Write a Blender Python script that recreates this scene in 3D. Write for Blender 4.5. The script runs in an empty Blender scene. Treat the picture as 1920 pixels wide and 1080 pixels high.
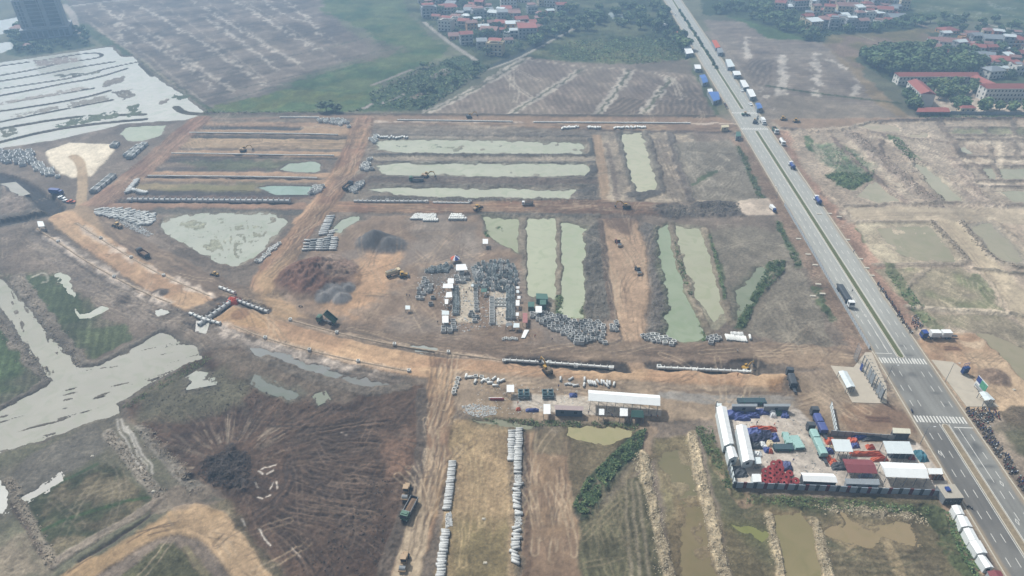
import bpy, bmesh, math, random
import numpy as np
from mathutils import Vector, Matrix

rnd = random.Random(7)
SC = bpy.context.scene
COL = SC.collection

# ------------------------------------------------------------------ camera
CAM_H, PITCH, FPX = 175.0, math.radians(34.8), 1280.0      # drone about 175 m up, 24 mm lens
cam_data = bpy.data.cameras.new('camera')
cam_data.sensor_width = 36.0
cam_data.lens = FPX / 1920.0 * 36.0
cam_data.clip_start, cam_data.clip_end = 1.0, 20000.0
cam = bpy.data.objects.new('camera', cam_data)
cam.location = (0, 0, CAM_H)
cam.rotation_euler = (math.pi / 2 - PITCH, 0, 0)
COL.objects.link(cam)
SC.camera = cam

# ------------------------------------------------------------------ sky, sun, exposure
SUN_EL, SUN_AZ = math.radians(50), math.radians(-42)       # azimuth from +Y towards +X: the sun stands far left
world = bpy.data.worlds.new('World')
SC.world = world
world.use_nodes = True
wn, wl = world.node_tree.nodes, world.node_tree.links
bg = wn['Background']
sky = wn.new('ShaderNodeTexSky')
sky.sky_type = 'NISHITA'
sky.sun_disc = False
sky.sun_elevation = SUN_EL
sky.sun_rotation = SUN_AZ
sky.air_density, sky.dust_density, sky.ozone_density = 1.0, 6.0, 1.0
hs = wn.new('ShaderNodeHueSaturation')
hs.inputs['Saturation'].default_value = 0.22                # a milky, overcast-bright sky
wl.new(sky.outputs[0], hs.inputs['Color'])
wl.new(hs.outputs[0], bg.inputs['Color'])
bg.inputs['Strength'].default_value = 0.08
sun_data = bpy.data.lights.new('sun', 'SUN')
sun_data.energy, sun_data.angle, sun_data.color = 3.8, math.radians(2.5), (1.0, 0.96, 0.90)
sun = bpy.data.objects.new('sun', sun_data)
sd = Vector((math.sin(SUN_AZ) * math.cos(SUN_EL), math.cos(SUN_AZ) * math.cos(SUN_EL), math.sin(SUN_EL)))
sun.rotation_euler = sd.to_track_quat('Z', 'Y').to_euler()
COL.objects.link(sun)
SC.view_settings.view_transform = 'Standard'
SC.view_settings.look = 'None'
SC.view_settings.gamma = 1.0
SC.view_settings.exposure = 0.40
SC.cycles.use_denoising = True
SC.cycles.max_bounces = 5
SC.cycles.diffuse_bounces = 2
SC.cycles.glossy_bounces = 2
SC.cycles.volume_bounces = 1
SC.cycles.transparent_max_bounces = 4
SC.cycles.use_adaptive_sampling = True

# ------------------------------------------------------------------ geometry of the site
SP, CP = math.sin(PITCH), math.cos(PITCH)
def P(px, py, z=0.0):
    """survey point: where a sight line of the photograph meets the plane at height z"""
    x = (px - 960.0) / FPX
    y = -(py - 540.0) / FPX
    t = (CAM_H - z) / (SP - y * CP)
    return (x * t, (y * SP + CP) * t)
def toPx(X, Y, z=0.0):
    d = Y * CP - (z - CAM_H) * SP
    return 960 + FPX * X / d, 540 - FPX * (Y * SP + (z - CAM_H) * CP) / d
def lin(c, k=0.62):
    out = []
    for v in c:
        v /= 255.0
        out.append(k * (v / 12.92 if v <= 0.04045 else ((v + 0.055) / 1.055) ** 2.4))
    return np.array(out)
def pts(s):
    return [tuple(float(v) for v in q.split(',')) for q in s.split()]

# ------------------------------------------------------------------ noise
def _hash(ix, iy, seed):
    h = (ix.astype(np.int64) * 374761393 + iy.astype(np.int64) * 668265263 + seed * 974711) & 0xffffffff
    h = ((h ^ (h >> 13)) * 1274126177) & 0xffffffff
    return ((h ^ (h >> 16)) & 0xffff) / 65535.0
def vnoise(x, y, seed=0):
    ix, iy = np.floor(x), np.floor(y)
    fx, fy = x - ix, y - iy
    fx, fy = fx * fx * (3 - 2 * fx), fy * fy * (3 - 2 * fy)
    a, b = _hash(ix, iy, seed), _hash(ix + 1, iy, seed)
    c, d = _hash(ix, iy + 1, seed), _hash(ix + 1, iy + 1, seed)
    return ((a + (b - a) * fx) * (1 - fy) + (c + (d - c) * fx) * fy) * 2 - 1
def fbm(x, y, scale, octv=3, seed=0):
    s, a, t = 0, 1.0, 0
    x, y = x / scale, y / scale
    for o in range(octv):
        s = s + a * vnoise(x + 17.3 * o, y - 9.1 * o, seed + o)
        t += a
        a *= 0.55
        x, y = x * 2.03, y * 2.03
    return s / t * 1.5

# ------------------------------------------------------------------ the ground grid (finer near, coarser far)
def grow(start, step, k, limit):
    out, v = [], start
    while abs(v) < limit:
        step *= k
        v += step
        out.append(v)
    return out
cx = list(np.arange(-180, 2100.1, 2.05))
cx = grow(-180, -2.05, 1.35, 6000)[::-1] + cx + grow(2100, 2.05, 1.35, 8000)
ry = list(np.arange(1130, -30.1, -1.85))
top = [-30 - v for v in grow(0, 1.85, 1.25, 308)]
ry = [1130 + v for v in grow(0, 4, 1.4, 1500)][::-1] + ry + [v for v in top if v > -340]
cx, ry = np.array(cx), np.array(ry)
NC, NR = len(cx), len(ry)
_xx = (cx - 960) / FPX
_yy = -(ry - 540) / FPX
_t = CAM_H / (SP - _yy * CP)
X = _t[:, None] * _xx[None, :]
Y = np.repeat(((_yy * SP + CP) * _t)[:, None], NC, 1)
PXg = np.repeat(cx[None, :], NR, 0)
PYg = np.repeat(ry[:, None], NC, 1)
N60 = fbm(X, Y, 60, 3, 1)
N20 = fbm(X, Y, 20, 3, 5)
N7 = fbm(X, Y, 7, 3, 11)
N2 = fbm(X, Y, 2.4, 2, 23)
N1 = fbm(X, Y, 0.9, 2, 31)
WX1, WY1 = fbm(X, Y, 5, 3, 41), fbm(X, Y, 5, 3, 47)
HGT = np.zeros_like(X)
SOIL = np.zeros(X.shape + (3,))
WET = np.full(X.shape, 0.92)
RID = np.zeros(X.shape, np.int32)
REG = ['ground']

def slc(p, margin_m):
    a = np.array(p)
    ym = a[:, 1].min()
    mpp = 1.0 / max(FPX / max(P(960, max(ym - 20, -300))[1], 1) , .02) if False else P(961, max(ym - 10, -300))[0]
    mx = margin_m / mpp + 12
    i0, i1 = np.searchsorted(cx, [a[:, 0].min() - mx, a[:, 0].max() + mx])
    r0 = np.searchsorted(-ry, -(a[:, 1].max() + mx))
    r1 = np.searchsorted(-ry, -(a[:, 1].min() - mx))
    return slice(r0, max(r1, r0 + 1)), slice(i0, max(i1, i0 + 1))

def seg_dist(xs, ys, w, closed):
    """unsigned distance, inside flag, signed offset and station along a polyline"""
    best = np.full(xs.shape, 1e9)
    off = np.zeros(xs.shape)
    sta = np.zeros(xs.shape)
    inside = np.zeros(xs.shape, bool)
    n = len(w)
    L = 0.0
    for i in range(n if closed else n - 1):
        (ax, ay), (bx, by) = w[i], w[(i + 1) % n]
        dx, dy = bx - ax, by - ay
        l2 = dx * dx + dy * dy + 1e-9
        l = math.sqrt(l2)
        t = np.clip(((xs - ax) * dx + (ys - ay) * dy) / l2, 0, 1)
        ex, ey = xs - ax - t * dx, ys - ay - t * dy
        d = np.hypot(ex, ey)
        k = d < best
        best = np.where(k, d, best)
        if closed:
            if ay != by:
                c = ((ay > ys) != (by > ys)) & (xs < dx * (ys - ay) / dy + ax)
                inside ^= c
        else:
            off = np.where(k, (xs - ax) * (-dy / l) + (ys - ay) * (dx / l), off)
            sta = np.where(k, L + t * l, sta)
        L += l
    return best, inside, off, sta
def sm(a):
    a = np.clip(a, 0, 1)
    return a * a * (3 - 2 * a)
def smooth_line(p, n=3):
    for _ in range(n):
        q = [p[0]]
        for a, b in zip(p, p[1:]):
            q += [(a[0] * .75 + b[0] * .25, a[1] * .75 + b[1] * .25), (a[0] * .25 + b[0] * .75, a[1] * .25 + b[1] * .75)]
        p = q + [p[-1]]
    return p

def _apply(sl, m, name, col, h, add, mot, wet, fine, bump, col2, mix2, stripe, off=None, sta=None, streak=0):
    n20, n7, n2, n1 = N20[sl], N7[sl], N2[sl], N1[sl]
    if col is not None:
        c = np.ones(m.shape + (3,)) * lin(col)
        if col2 is not None:
            k = sm(0.5 + mix2[1] * ((n20 if mix2[0] == 20 else n7 if mix2[0] == 7 else n2 if mix2[0] == 2 else N60[sl]) + mix2[2]))
            if len(mix2) > 3:
                k = k * mix2[3]
            c = c + (lin(col2) - lin(col)) * k[..., None]
        v = 1 + mot * (0.6 * n20 + 0.5 * n7) + fine * (0.6 * n2 + 0.4 * n1)
        if stripe is not None:
            ang, sp, amp, wob = stripe[:4]
            a = math.radians(ang)
            u = -X[sl] * math.sin(a) + Y[sl] * math.cos(a) + wob * n20 + wob * .25 * n7
            w = np.clip(np.sin(u * 2 * math.pi / sp), -.35, 1) * 1.25
            v = v + 1.5 * amp * w * (0.75 + 0.5 * n7)
            if len(stripe) > 4 and h is None:
                HGT[sl] += m * stripe[4] * w
        if streak and off is not None:
            s1 = fbm(off + 0.25 * n7, sta * 0.035, 0.8, 2, 77) + 0.6 * fbm(off, sta * 0.02, 2.6, 2, 78)
            v = v + streak * s1
        SOIL[sl] += (c * np.clip(v, .25, 2)[..., None] - SOIL[sl]) * m[..., None]
        WET[sl] += (wet - WET[sl]) * m
    if h is not None:
        HGT[sl] += (h - HGT[sl]) * m
    if add:
        HGT[sl] += add * m
    if bump:
        HGT[sl] += bump * m * (0.5 * n7 + 0.6 * n2 + 0.35 * n1)
    if name:
        if name not in REG:
            REG.append(name)
        RID[sl] = np.where(m > 0.5, REG.index(name), RID[sl])

def area(name, s, col, h=None, add=0, rag=1.2, fe=1.0, mot=.14, wet=.92, fine=.10, bump=0, col2=None, mix2=(20, 1.0, 0), stripe=None, op=1.0):
    p = pts(s) if isinstance(s, str) else s
    sl = slc(p, fe + rag * 2 + 2)
    w = [P(*q) for q in p]
    xs, ys = X[sl] + rag * WX1[sl], Y[sl] + rag * WY1[sl]
    d, ins, _, _ = seg_dist(xs, ys, w, True)
    d = np.where(ins, -d, d)
    m = sm(0.5 - d / (2 * fe)) * op
    _apply(sl, m, name, col, h, add, mot, wet, fine, bump, col2, mix2, stripe)

def path(name, s, w, col, h=None, add=0, rag=.5, fe=.6, mot=.12, wet=.92, fine=.08, bump=0, col2=None, mix2=(20, 1.0, 0), streak=0, op=1.0, sm_n=2, gap=None):
    p = pts(s) if isinstance(s, str) else list(s)
    if sm_n:
        p = smooth_line(p, sm_n)
    sl = slc(p, w + fe + rag * 2 + 2)
    wp = [P(*q) for q in p]
    xs, ys = X[sl] + rag * WX1[sl], Y[sl] + rag * WY1[sl]
    d, _, off, sta = seg_dist(xs, ys, wp, False)
    m = sm(0.5 - (d - w / 2) / (2 * fe)) * op
    if gap is not None:
        m = m * sm(0.5 + 2.2 * (N7[sl] + gap))
    _apply(sl, m, name, col, h, add, mot, wet, fine, bump, col2, mix2, None, off, sta, streak)

def mound(s, r, hh, col, k=1.0, ex=1.0, name=None, wet=.95, fine=.12, bump=.15, col2=None):
    """a tipped heap: a cone with a rounded top, added to the ground"""
    p = pts(s)[0]
    sl = slc([p], r * 1.6 * max(1, ex))
    x0, y0 = P(*p)
    d = np.hypot((X[sl] - x0) / ex, Y[sl] - y0) / r + 0.10 * N7[sl] + .05 * N2[sl]
    m = sm((1.0 - d) * 3)
    HGT[sl] = np.where(d < 1, np.maximum(HGT[sl], hh * np.clip(1.0 - d, 0, 1) ** k * (1 + .08 * N2[sl])), HGT[sl])
    _apply(sl, m, name, col, None, 0, .08, wet, fine, bump, col2, (7, 1, 0), None)

WATER = []
def pond(name, s, col, depth=.9, level=-.32, fe=1.6, rag=1.6, bank=None, rough=.18, ripple=.3, bed=.18, bed_add=0, chop=None):
    """dig a basin with an uneven shore and remember a sheet of water for it"""
    p = pts(s)
    if bank is not None:
        area(None, s, bank, rag=rag * 1.2, fe=fe * 1.2, add=0)
        sl = slc(p, 14)
        w = [P(*q) for q in p]
        d, ins, _, _ = seg_dist(X[sl] + rag * WX1[sl], Y[sl] + rag * WY1[sl], w, True)
        d = np.where(ins, -d, d)
        m = sm(1 - np.clip(d, 0, 9) / 4.0)
        SOIL[sl] += (lin(bank) * (1 + .2 * N7[sl] + .15 * N2[sl])[..., None] - SOIL[sl]) * m[..., None]
    area('pond_bed', s, bank or (120, 115, 100), h=-depth, rag=rag, fe=fe, bump=bed)
    if bed_add:
        sl = slc(p, 4)
        xs, ys = X[sl], Y[sl]
        d, ins, _, _ = seg_dist(xs, ys, [P(*q) for q in p], True)
        n = N7[sl] if chop is None else fbm(*rot(xs, ys, chop[0], chop[1]), chop[2], 3, 91)
        HGT[sl] += ins * np.clip(n - .12, 0, 1) * bed_add
    WATER.append((name, p, col, level, rough, ripple))
def rot(xs, ys, ang, stretch):
    a = math.radians(ang)
    return (xs * math.cos(a) + ys * math.sin(a)) / stretch, -xs * math.sin(a) + ys * math.cos(a)

def tracks(lines, w=.5, col=(200, 190, 170), gauge=1.9, op=.5, add=0, jitter=0):
    for s in lines:
        p = smooth_line(pts(s) if isinstance(s, str) else s, 3)
        wp = [P(*q) for q in p]
        sl = slc(p, 4)
        d, _, off, sta = seg_dist(X[sl] + .35 * WX1[sl], Y[sl] + .35 * WY1[sl], wp, False)
        d = np.abs(d - gauge / 2) if gauge else d
        m = sm(0.5 - (d - w / 2) / .5) * op * sm(.9 + N7[sl])
        SOIL[sl] += (lin(col) - SOIL[sl]) * m[..., None]
        if add:
            HGT[sl] += add * m
# ================================================================== THE GROUND, painted and shaped from far to near
EARTH, TAN, OCHRE, MUD, DARK = (146, 128, 108), (178, 152, 120), (190, 158, 116), (132, 124, 112), (84, 74, 68)
GREY, GREEN, LUSH, OLIVE, REDD = (150, 142, 128), (92, 108, 74), (70, 100, 62), (112, 108, 80), (142, 104, 82)
SILT = (186, 178, 156)
_all = '-9000,-348 12000,-348 12000,3000 -9000,3000'
SOIL[:] = lin((138, 124, 108)) * (1 + .16 * N60 + .14 * N20 + .12 * N7 + .08 * N2)[..., None]
_far = sm((230 - PYg) / 30)
SOIL[:] += (lin((118, 122, 92)) * (1 + .25 * N60 + .15 * N20)[..., None] - SOIL) * _far[..., None]
HGT += .12 * N7 + .06 * N2
_rs = sm((PXg - 1277 - .685 * PYg) / 20) * sm((PYg - 215) / 10)
SOIL[:] += (lin((170, 154, 132)) * (1 + .12 * N20 + .14 * N7 + .1 * N2)[..., None] - SOIL) * _rs[..., None]

# ---- far left: stubble fields, flooded paddies
area('stubble_field', '110,-30 620,-30 610,20 690,85 700,100 600,130 540,150 500,175 430,195 385,212 335,175 262,120 215,88 150,40', (120, 110, 98), rag=4, fe=2, mot=.22, col2=(140, 128, 114), mix2=(20, 1.2, 0), stripe=(38, 9, .10, 3))
for q in ['185,8 250,60 330,110 400,165', '260,10 330,50 420,105 500,160', '345,-10 420,38 480,75 560,120', '420,-10 480,25 540,62 600,95', '490,-5 520,25 590,45', '530,-5 560,22 585,40 595,52', '230,25 215,60 240,85', '280,60 360,120 440,170', '380,30 470,90 520,130', '590,60 660,95 680,100']:
    path(None, q, 3.5, (214, 206, 190), rag=4, fe=1.8, op=.85, gap=.35)
for q in ['130,12 200,3 330,-10', '120,8 140,28 142,45']:
    path(None, q, 5, (206, 200, 190), rag=.5)
for q in ['150,48 215,88 262,120 335,178 386,212']:
    path('field_bank', q, 12, (92, 112, 76), rag=2, fe=2, add=.6, bump=.5)
    path(None, '165,40 225,85 275,118 345,178', 3, (190, 176, 158), rag=2, op=.7)
for q in ['150,60 260,30 420,-20', '190,95 330,50 520,-10', '230,120 380,70 590,10', '270,140 430,95 640,45', '310,165 480,120 690,70', '345,190 520,150 700,110', '430,200 520,175 640,150']:
    path(None, q, 1.8, (92, 92, 78), rag=1.5, op=.8)
for q in ['160,20 260,90 380,190', '215,10 330,90 440,175', '300,5 400,75 500,150', '385,0 470,60 570,130', '455,0 540,50 640,115']:
    path(None, q, 1.6, (190, 180, 162), rag=2.0, op=.7, gap=.5)
area('green_field', '620,-30 740,-30 780,40 800,62 850,95 835,104 760,138 722,155 690,205 640,210 386,212 430,197 500,178 540,165 560,150 640,128 700,112 720,95 690,60 600,20', (82, 118, 66), rag=6, fe=3, mot=.2, col2=(104, 124, 72), mix2=(20, 1.4, .1), stripe=(33, 60, .05, 4))
area('green_field', '386,212 400,200 500,176 560,165 680,170 690,205', (112, 128, 62), rag=5, fe=4, mot=.2, col2=(86, 116, 66), mix2=(20, 1.5, 0))
area(None, '640,62 720,80 760,95 700,115 650,110 600,95', (130, 118, 104), rag=8, fe=5, op=.75)
for q in ['600,35 690,25 750,35', '610,92 720,60 790,62', '640,112 760,85 830,98', '420,190 560,150 700,118', '540,165 640,172 690,178']:
    path(None, q, 1.6, (74, 96, 62), rag=2, op=.7)
area('garden_plot', '672,208 722,166 850,106 885,102 925,118 900,132 860,152 800,207', (86, 106, 66), rag=3, fe=2, mot=.3, col2=(66, 92, 58), mix2=(7, 1.5, 0), bump=.5)
for q in ['698,160 730,147 770,131', '808,143 838,130', '720,193 755,178', '683,203 696,196']:
    path(None, q, 3, (176, 166, 160), rag=.8)
area(None, '768,182 790,172 805,176 775,188', (150, 132, 112))
area(None, '808,143 830,130 845,134 820,148', (160, 146, 128))
# flooded paddies on the far left
for nm, q in [('pond', '-200,146 0,117 210,87 225,105 250,106 264,121 300,150 336,172 386,211 345,224 300,226 225,231 195,241 100,261 0,277 -200,310')]:
    pond('flooded_paddy', q, (226, 226, 216), depth=1.0, bank=(140, 132, 118), rough=.12, rag=.8)
pond('flooded_paddy', '-150,44 0,38 34,32 38,50 0,64 -150,80', (225, 228, 222), rough=.12)
pond('flooded_paddy', '-150,90 0,80 24,78 30,88 0,99 -150,120', (225, 228, 222), rough=.12)
_bk = (128, 124, 104)
for q, w in [('0,123 60,115 120,105 180,97 194,103 180,109 120,116 70,129 0,141', 3), ('-60,160 0,152 90,137 150,125 215,115', 3), ('0,166 60,157 135,146 190,130 235,120 256,116', 2.6),
             ('0,179 60,168 120,156 180,146 238,128', 3), ('0,195 90,180 175,165', 3), ('0,208 90,195 170,180 206,169', 3.2), ('0,228 110,206 210,187', 3), ('0,241 80,227 160,216 270,214', 4), ('0,266 90,244 180,231 272,223', 4), ('330,200 345,212 385,213', 5), ('262,120 285,142', 3)]:
    path('paddy_bank', q, w * 1.1, (98, 94, 80), h=.4, rag=.3, fe=1.6, bump=.05)
for q, c in [('185,161 195,148 235,140 237,153 195,163', (146, 138, 124)), ('207,171 250,165 256,180 230,187', (138, 132, 118)), ('235,198 262,192 272,213 240,219', (98, 112, 78)), ('92,236 140,221 222,203 225,219 110,239', (100, 114, 80)),
             ('0,240 35,239 41,250 0,260', (112, 116, 92)), ('297,188 320,182 326,190 305,197', (150, 142, 130)), ('50,113 140,104 145,115 70,126', (168, 156, 146)), ('100,139 180,132 185,138 110,145', (120, 122, 100)), ('330,172 352,180 340,188 322,185', (92, 112, 78)), ('10,216 105,196 112,204 20,222', (170, 166, 152)), ('120,192 205,176 212,186 125,203', (160, 156, 142)), ('0,190 160,160 170,166 0,197', (178, 172, 160))]:
    area('mud_flat', q, c, h=-.22, rag=3, fe=2, bump=.25)
pond('pond', '225,250 240,238 312,235 305,250 290,257 262,264 240,264', (196, 204, 180), bank=(132, 122, 108))
# office grounds and the village fringes
area('lawn', '18,62 130,42 150,70 182,86 110,98 40,106 12,104', (76, 96, 62), rag=2, mot=.3, bump=.3)
path(None, '122,12 135,28 142,45 146,62', 6, (196, 186, 172))
area(None, '28,55 42,52 45,68 30,70', (200, 182, 164))
area('village_ground', '735,-60 1246,-60 1292,112 1210,120 1000,112 962,102 915,122 890,112 800,52 765,18', (74, 92, 58), rag=3, mot=.35, col2=(104, 112, 76), mix2=(20, 1.4, -.1), bump=.6)
area('meadow', '1000,110 1030,84 1120,78 1230,70 1282,80 1292,114 1210,121 1080,117', (88, 108, 64), rag=4, fe=2, mot=.3, col2=(110, 116, 72), mix2=(20, 1.6, 0), bump=.5)
pond('village_pond', '1140,24 1160,22 1172,32 1150,36', (170, 178, 168), bank=(80, 96, 64))
path('village_lane', '796,42 820,62 840,78 868,97 892,113', 4.5, (186, 180, 168), h=.1, rag=.5)
path('canal', '1070,50 1000,88 960,110 912,126', 7, (60, 74, 66), h=-.5, rag=.5)
path('village_lane', '1080,52 1004,92 964,113 916,130', 3.5, (178, 174, 162), h=.1)
# fields beside the main road, far part
area('stubble_field', '798,214 930,140 960,124 985,107 1082,118 1192,121 1286,137 1302,142 1337,216', (146, 130, 114), rag=2, fe=1.5, mot=.18, col2=(150, 136, 118), mix2=(20, 1.4, 0), stripe=(100, 4.2, .18, 2))
area('stubble_field', '1190,118 1290,112 1300,140 1200,130', (132, 120, 102), rag=2)
area(None, '1130,213 1160,182 1210,186 1200,214', (122, 108, 92), stripe=(52, 4.5, .28, 2.5))
area(None, '1212,214 1225,186 1330,186 1337,215', (128, 114, 98), stripe=(75, 4.5, .28, 2.5))
area(None, '1245,180 1240,158 1290,150 1325,190', (130, 116, 100), stripe=(95, 4.8, .22, 3))
for q in ['955,215 1040,163 1090,130', '1120,215 1170,150 1180,132', '1205,212 1240,170 1258,146', '800,212 905,160 985,110']:
    path(None, q, 2.6, (108, 112, 78), rag=1.5, op=.9)
    path(None, ' '.join('%f,%f' % (a - 7, b) for a, b in pts(q)), 3, (214, 206, 190), rag=2, op=.8, gap=.5)
    path(None, ' '.join('%f,%f' % (a + 7, b) for a, b in pts(q)), 3, (214, 206, 190), rag=2, op=.8, gap=.5)
tracks(['940,130 962,160 995,182', '960,135 960,190', '958,150 972,170 965,192', '985,112 1080,124 1180,130 1260,142 1285,180', '962,128 1010,152', '1262,148 1275,185'], w=1.2, gauge=3, col=(206, 196, 176), op=.8)
area('stubble_field', '1318,36 1400,42 1442,72 1482,74 1542,80 1612,132 1642,160 1702,222 1448,223 1425,190 1332,60', (146, 132, 116), rag=3, fe=2, mot=.2, col2=(150, 138, 122), mix2=(20, 1.3, 0), stripe=(178, 5, .12, 2))
for q in ['1462,100 1466,150 1446,208', '1468,100 1474,148 1456,210', '1524,100 1528,150 1522,210', '1534,100 1532,170 1526,215', '1545,108 1590,130', '1400,90 1420,150 1440,185', '1400,70 1398,110', '1610,148 1600,178']:
    path(None, q, 4, (218, 210, 196), rag=3, fe=1.5, op=.9, gap=.45)
area(None, '1400,110 1450,112 1445,165 1410,160', (134, 122, 108), stripe=(60, 4.5, .25, 3))
area(None, '1440,178 1520,180 1640,206 1690,222 1450,222', (150, 138, 120), rag=3)
area('green_field', '1358,30 1440,35 1500,60 1528,76 1482,75 1440,73 1400,45', (88, 120, 66), rag=3, mot=.2)
area('village_ground', '1300,-60 1720,-60 1712,20 1740,48 1690,60 1580,62 1540,80 1440,50 1360,28 1320,30', (74, 94, 58), rag=3, mot=.3, bump=.6)
area('green_field', '1670,-60 2400,-60 2400,70 1920,58 1840,40 1760,44 1712,20', (84, 112, 68), rag=4, mot=.25, col2=(112, 124, 84), mix2=(20, 1.5, 0))
for q in ['1740,20 1760,10 1800,22 1900,30', '1850,5 1880,18 1910,14', '1700,12 1780,25 1850,36']:
    path(None, q, 6, (176, 184, 172), rag=8, op=.6, gap=.1)
path('village_lane', '1840,43 1880,52 1960,66', 4, (196, 190, 178))
path('village_lane', '1714,41 1740,52 1790,72', 4, (176, 150, 130))
area('barley_field', '1556,66 1640,62 1700,57 1742,52 1772,66 1740,84 1640,98 1612,130 1566,100 1545,84', (146, 134, 84), rag=3, fe=2, mot=.2, col2=(150, 128, 106), mix2=(20, 1.8, .1))
area(None, '1545,84 1566,100 1612,132 1640,160 1700,218 1690,222 1640,190 1600,140', (156, 136, 98), rag=3)
path(None, '1612,66 1640,76', 3, (180, 172, 140))
area('village_ground', '1738,62 1800,56 1960,58 2400,90 2400,215 1920,215 1722,216 1690,165 1600,112 1640,96 1740,86', (82, 98, 64), rag=2, mot=.3, bump=.4)
area('school_yard', '1722,190 1760,165 1850,165 1920,178 1960,180 1960,212 1722,214', (206, 192, 172), rag=1, mot=.1)
path('field_dyke', '1438,161 1500,171 1600,184 1688,194', 3.2, (84, 100, 66), add=.5, bump=.3)

# ---- the earth embankment along y = 215..245
area('dirt_road', '372,224 700,214 1336,217 1392,236 1400,252 1300,246 1100,243 900,236 640,232 372,240', (164, 138, 112), h=.35, rag=1.2, fe=1.5, mot=.12, col2=(140, 118, 98), mix2=(20, 1.2, 0))
path('field_bank', '386,213 700,215 1000,217 1336,219', 5, (108, 98, 84), add=.5, rag=1, bump=.3)
path(None, '700,229 1000,230 1200,231 1380,233', 2.5, (206, 192, 176), rag=1.5, gap=.5)
path(None, '800,241 1000,243 1380,249', 4, (112, 98, 86), rag=1.5)
area('dirt_road', '1440,224 1590,222 1700,221 1960,218 1960,224 1700,227 1610,234 1604,244 1540,250 1470,240', (158, 136, 114), h=.3, rag=1.5)
path('mud_bank', '1468,240 1530,248 1590,243 1606,232 1700,225 1960,221', 3, (104, 92, 80), add=.8, bump=.6, rag=1.5)

# ---- block of platforms on the left, between the two diagonal haul roads
area('building_plot', '376,226 664,222 640,290 615,345 566,396 186,388 240,345 330,266', (152, 132, 110), rag=1, mot=.16, col2=(128, 116, 100), mix2=(20, 1.5, 0), bump=.2)
for y0, x0, x1, c, w, hh in [(244, 352, 648, (176, 148, 116), 12, .3), (268, 332, 640, (182, 158, 124), 16, .25), (287, 310, 628, (182, 152, 118), 7, .4), (326, 276, 612, (184, 152, 120), 6, .4), (337, 250, 605, (166, 140, 112), 5, .3), (352, 258, 480, (160, 146, 110), 10, .1), (385, 195, 560, (160, 130, 106), 9, .35), (233, 390, 650, (170, 142, 114), 8, .3)]:
    path('dirt_road', [(x0, y0), ((x0 + x1) / 2, y0 + 1), (x1, y0 + 3)], w, c, h=hh, rag=1.2, fe=1.2, sm_n=0, streak=.08)
for y0, x0, x1, c, w, hh in [(256, 352, 648, (86, 78, 70), 4.5, -.7), (239, 372, 560, (84, 80, 76), 6, -.3), (294, 318, 630, (92, 82, 74), 3, -.6), (300, 300, 470, (96, 88, 80), 7, -.3), (317, 300, 610, (110, 98, 88), 5, -.2), (333, 276, 600, (96, 86, 76), 1.8, -.6), (362, 270, 600, (86, 78, 74), 7, -.4), (369, 220, 590, (120, 98, 84), 4, 0), (376, 214, 545, (84, 76, 70), 5, -.7), (396, 290, 560, (108, 104, 94), 7, -.1)]:
    path('ditch', [(x0, y0), ((x0 + x1) / 2, y0 + 1), (x1, y0 + 3)], w, c, h=hh, rag=1.2, fe=1.0, sm_n=0, bump=.25)
area(None, '330,303 480,300 560,300 545,316 400,318', (104, 116, 78), rag=4, fe=3, op=.8)
area(None, '380,342 500,344 480,360 300,356', (128, 128, 90), rag=4, fe=3, op=.7)
pond('pond', '528,316 545,306 590,303 602,310 598,320 560,323', (182, 196, 176), bank=(120, 112, 100), fe=1.2, rag=1.2)
pond('pond', '486,352 520,348 575,348 586,354 575,362 520,362', (168, 192, 180), bank=(110, 106, 96), fe=1.2, rag=1.2)

# ---- long ponds in the middle of the site
area('building_plot', '690,232 1120,244 1128,385 640,378 660,340 690,290', (146, 134, 116), rag=1, mot=.18, bump=.3)
for y0, c, w, hh in [(248, (132, 122, 108), 8, .1), (254, (104, 100, 92), 2.5, .6), (258, (164, 152, 132), 4, .2), (291, (100, 98, 92), 6, .8), (297, (172, 160, 138), 7, .3), (303, (110, 104, 96), 2.5, .5), (333, (104, 98, 90), 3.5, .7), (340, (118, 104, 92), 9, .4), (347, (110, 106, 96), 3, .6), (374, (108, 102, 94), 7, .8)]:
    path('mud_bank', [(700, y0), (850, y0 + 1), (1000, y0 + 2), (1118, y0 + 2)], w, c, h=hh, rag=1.3, fe=1.3, bump=.45, sm_n=0)
_wp = (208, 210, 188)
pond('pond', '704,264 830,262 1085,268 1093,276 1088,287 900,287 760,285 712,279', _wp, bank=(148, 146, 126), bed_add=.9)
pond('pond', '708,310 770,306 1103,308 1110,316 1104,327 960,330 820,327 722,325', _wp, bank=(146, 146, 128), bed_add=.8)
pond('pond', '696,355 760,351 1078,357 1098,364 1062,372 900,370 760,365', _wp, bank=(140, 136, 120))
area(None, '712,270 780,268 860,272 850,281 740,281', (128, 140, 112), h=-.22, rag=3, fe=3, op=.85)
area(None, '720,313 800,310 830,318 800,324 740,322', (132, 142, 112), h=-.22, rag=3, fe=3, op=.8)
path('mud_bank', '1108,262 1116,285 1105,291', 5, (96, 94, 88), h=.9, bump=.4)
path('mud_bank', '1108,306 1116,318 1105,331', 5, (96, 92, 88), h=.9, bump=.4)
area('mud_bank', '1085,352 1118,352 1122,380 1060,378', (104, 100, 94), h=.6, bump=.5)
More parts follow.
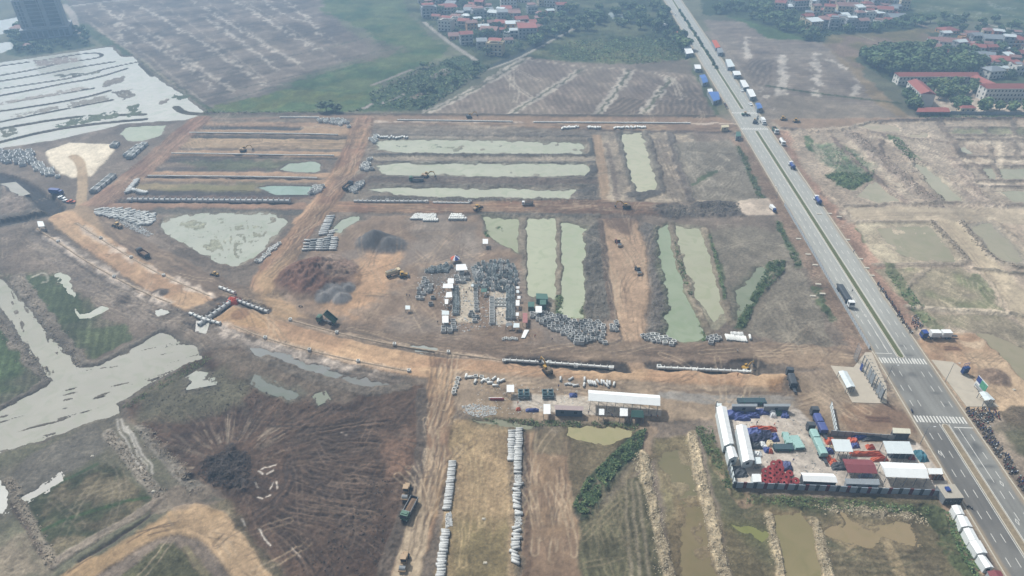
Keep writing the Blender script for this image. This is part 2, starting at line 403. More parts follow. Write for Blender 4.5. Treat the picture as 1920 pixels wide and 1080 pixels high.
# vertical strips right of them
area('mud_flat', '1112,246 1300,250 1320,380 1130,384', (152, 140, 122), rag=1.5, mot=.2, bump=.35, col2=(176, 162, 138), mix2=(7, 1.3, 0))
path('dirt_road', '1118,255 1130,320 1138,385', 6, (164, 142, 116), h=.2, streak=.15)
area(None, '1138,262 1152,300 1162,376 1140,380 1148,330', (182, 168, 144), rag=2)
path(None, '1136,270 1150,310 1158,376', 3, (122, 108, 96), rag=1, op=.8)
for q, w in [('1158,248 1172,300 1192,362', 5), ('1210,248 1222,290 1240,358', 6), ('1255,250 1272,310 1296,376', 5)]:
    path('mud_bank', q, w, (118, 110, 100), h=.7, rag=1.5, bump=.6)
tracks(['1232,262 1262,330 1292,380', '1240,262 1275,330 1302,380', '1228,280 1255,350 1270,385'], w=1, gauge=2.2, col=(116, 100, 86), op=.6)
pond('pond', '1163,252 1205,249 1214,280 1235,350 1226,361 1196,362 1181,330 1171,282', (214, 212, 184), bank=(142, 136, 118))
path('mud_bank', '1180,366 1240,360 1200,372', 6, (104, 100, 94), h=.6, bump=.5)
area('fallow_field', '1262,268 1380,262 1402,300 1432,382 1330,380 1300,372 1282,320', (146, 138, 120), rag=1.5, mot=.12, stripe=(120, 6, .05, 2))
tracks(['1275,287 1380,282', '1350,288 1375,310 1384,330 1370,350 1355,375', '1300,300 1340,320 1380,325', '1300,330 1350,290', '1310,350 1365,300', '1330,370 1375,330', '1290,305 1320,365', '1310,295 1350,365'], w=.9, gauge=2, col=(186, 178, 156), op=.7)
path(None, '1302,346 1326,328 1340,320', 4, (96, 112, 74), rag=1.5)

# ---- cross haul road in the middle
path('haul_road', '636,388 760,390 900,389 1030,386 1128,386', 12, (164, 134, 106), h=.45, rag=1, fe=1, streak=.28, col2=(140, 108, 86), mix2=(20, 1.2, 0))
path('haul_road', '1030,392 1128,391 1200,391 1250,395', 15, (124, 100, 82), h=.5, rag=1.5, fe=1.5, streak=.34, bump=.2)
path('mud_bank', '1250,396 1310,396 1385,394', 14, (98, 92, 86), h=.5, rag=2.5, fe=2, bump=1.1)
path('mud_bank', '1310,384 1350,380 1378,385', 5, (92, 86, 80), h=.9, bump=.9)
path('mud_bank', '900,401 1000,404 1120,405', 4, (112, 108, 98), h=.4, bump=.5)
area('site_apron', '1376,384 1402,374 1440,372 1462,388 1450,404 1400,405', (206, 192, 174), h=.3, mot=.12)

# ---- lower ponds and berms left of the avenue
area('mud_flat', '900,402 985,405 1120,408 1150,540 1165,640 1010,600 985,560 975,478 930,452', (140, 132, 114), rag=1.5, bump=.3)
pond('pond', '984,411 1043,409 1046,480 1044,560 1012,552 984,556', (204, 208, 180), bank=(136, 130, 110))
pond('pond', '1053,416 1098,428 1094,480 1095,540 1090,600 1066,596 1054,582 1052,500', (200, 206, 178), bank=(130, 128, 104))
pond('pond', '906,407 974,411 975,476 946,457 922,446', (186, 190, 160), bank=(128, 128, 104), bed_add=.8)
path(None, '908,440 930,432 950,426', 5, (72, 100, 58), rag=1.5)
path('mud_bank', '1047,410 1049,480 1046,560 1042,580', 2.6, (160, 148, 124), h=.35, rag=.6, fe=.7, bump=.4)
path('mud_bank', '980,408 981,480 980,540', 4, (146, 136, 116), h=.4, rag=.8, bump=.5)
area('mud_bank', '1098,432 1126,415 1140,520 1146,600 1124,606 1096,598 1096,500', (116, 112, 102), h=.5, rag=1.5, bump=.8)
area(None, '1040,560 1060,545 1062,585 1045,590', (96, 106, 66), rag=1.5, bump=.3)
area(None, '1072,565 1095,560 1094,600 1075,598', (108, 114, 76), rag=1.5)
area('haul_road', '1128,412 1192,410 1214,478 1216,560 1206,640 1212,695 1166,695 1166,640 1141,530', (182, 156, 128), h=.6, rag=.8, fe=1.2, mot=.1, stripe=(97, 3.2, .06, .6))
area(None, '1128,408 1195,408 1180,445 1160,436 1140,428', (122, 102, 86), rag=2, fe=2)
path('mud_bank', '1126,416 1134,480 1142,560 1160,640', 3, (122, 104, 88), h=.8, bump=.4)
area('mud_bank', '1200,418 1232,424 1240,500 1262,560 1248,640 1212,635 1222,560 1220,480', (116, 110, 102), h=.5, rag=1.5, bump=.8)
pond('pond', '1234,428 1260,420 1268,480 1284,540 1304,590 1322,634 1285,642 1254,634 1250,590 1262,575 1250,540 1240,500', (172, 184, 156), bank=(116, 122, 92))
area('mud_flat', '1262,420 1322,426 1346,500 1368,604 1330,620 1300,560 1276,490', (166, 162, 134), rag=1.2)
pond('pond', '1266,424 1318,428 1340,500 1358,580 1340,600 1312,560 1284,490', (196, 196, 168), bank=(150, 144, 120), bed_add=.6)
for q in ['1258,418 1268,470 1290,540 1312,590 1330,628', '1322,430 1342,490 1358,560 1372,606']:
    path('mud_bank', q, 3.4, (154, 142, 118), h=.45, rag=.8, bump=.6)
path(None, '1334,440 1350,500 1362,560', 2.5, (86, 108, 64), rag=1.2, op=.9)
area('fallow_field', '1332,430 1420,425 1470,440 1500,500 1530,560 1562,650 1470,648 1386,616 1376,600 1352,500', (140, 132, 114), rag=1.2, mot=.1, stripe=(40, 7, .05, 2))
tracks(['1350,425 1400,420 1470,436', '1346,470 1400,450 1470,460', '1360,440 1420,470 1480,500', '1420,600 1480,540 1520,560', '1430,560 1470,620', '1450,540 1500,630', '1400,600 1490,540'], w=.9, gauge=2, col=(172, 164, 142), op=.55)
pond('pond', '1384,545 1424,500 1448,502 1420,548 1386,598', (152, 160, 136), bank=(118, 118, 96), bed_add=.5)
area('hedge_bank', '1442,492 1472,490 1470,512 1420,565 1398,616 1378,616 1400,570', (76, 98, 58), rag=1.2, add=.6, bump=.7)
path(None, '1455,520 1425,570 1405,610', 3, (150, 140, 120), rag=.8, op=.8)

# ---- left: sand pad, junction, trench
area('sand_pad', '86,284 130,268 210,271 216,284 196,304 172,331 136,334 112,324 94,310', (240, 230, 206), h=.3, rag=.8, mot=.05, wet=.9)
path('dirt_road', '138,294 150,302 156,328 152,388', 5.5, (188, 166, 134), h=.4, rag=.4)
path('haul_road', '374,226 330,264 272,314 205,368 150,405', 16, (162, 132, 108), h=.5, rag=.9, fe=1.2, streak=.4, col2=(140, 108, 88), mix2=(20, 1, 0))
path('haul_road', '682,226 668,268 642,330 606,385 560,435 522,492 498,535', 15, (172, 142, 112), h=.5, rag=.9, fe=1.2, streak=.46, col2=(150, 118, 94), mix2=(20, 1.2, 0))
area(None, '620,335 690,325 680,350 640,356', (118, 94, 78), rag=3, fe=3, op=.8)
area('mud_flat', '-40,335 40,345 110,385 105,402 -40,440', (118, 112, 102), rag=1.5, bump=.4, mot=.25)
path('trench', '-30,325 30,340 70,365 104,392', 9, (64, 64, 66), h=-2.2, rag=.8, fe=1.5, bump=.3)
path('trench', '-40,424 40,410 104,396', 7, (66, 66, 66), h=-2.2, rag=.8, fe=1.2)
pond('ditch_water', '2,344 24,342 50,362 36,366', (196, 192, 180), level=-.5, bank=(96, 92, 88))
area(None, '0,350 50,375 60,390 0,405', (150, 136, 122), rag=2, bump=.3)
pond('pond', '298,412 340,403 420,400 512,400 537,416 530,432 500,462 466,490 440,503 402,490 352,462 306,436', (196, 200, 184), bank=(138, 132, 114), depth=.55, bed=.22, bed_add=.25)
area(None, '325,420 420,406 505,410 500,450 440,490 380,468', (160, 166, 142), rag=4, fe=3, stripe=(20, 5, .08, 2), op=.9, h=-.27, bump=.2)
tracks(['390,402 420,450 440,498', '430,404 435,450 420,490', '350,440 420,420 500,415', '460,405 470,450 460,485', '330,432 400,440 480,430'], w=1.2, gauge=2.4, col=(190, 192, 174), op=.8, add=-.3)
path('mud_bank', '300,408 288,428 300,442 350,470 400,496 440,508 470,496 520,455 545,425', 4, (128, 114, 98), h=.5, bump=.3)

# ---- the main curved road and the road beside it
path('haul_road', '160,398 210,432 275,478 400,535 500,578 560,592 650,616 800,642 1000,668 1200,662 1450,660 1600,672', 13, (148, 130, 110), h=.35, rag=1.2, fe=1.5, streak=.26, col2=(126, 110, 94), mix2=(20, 1.2, 0))
area('haul_road', '108,400 160,385 178,400 200,440 140,440 100,430', (164, 142, 114), h=.4, rag=1, mot=.1)
area(None, '480,520 540,480 530,560 580,600 500,600', (182, 154, 118), rag=2, fe=3)
area('mud_flat', '48,428 100,440 200,512 330,578 420,606 560,650 770,695 760,720 560,690 400,640 330,620 250,600 150,540 60,470', (140, 128, 114), rag=2, mot=.2, bump=.3)
path('haul_road', '118,408 175,452 250,503 330,552 420,592 520,622 600,646 700,670 800,690 900,697 1000,704 1100,710 1250,716 1468,722', 12.5, (208, 176, 138), h=.6, rag=.7, fe=.9, streak=.12, col2=(180, 148, 116), mix2=(20, 1, 0))
path('dirt_track', '832,690 825,740 818,800 806,880 786,960 742,1090', 11.5, (176, 148, 112), h=.45, rag=.7, fe=1, streak=.36, col2=(150, 122, 98), mix2=(20, 1, 0))
area('haul_road', '780,690 850,694 900,700 862,715 852,740 808,745 806,715', (198, 168, 132), h=.55, rag=.6, mot=.08)
path(None, '800,700 812,730 808,790 800,830', 1.5, (140, 114, 88), rag=.5, op=.7)
path(None, '813,705 822,735 817,790', 1.2, (150, 122, 94), rag=.5, op=.7)
area('haul_road', '730,1090 760,960 770,900 790,900 800,1000 790,1090', (184, 168, 142), h=.42, rag=.5, mot=.06)
path('haul_road', '100,1110 180,1050 250,1005 320,975 372,972 420,1000 465,1050 500,1110', 10.5, (194, 168, 132), h=.5, rag=.6, fe=.9, streak=.14, col2=(174, 148, 110), mix2=(20, 1, 0))
tracks(['130,1075 250,1000 330,985', '240,1020 300,985 345,980', '280,1005 335,990'], w=.5, gauge=0, col=(96, 78, 62), op=.8)
# pale backfilled drain lines along the curve
for q in ['70,430 110,456 160,490 215,521 270,550 322,570', '145,421 190,450 240,481 300,516 392,556', '425,608 497,636 580,659 672,680 768,698', '545,602 632,626 740,649 842,664 940,679', '1395,692 1410,694']:
    path('drain_line', q, 2.2, (184, 166, 144), h=.5, rag=1.0, fe=.8, mot=.35, fine=.3, op=.8)
for q in ['60,432 150,500 260,560 320,588', '440,622 560,668 700,700 760,710', '560,598 650,622 760,646 830,658']:
    path(None, q, 1.4, (104, 94, 84), rag=.8, op=.8)
# trenches of the open pipelines
for q, w in [('955,677 1050,683 1172,690', 5), ('1228,687 1320,690 1412,694', 5), ('1380,684 1430,682', 5)]:
    path('trench', q, w, (84, 76, 68), h=-.6, rag=1.2, fe=1, bump=.3)
area(None, '995,668 1035,668 1030,680 990,680', (92, 84, 78), rag=1.5, bump=.5)
path('trench', '370,612 400,590 436,565', 5, (78, 72, 66), h=-.5, rag=.8, bump=.3)
path('trench', '412,562 436,560 500,583', 5, (84, 76, 68), h=-.4, rag=.8, bump=.3)
area(None, '330,585 420,560 400,610 350,615', (112, 102, 92), rag=3, fe=2, bump=.4)
area('haul_road', '405,598 440,578 500,592 500,618 430,606', (184, 152, 112), h=.4, rag=1)
mound('300,552', 4.5, 2.0, (96, 88, 82))
mound('228,562', 4.5, 1.5, (106, 96, 88))
mound('452,590', 5, .8, (150, 118, 88))
pond('puddle', '292,582 304,580 310,586 300,590', (225, 225, 218), level=-.1, fe=.6, rag=.6)
pond('puddle', '372,604 386,606 384,622 374,618', (225, 222, 214), level=-.1, fe=.6, rag=.6)
pond('puddle', '770,652 795,648 822,654 815,660 780,658', (186, 190, 182), level=0, fe=.8, rag=.8)

# ---- centre yard with the casting beds and heaps
area('works_yard', '640,432 700,405 900,404 912,442 975,480 985,548 1012,592 1150,602 1166,640 1000,650 760,632 640,604 556,580 520,545 575,478', (152, 132, 112), h=.35, rag=1.2, fe=1.5, mot=.12, col2=(138, 126, 114), mix2=(20, 1.6, 0))
area(None, '690,470 745,480 752,540 700,566 660,596 590,582 640,560 660,520', (188, 154, 118), rag=5, fe=5, op=.9)
area(None, '760,415 890,415 900,470 780,470', (144, 134, 122), rag=4, fe=4, op=.8)
pond('pond', '625,432 640,412 668,404 672,414 652,422 640,436', (186, 194, 176), bank=(126, 120, 104), fe=1.2)
mound('592,520', 18, 7.5, (132, 98, 80), k=.75, ex=1.15, name='soil_heap', bump=.9, fine=.2, col2=(104, 78, 66))
mound('606,505', 9, 6.5, (126, 92, 76), k=.8, ex=.6, name='soil_heap', bump=.7, col2=(104, 78, 66))
mound('578,512', 9, 6.0, (122, 90, 74), k=.8, ex=.5, name='soil_heap', bump=.7, col2=(104, 78, 66))
mound('570,535', 10, 3.5, (126, 94, 78), k=.9, name='soil_heap', bump=.4)
mound('636,512', 10, 4.2, (146, 122, 106), k=.9, name='soil_heap', bump=.4)
mound('622,490', 7, 3.0, (150, 132, 116), k=.9, name='soil_heap')
mound('702,455', 11, 7.5, (112, 112, 112), k=1.0, ex=1.0, name='gravel_heap', bump=.1, fine=.06)
mound('728,462', 10, 5.2, (116, 116, 116), k=1.0, name='gravel_heap', bump=.1, fine=.06)
mound('610,560', 5, 3.4, (150, 150, 150), k=.9, name='gravel_heap', bump=.05, fine=.04)
mound('628,552', 6, 3.9, (146, 146, 146), k=.9, name='gravel_heap', bump=.05, fine=.04)
mound('640,562', 5, 3.6, (152, 152, 152), k=.9, name='gravel_heap', bump=.05, fine=.04)
mound('652,543', 4, 2.7, (140, 140, 140), k=.9, name='gravel_heap', bump=.05, fine=.04)
tracks(['745,430 800,500 790,560 760,600', '880,420 830,460 800,520', '860,425 815,470 790,515', '700,500 720,560 690,600', '680,430 672,470 690,500', '745,425 752,470 735,500', '640,470 660,440 690,425', '790,440 830,436 850,450', '660,585 740,600 820,610'], w=.8, gauge=2, col=(176, 156, 132), op=.5)
area(None, '500,590 700,612 950,650 1150,645 1150,660 800,645 560,605', (136, 120, 104), rag=3, fe=3, op=.7)
area('casting_bed', '858,530 890,526 894,606 856,607', (206, 196, 176), h=.42, rag=.5, fe=.4)
area('casting_bed', '918,530 956,526 962,608 924,612', (200, 190, 172), h=.42, rag=.5, fe=.4)
area(None, '790,505 960,488 975,530 790,535', (128, 124, 118), rag=3, fe=3, op=.7)

# ---- lower left: river, fields
area('paddy_field', '-160,500 28,515 80,505 120,520 252,636 168,676 60,582 -20,540 -160,520', (100, 108, 80), rag=2, mot=.2, stripe=(112, 3, .2, 1.0), col2=(124, 118, 98), mix2=(20, 1.3, 0))
area('paddy_field', '32,520 108,513 150,560 160,600 120,610 60,560', (88, 102, 70), rag=1.5, mot=.2, stripe=(112, 3, .12, 1.0))
area('paddy_field', '130,620 235,608 252,634 176,672', (96, 108, 74), rag=1.5, stripe=(112, 3.4, .18, .8))
tracks(['60,520 88,508 92,528 80,530'], w=1, gauge=0, col=(210, 208, 190), op=.9)
area('paddy_field', '-160,600 0,615 60,682 92,716 0,762 -160,830', (106, 108, 86), rag=2, mot=.18, stripe=(112, 3, .16, 1), col2=(84, 104, 66), mix2=(20, 1.3, 0))
for q, w in [('30,520 60,560 100,622 152,690', 6), ('150,692 190,682 240,655 302,620', 4), ('-10,590 40,650 97,712', 6), ('97,712 60,735 0,766 -160,840', 4)]:
    path('river_bank', q, w, (142, 132, 116), h=.35, rag=1.2, bump=.45)
pond('river', '-160,852 0,768 62,736 98,716 150,690 188,684 240,658 300,622 366,650 371,670 330,690 270,722 214,757 216,775 160,792 82,820 0,846 -160,900', (184, 182, 168), bank=(116, 110, 98), depth=.75, rag=.7, bed_add=.8, chop=(24, 7, 1.5), rough=.05, ripple=.2)
pond('river', '-160,560 -160,500 0,520 22,545 50,578 92,632 152,692 120,712 98,718 58,662 0,572', (184, 182, 166), bank=(120, 114, 102), depth=.8, rag=.6, bed_add=.72, chop=(-50, 7, 1.4), rough=.05, ripple=.2)
pond('puddle', '106,514 118,512 142,548 136,556 120,535', (206, 208, 192), level=-.12, fe=.6)
pond('puddle', '140,578 148,590 166,588 190,573 204,578 196,584 170,594 150,596', (210, 212, 198), level=-.12, fe=.5, rag=.5)
area('fallow_field', '-160,900 0,848 90,822 165,793 216,776 262,802 300,842 362,900 420,940 330,950 250,1010 120,1080 60,1130 -160,1130', (128, 122, 104), rag=1.5, mot=.16, col2=(112, 112, 88), mix2=(20, 1.3, 0))
area('fallow_field', '60,852 180,792 212,830 160,872 40,935 20,900', (120, 116, 104), rag=1.2, mot=.1)
area('paddy_field', '40,942 190,874 230,880 280,936 260,960 100,1046 60,1000', (84, 90, 64), rag=1, mot=.25, fine=.25, col2=(112, 104, 80), mix2=(7, 1.3, 0), bump=.2, stripe=(20, 2.2, .08, 1))
for q in ['40,938 100,912 180,872', '72,998 160,958 280,932']:
    path(None, q, 1.2, (72, 98, 56), rag=.5)
path('mud_bank', '18,900 40,950 70,1010 100,1060', 3.2, (152, 142, 122), h=.4, bump=.4)
path(None, '24,945 60,1010 95,1065', 1.4, (104, 90, 76), rag=.4)
path('mud_bank', '110,1050 180,1010 260,965 285,945', 3, (150, 138, 120), h=.4, bump=.3)
path(None, '150,1055 230,1005 275,975 296,945', 1.1, (70, 60, 54), rag=.4, h=-.1)
area(None, '-60,1010 60,1010 90,1080 -60,1130', (158, 146, 122), rag=3, fe=3, bump=.3)
pond('puddle', '-30,905 0,900 18,945 10,958 -30,970', (222, 222, 214), level=-.12, fe=.6)
pond('puddle', '40,932 92,908 112,890 118,902 96,912 46,940', (206, 204, 196), level=-.1, fe=.5, rag=.5)
path('mud_bank', '204,812 250,870 300,930', 4, (160, 152, 136), h=.4, bump=.5)
path('mud_bank', '265,800 330,880 370,920', 4, (150, 144, 130), h=.4, bump=.5)
for q in ['218,785 240,830 262,880', '226,785 250,825 275,880', '240,800 262,835 290,888']:
    path(None, q, .5, (190, 186, 174), rag=.6, op=.9, wet=.2)
path(None, '380,930 320,950 290,940 330,925', 6, (160, 144, 124), rag=2, op=.7, bump=.2)
area('grass_patch', '200,1100 300,1020 328,1015 352,1040 392,1100', (108, 108, 76), rag=1, mot=.25, fine=.25, bump=.2)
path(None, '350,1030 375,1060 395,1100', 2, (150, 140, 104), rag=.6)
area('verge', '392,950 420,960 470,1020 512,1090 540,1090 500,1020 440,930', (132, 122, 96), rag=1, mot=.2, fine=.2)

# ---- the dark churned field with ridges fanning out from a heap
area('churned_field', '228,764 300,716 384,660 440,650 520,672 640,700 790,722 800,760 792,850 760,960 722,1090 545,1090 470,1000 415,925 372,905 300,838', (98, 79, 65), rag=1.5, fe=1.5, mot=.22, bump=.3, fine=.2, col2=(76, 60, 49), mix2=(20, 1.6, 0))
area(None, '384,660 440,650 520,672 700,715 620,760 480,720', (124, 114, 100), rag=3, fe=4, op=.8)
area(None, '250,745 330,700 420,690 470,720 460,760 330,790 270,790', (108, 108, 88), rag=3, fe=4, op=.8)
def fan_field():
    p = pts('300,840 262,780 340,770 480,745 560,770 700,760 770,770 775,850 740,960 700,1085 550,1085 470,1000 415,925 372,905')
    sl = slc(p, 4)
    d, ins, _, _ = seg_dist(X[sl] + 1.5 * WX1[sl], Y[sl] + 1.5 * WY1[sl], [P(*q) for q in p], True)
    m = sm(.5 + np.where(ins, d, -d) / 4)
    x0, y0 = P(425, 872)
    dx, dy = X[sl] - x0, Y[sl] - y0
    r = np.hypot(dx, dy) + .01
    th = np.arctan2(dy, dx)
    tw = th + .0025 * r * N60[sl] + .03 * N20[sl]
    n1 = fbm(tw * 26, r * .035, 1.0, 2, 201)
    n2 = fbm(tw * 44, r * .06, 1.0, 2, 207)
    w = np.clip(1 - 3.6 * np.abs(n1), -.6, 1)
    w2 = np.clip(1 - 3.2 * np.abs(n2), -.6, 1)
    a = m * np.clip((r - 7) / 5, 0, 1)
    HGT[sl] += a * (.14 * w + .06 * w2)
    kk = sm((w * .7 + w2 * .35 - .15) * 1.4) * a * .3
    SOIL[sl] += (lin((134, 116, 100)) - SOIL[sl]) * kk[..., None]
    kd = sm((w2 * .9 - w * .5 + .3 * N20[sl] - .15) * 1.6) * a * .5
    SOIL[sl] += (lin((64, 55, 50)) - SOIL[sl]) * kd[..., None]
    up = sm((dy - .15 * np.abs(dx) + 2) / 6) * np.clip(1.7 - r / 20, 0, 1)
    s3 = fbm(tw * 26, r * .16, 1.0, 2, 215)
    k2 = sm((s3 - .25) * 3.2) * a * up * .25
    SOIL[sl] += (lin((176, 166, 148)) - SOIL[sl]) * k2[..., None]
fan_field()
area('mud_heap', '375,885 385,858 410,850 430,838 452,842 470,850 472,880 462,905 440,915 405,912 385,905', (72, 66, 62), add=1.1, rag=3.5, fe=2.5, bump=.9, fine=.35, mot=.3)
for x0, y0, x1, y1 in [(478, 905, 484, 912), (486, 884, 492, 890), (500, 890, 512, 882), (506, 915, 512, 905), (518, 902, 520, 915), (484, 930, 494, 934), (500, 930, 508, 927), (487, 990, 497, 1008), (497, 1008, 508, 1022), (548, 1028, 562, 1046), (452, 972, 458, 984), (490, 880, 518, 872), (640, 810, 652, 815)]:
    path(None, [(x0, y0), (x1, y1)], .35, (226, 220, 208), rag=.4, fe=.3, sm_n=0, wet=.15)
def lerp_line(p, t):
    k = min(int(t * (len(p) - 1)), len(p) - 2)
    u = t * (len(p) - 1) - k
    return (p[k][0] * (1 - u) + p[k + 1][0] * u, p[k][1] * (1 - u) + p[k + 1][1] * u)
_ra, _rb = pts('500,800 548,835 552,880 520,945 500,985'), pts('760,775 756,830 740,900 700,990 590,1085')
for i in range(170):
    t = min(1, max(0, (i + rnd.uniform(-.5, .5)) / 169))
    a_, b_ = lerp_line(_ra, t), lerp_line(_rb, min(1, max(0, t + rnd.gauss(0, .012))))
    u0, u1 = rnd.uniform(0, .3), rnd.uniform(.6, 1)
    q = [(a_[0] + (b_[0] - a_[0]) * u, a_[1] + (b_[1] - a_[1]) * u + 5 * math.sin(u * 5 + t * 9)) for u in np.linspace(u0, u1, 5)]
    dk = i % 3
    tracks([q], w=rnd.uniform(.3, .7), gauge=0, col=[(58, 48, 41), (118, 100, 85), (66, 54, 46)][dk], op=.85, add=[-.22, .16, -.18][dk])
x0_, y0_ = P(425, 872)
for i in range(55):
    th_ = math.radians(rnd.uniform(35, 200))
    r0_, r1_ = rnd.uniform(10, 17), rnd.uniform(3, 9)
    q = [toPx(x0_ + math.cos(th_) * (r0_ + r1_ * u), y0_ + math.sin(th_) * (r0_ + r1_ * u)) for u in (0, .5, 1)]
    tracks([q], w=rnd.uniform(.25, .6), gauge=0, col=rnd.choice([(168, 156, 138), (130, 116, 100), (62, 52, 46)]), op=.7, add=-.1)
tracks(['545,860 548,900 520,940 480,965', '540,870 544,905 518,945', '600,1080 660,1000 690,920 720,860', '620,1085 680,1000 712,900', '480,790 560,800 640,760 740,745', '440,880 470,900 520,915', '700,760 640,830 600,850', '790,740 740,800 700,860'], w=.7, gauge=2.2, col=(72, 62, 56), op=.8, add=-.12)
pond('ditch_water', '470,650 540,670 600,690 640,700 628,706 560,690 480,665', (150, 152, 148), level=-.15, fe=.8, rag=1.6, bank=(104, 98, 90), bed_add=1.6, chop=(-20, 6, 3))
pond('ditch_water', '480,706 520,722 556,738 548,746 500,730 478,716', (128, 134, 124), level=-.15, fe=.8, bank=(112, 112, 98))
pond('ditch_water', '640,708 680,712 722,720 700,724 650,718', (146, 146, 142), level=-.12, fe=.7, rag=1.2, bank=(110, 104, 96))
pond('puddle', '355,708 368,700 382,702 376,712 400,712 400,718 352,728 362,718', (186, 188, 176), level=-.12, fe=.5, bank=(104, 100, 88))
pond('puddle', '592,742 606,738 612,748 600,754', (152, 158, 140), level=-.12, fe=.5, bank=(96, 90, 80))
path('mud_bank', '500,672 560,700 640,722 700,735 760,724', 5, (128, 118, 104), h=.35, bump=.5)
path('mud_bank', '790,735 792,850 770,930 730,1040 715,1090', 4, (104, 92, 80), h=.4, bump=.5)
area(None, '725,822 775,820 770,880 735,900 720,870', (140, 112, 92), rag=2, fe=2, op=.8, bump=.2)

# ---- bottom centre: pipe yard strips and wet fields
area('fallow_strip', '848,786 952,790 960,900 962,1100 815,1100 838,900', (176, 154, 118), rag=.8, mot=.12, col2=(150, 132, 98), mix2=(20, 1.4, -.2), stripe=(95, 7, .03, 1.5))
area(None, '850,960 960,980 965,1100 840,1100', (122, 112, 78), rag=3, fe=5, op=.85, mot=.25, fine=.2)
area('dirt_track', '985,808 1062,812 1070,860 1082,960 1110,1020 1095,1100 975,1100 985,950', (160, 136, 108), rag=1.2, fe=1, mot=.12, col2=(140, 118, 96), mix2=(20, 1.3, 0), stripe=(91, 6, .04, 1))
area(None, '1000,790 1062,795 1062,850 1000,850', (134, 122, 98), rag=2, mot=.25, fine=.2)
tracks(['1040,950 1042,990', '1034,952 1034,1000', '1046,952 1046,985'], w=.6, gauge=0, col=(92, 76, 66), op=.8)
path(None, '955,800 960,900 958,1100', 2, (150, 132, 104), rag=.6, bump=.3)
path(None, '985,800 990,900 988,1100', 2, (120, 100, 82), rag=.8, bump=.4)
area('wet_field', '1062,800 1200,800 1240,850 1180,900 1080,960 1066,870', (128, 116, 88), rag=1, mot=.18)
pond('pond', '1066,803 1110,798 1190,806 1180,822 1140,834 1100,824 1066,818', (186, 178, 136), bank=(120, 110, 80), fe=1)
pond('pond', '890,786 960,792 1000,798 990,806 930,798', (160, 160, 136), bank=(118, 112, 88), fe=.9)
area('wet_field', '1092,1100 1084,980 1180,900 1212,890 1232,980 1260,1100', (104, 102, 74), rag=1, mot=.12, stripe=(96, 3.0, .16, .4))
path(None, '1172,905 1175,980 1185,1090', .8, (160, 150, 124), rag=.3)
path(None, '1184,905 1190,980 1200,1090', .8, (160, 150, 124), rag=.3)
path(None, '1195,905 1204,980 1218,1090', .8, (160, 150, 124), rag=.3)
tracks(['1090,1000 1150,940 1175,915', '1095,1010 1160,945', '1100,1060 1150,1050 1185,1035'], w=.5, gauge=1.6, col=(146, 136, 104), op=.7)
area('hedge_bank', '1190,812 1212,806 1200,850 1160,900 1110,970 1090,975 1074,950 1100,900', (62, 76, 52), rag=.8, add=.4, bump=.5)
area(None, '1130,930 1180,870 1200,850 1190,880 1150,930 1120,960', (136, 126, 104), rag=1, fe=1, op=.7)
area('haul_road', '1195,780 1228,800 1222,850 1205,860 1200,830', (158, 140, 118), rag=1.5, mot=.15, bump=.2)
area('wet_field', '1228,820 1300,815 1320,880 1350,1000 1366,1100 1262,1100 1246,960 1232,870', (138, 124, 90), rag=.8, mot=.14, col2=(150, 142, 102), mix2=(20, 1.4, 0), fine=.14)
pond('pond', '1240,850 1280,845 1300,880 1312,930 1270,940 1250,900', (140, 132, 100), level=-.14, depth=.4, fe=2.5, bank=(134, 122, 90), bed_add=.35)
pond('pond', '1270,950 1320,945 1345,1030 1355,1095 1280,1095', (146, 132, 98), level=-.2, depth=.4, fe=2.5, bank=(138, 122, 88), bed_add=.45)
area('wet_field', '1316,820 1360,850 1390,920 1420,935 1500,930 1760,935 1780,1000 1850,1100 1376,1100 1350,980', (126, 116, 84), rag=1, mot=.14, col2=(106, 106, 76), mix2=(20, 1.4, 0), stripe=(172, 3.2, .08, 1.0))
area(None, '1540,1030 1720,1010 1780,1100 1580,1100', (126, 116, 88), stripe=(178, 2.6, .22, .4))
pond('pond', '1448,972 1500,965 1522,990 1530,1030 1545,1095 1480,1095 1462,1030', (158, 146, 108), level=-.1, depth=.5, fe=1.2, bank=(132, 116, 82))
pond('pond', '1552,1000 1580,985 1570,960 1590,975 1630,990 1660,985 1700,985 1718,1018 1680,1020 1660,1010 1620,1026 1588,1020', (170, 152, 118), level=-.1, depth=.4, fe=1.2, bank=(136, 122, 90), bed_add=.5)
pond('pond', '1368,985 1400,988 1440,1004 1430,1014 1390,1000', (146, 148, 92), level=-.1, depth=.4, fe=.8, bank=(112, 112, 72))
path(None, '1665,1020 1690,1080', 3, (176, 158, 118), rag=.5)
for q, w in [('1205,852 1214,900 1226,960 1240,1020 1256,1100', 3.4), ('1296,815 1304,860 1318,920 1338,1000 1362,1100', 3.6), ('1440,968 1452,1020 1474,1100', 2.6), ('1528,978 1540,1020 1556,1100', 3.2)]:
    path('rubble_berm', q, w, (182, 168, 138), h=.55, rag=.9, fe=.6, mot=.2, fine=.35, bump=.6)
path(None, '1400,932 1500,945 1640,950 1740,958', 5, (92, 96, 62), rag=2, fe=1.5, op=.9, bump=.6)
path(None, '1530,950 1640,958 1740,975', 3, (170, 158, 130), rag=2, op=.8, gap=.1, bump=.5)
path(None, '1345,860 1372,910 1400,940', 5, (164, 142, 112), rag=1, bump=.3)
path(None, '1325,820 1350,870 1385,925', 4, (100, 104, 66), rag=1.5, op=.8, bump=.5)
path('verge', '1745,960 1775,1010 1810,1060 1840,1110', 6, (92, 102, 64), rag=1.5, bump=.6)
path(None, '1770,940 1800,1000 1850,1080', 4, (166, 140, 112), rag=1)

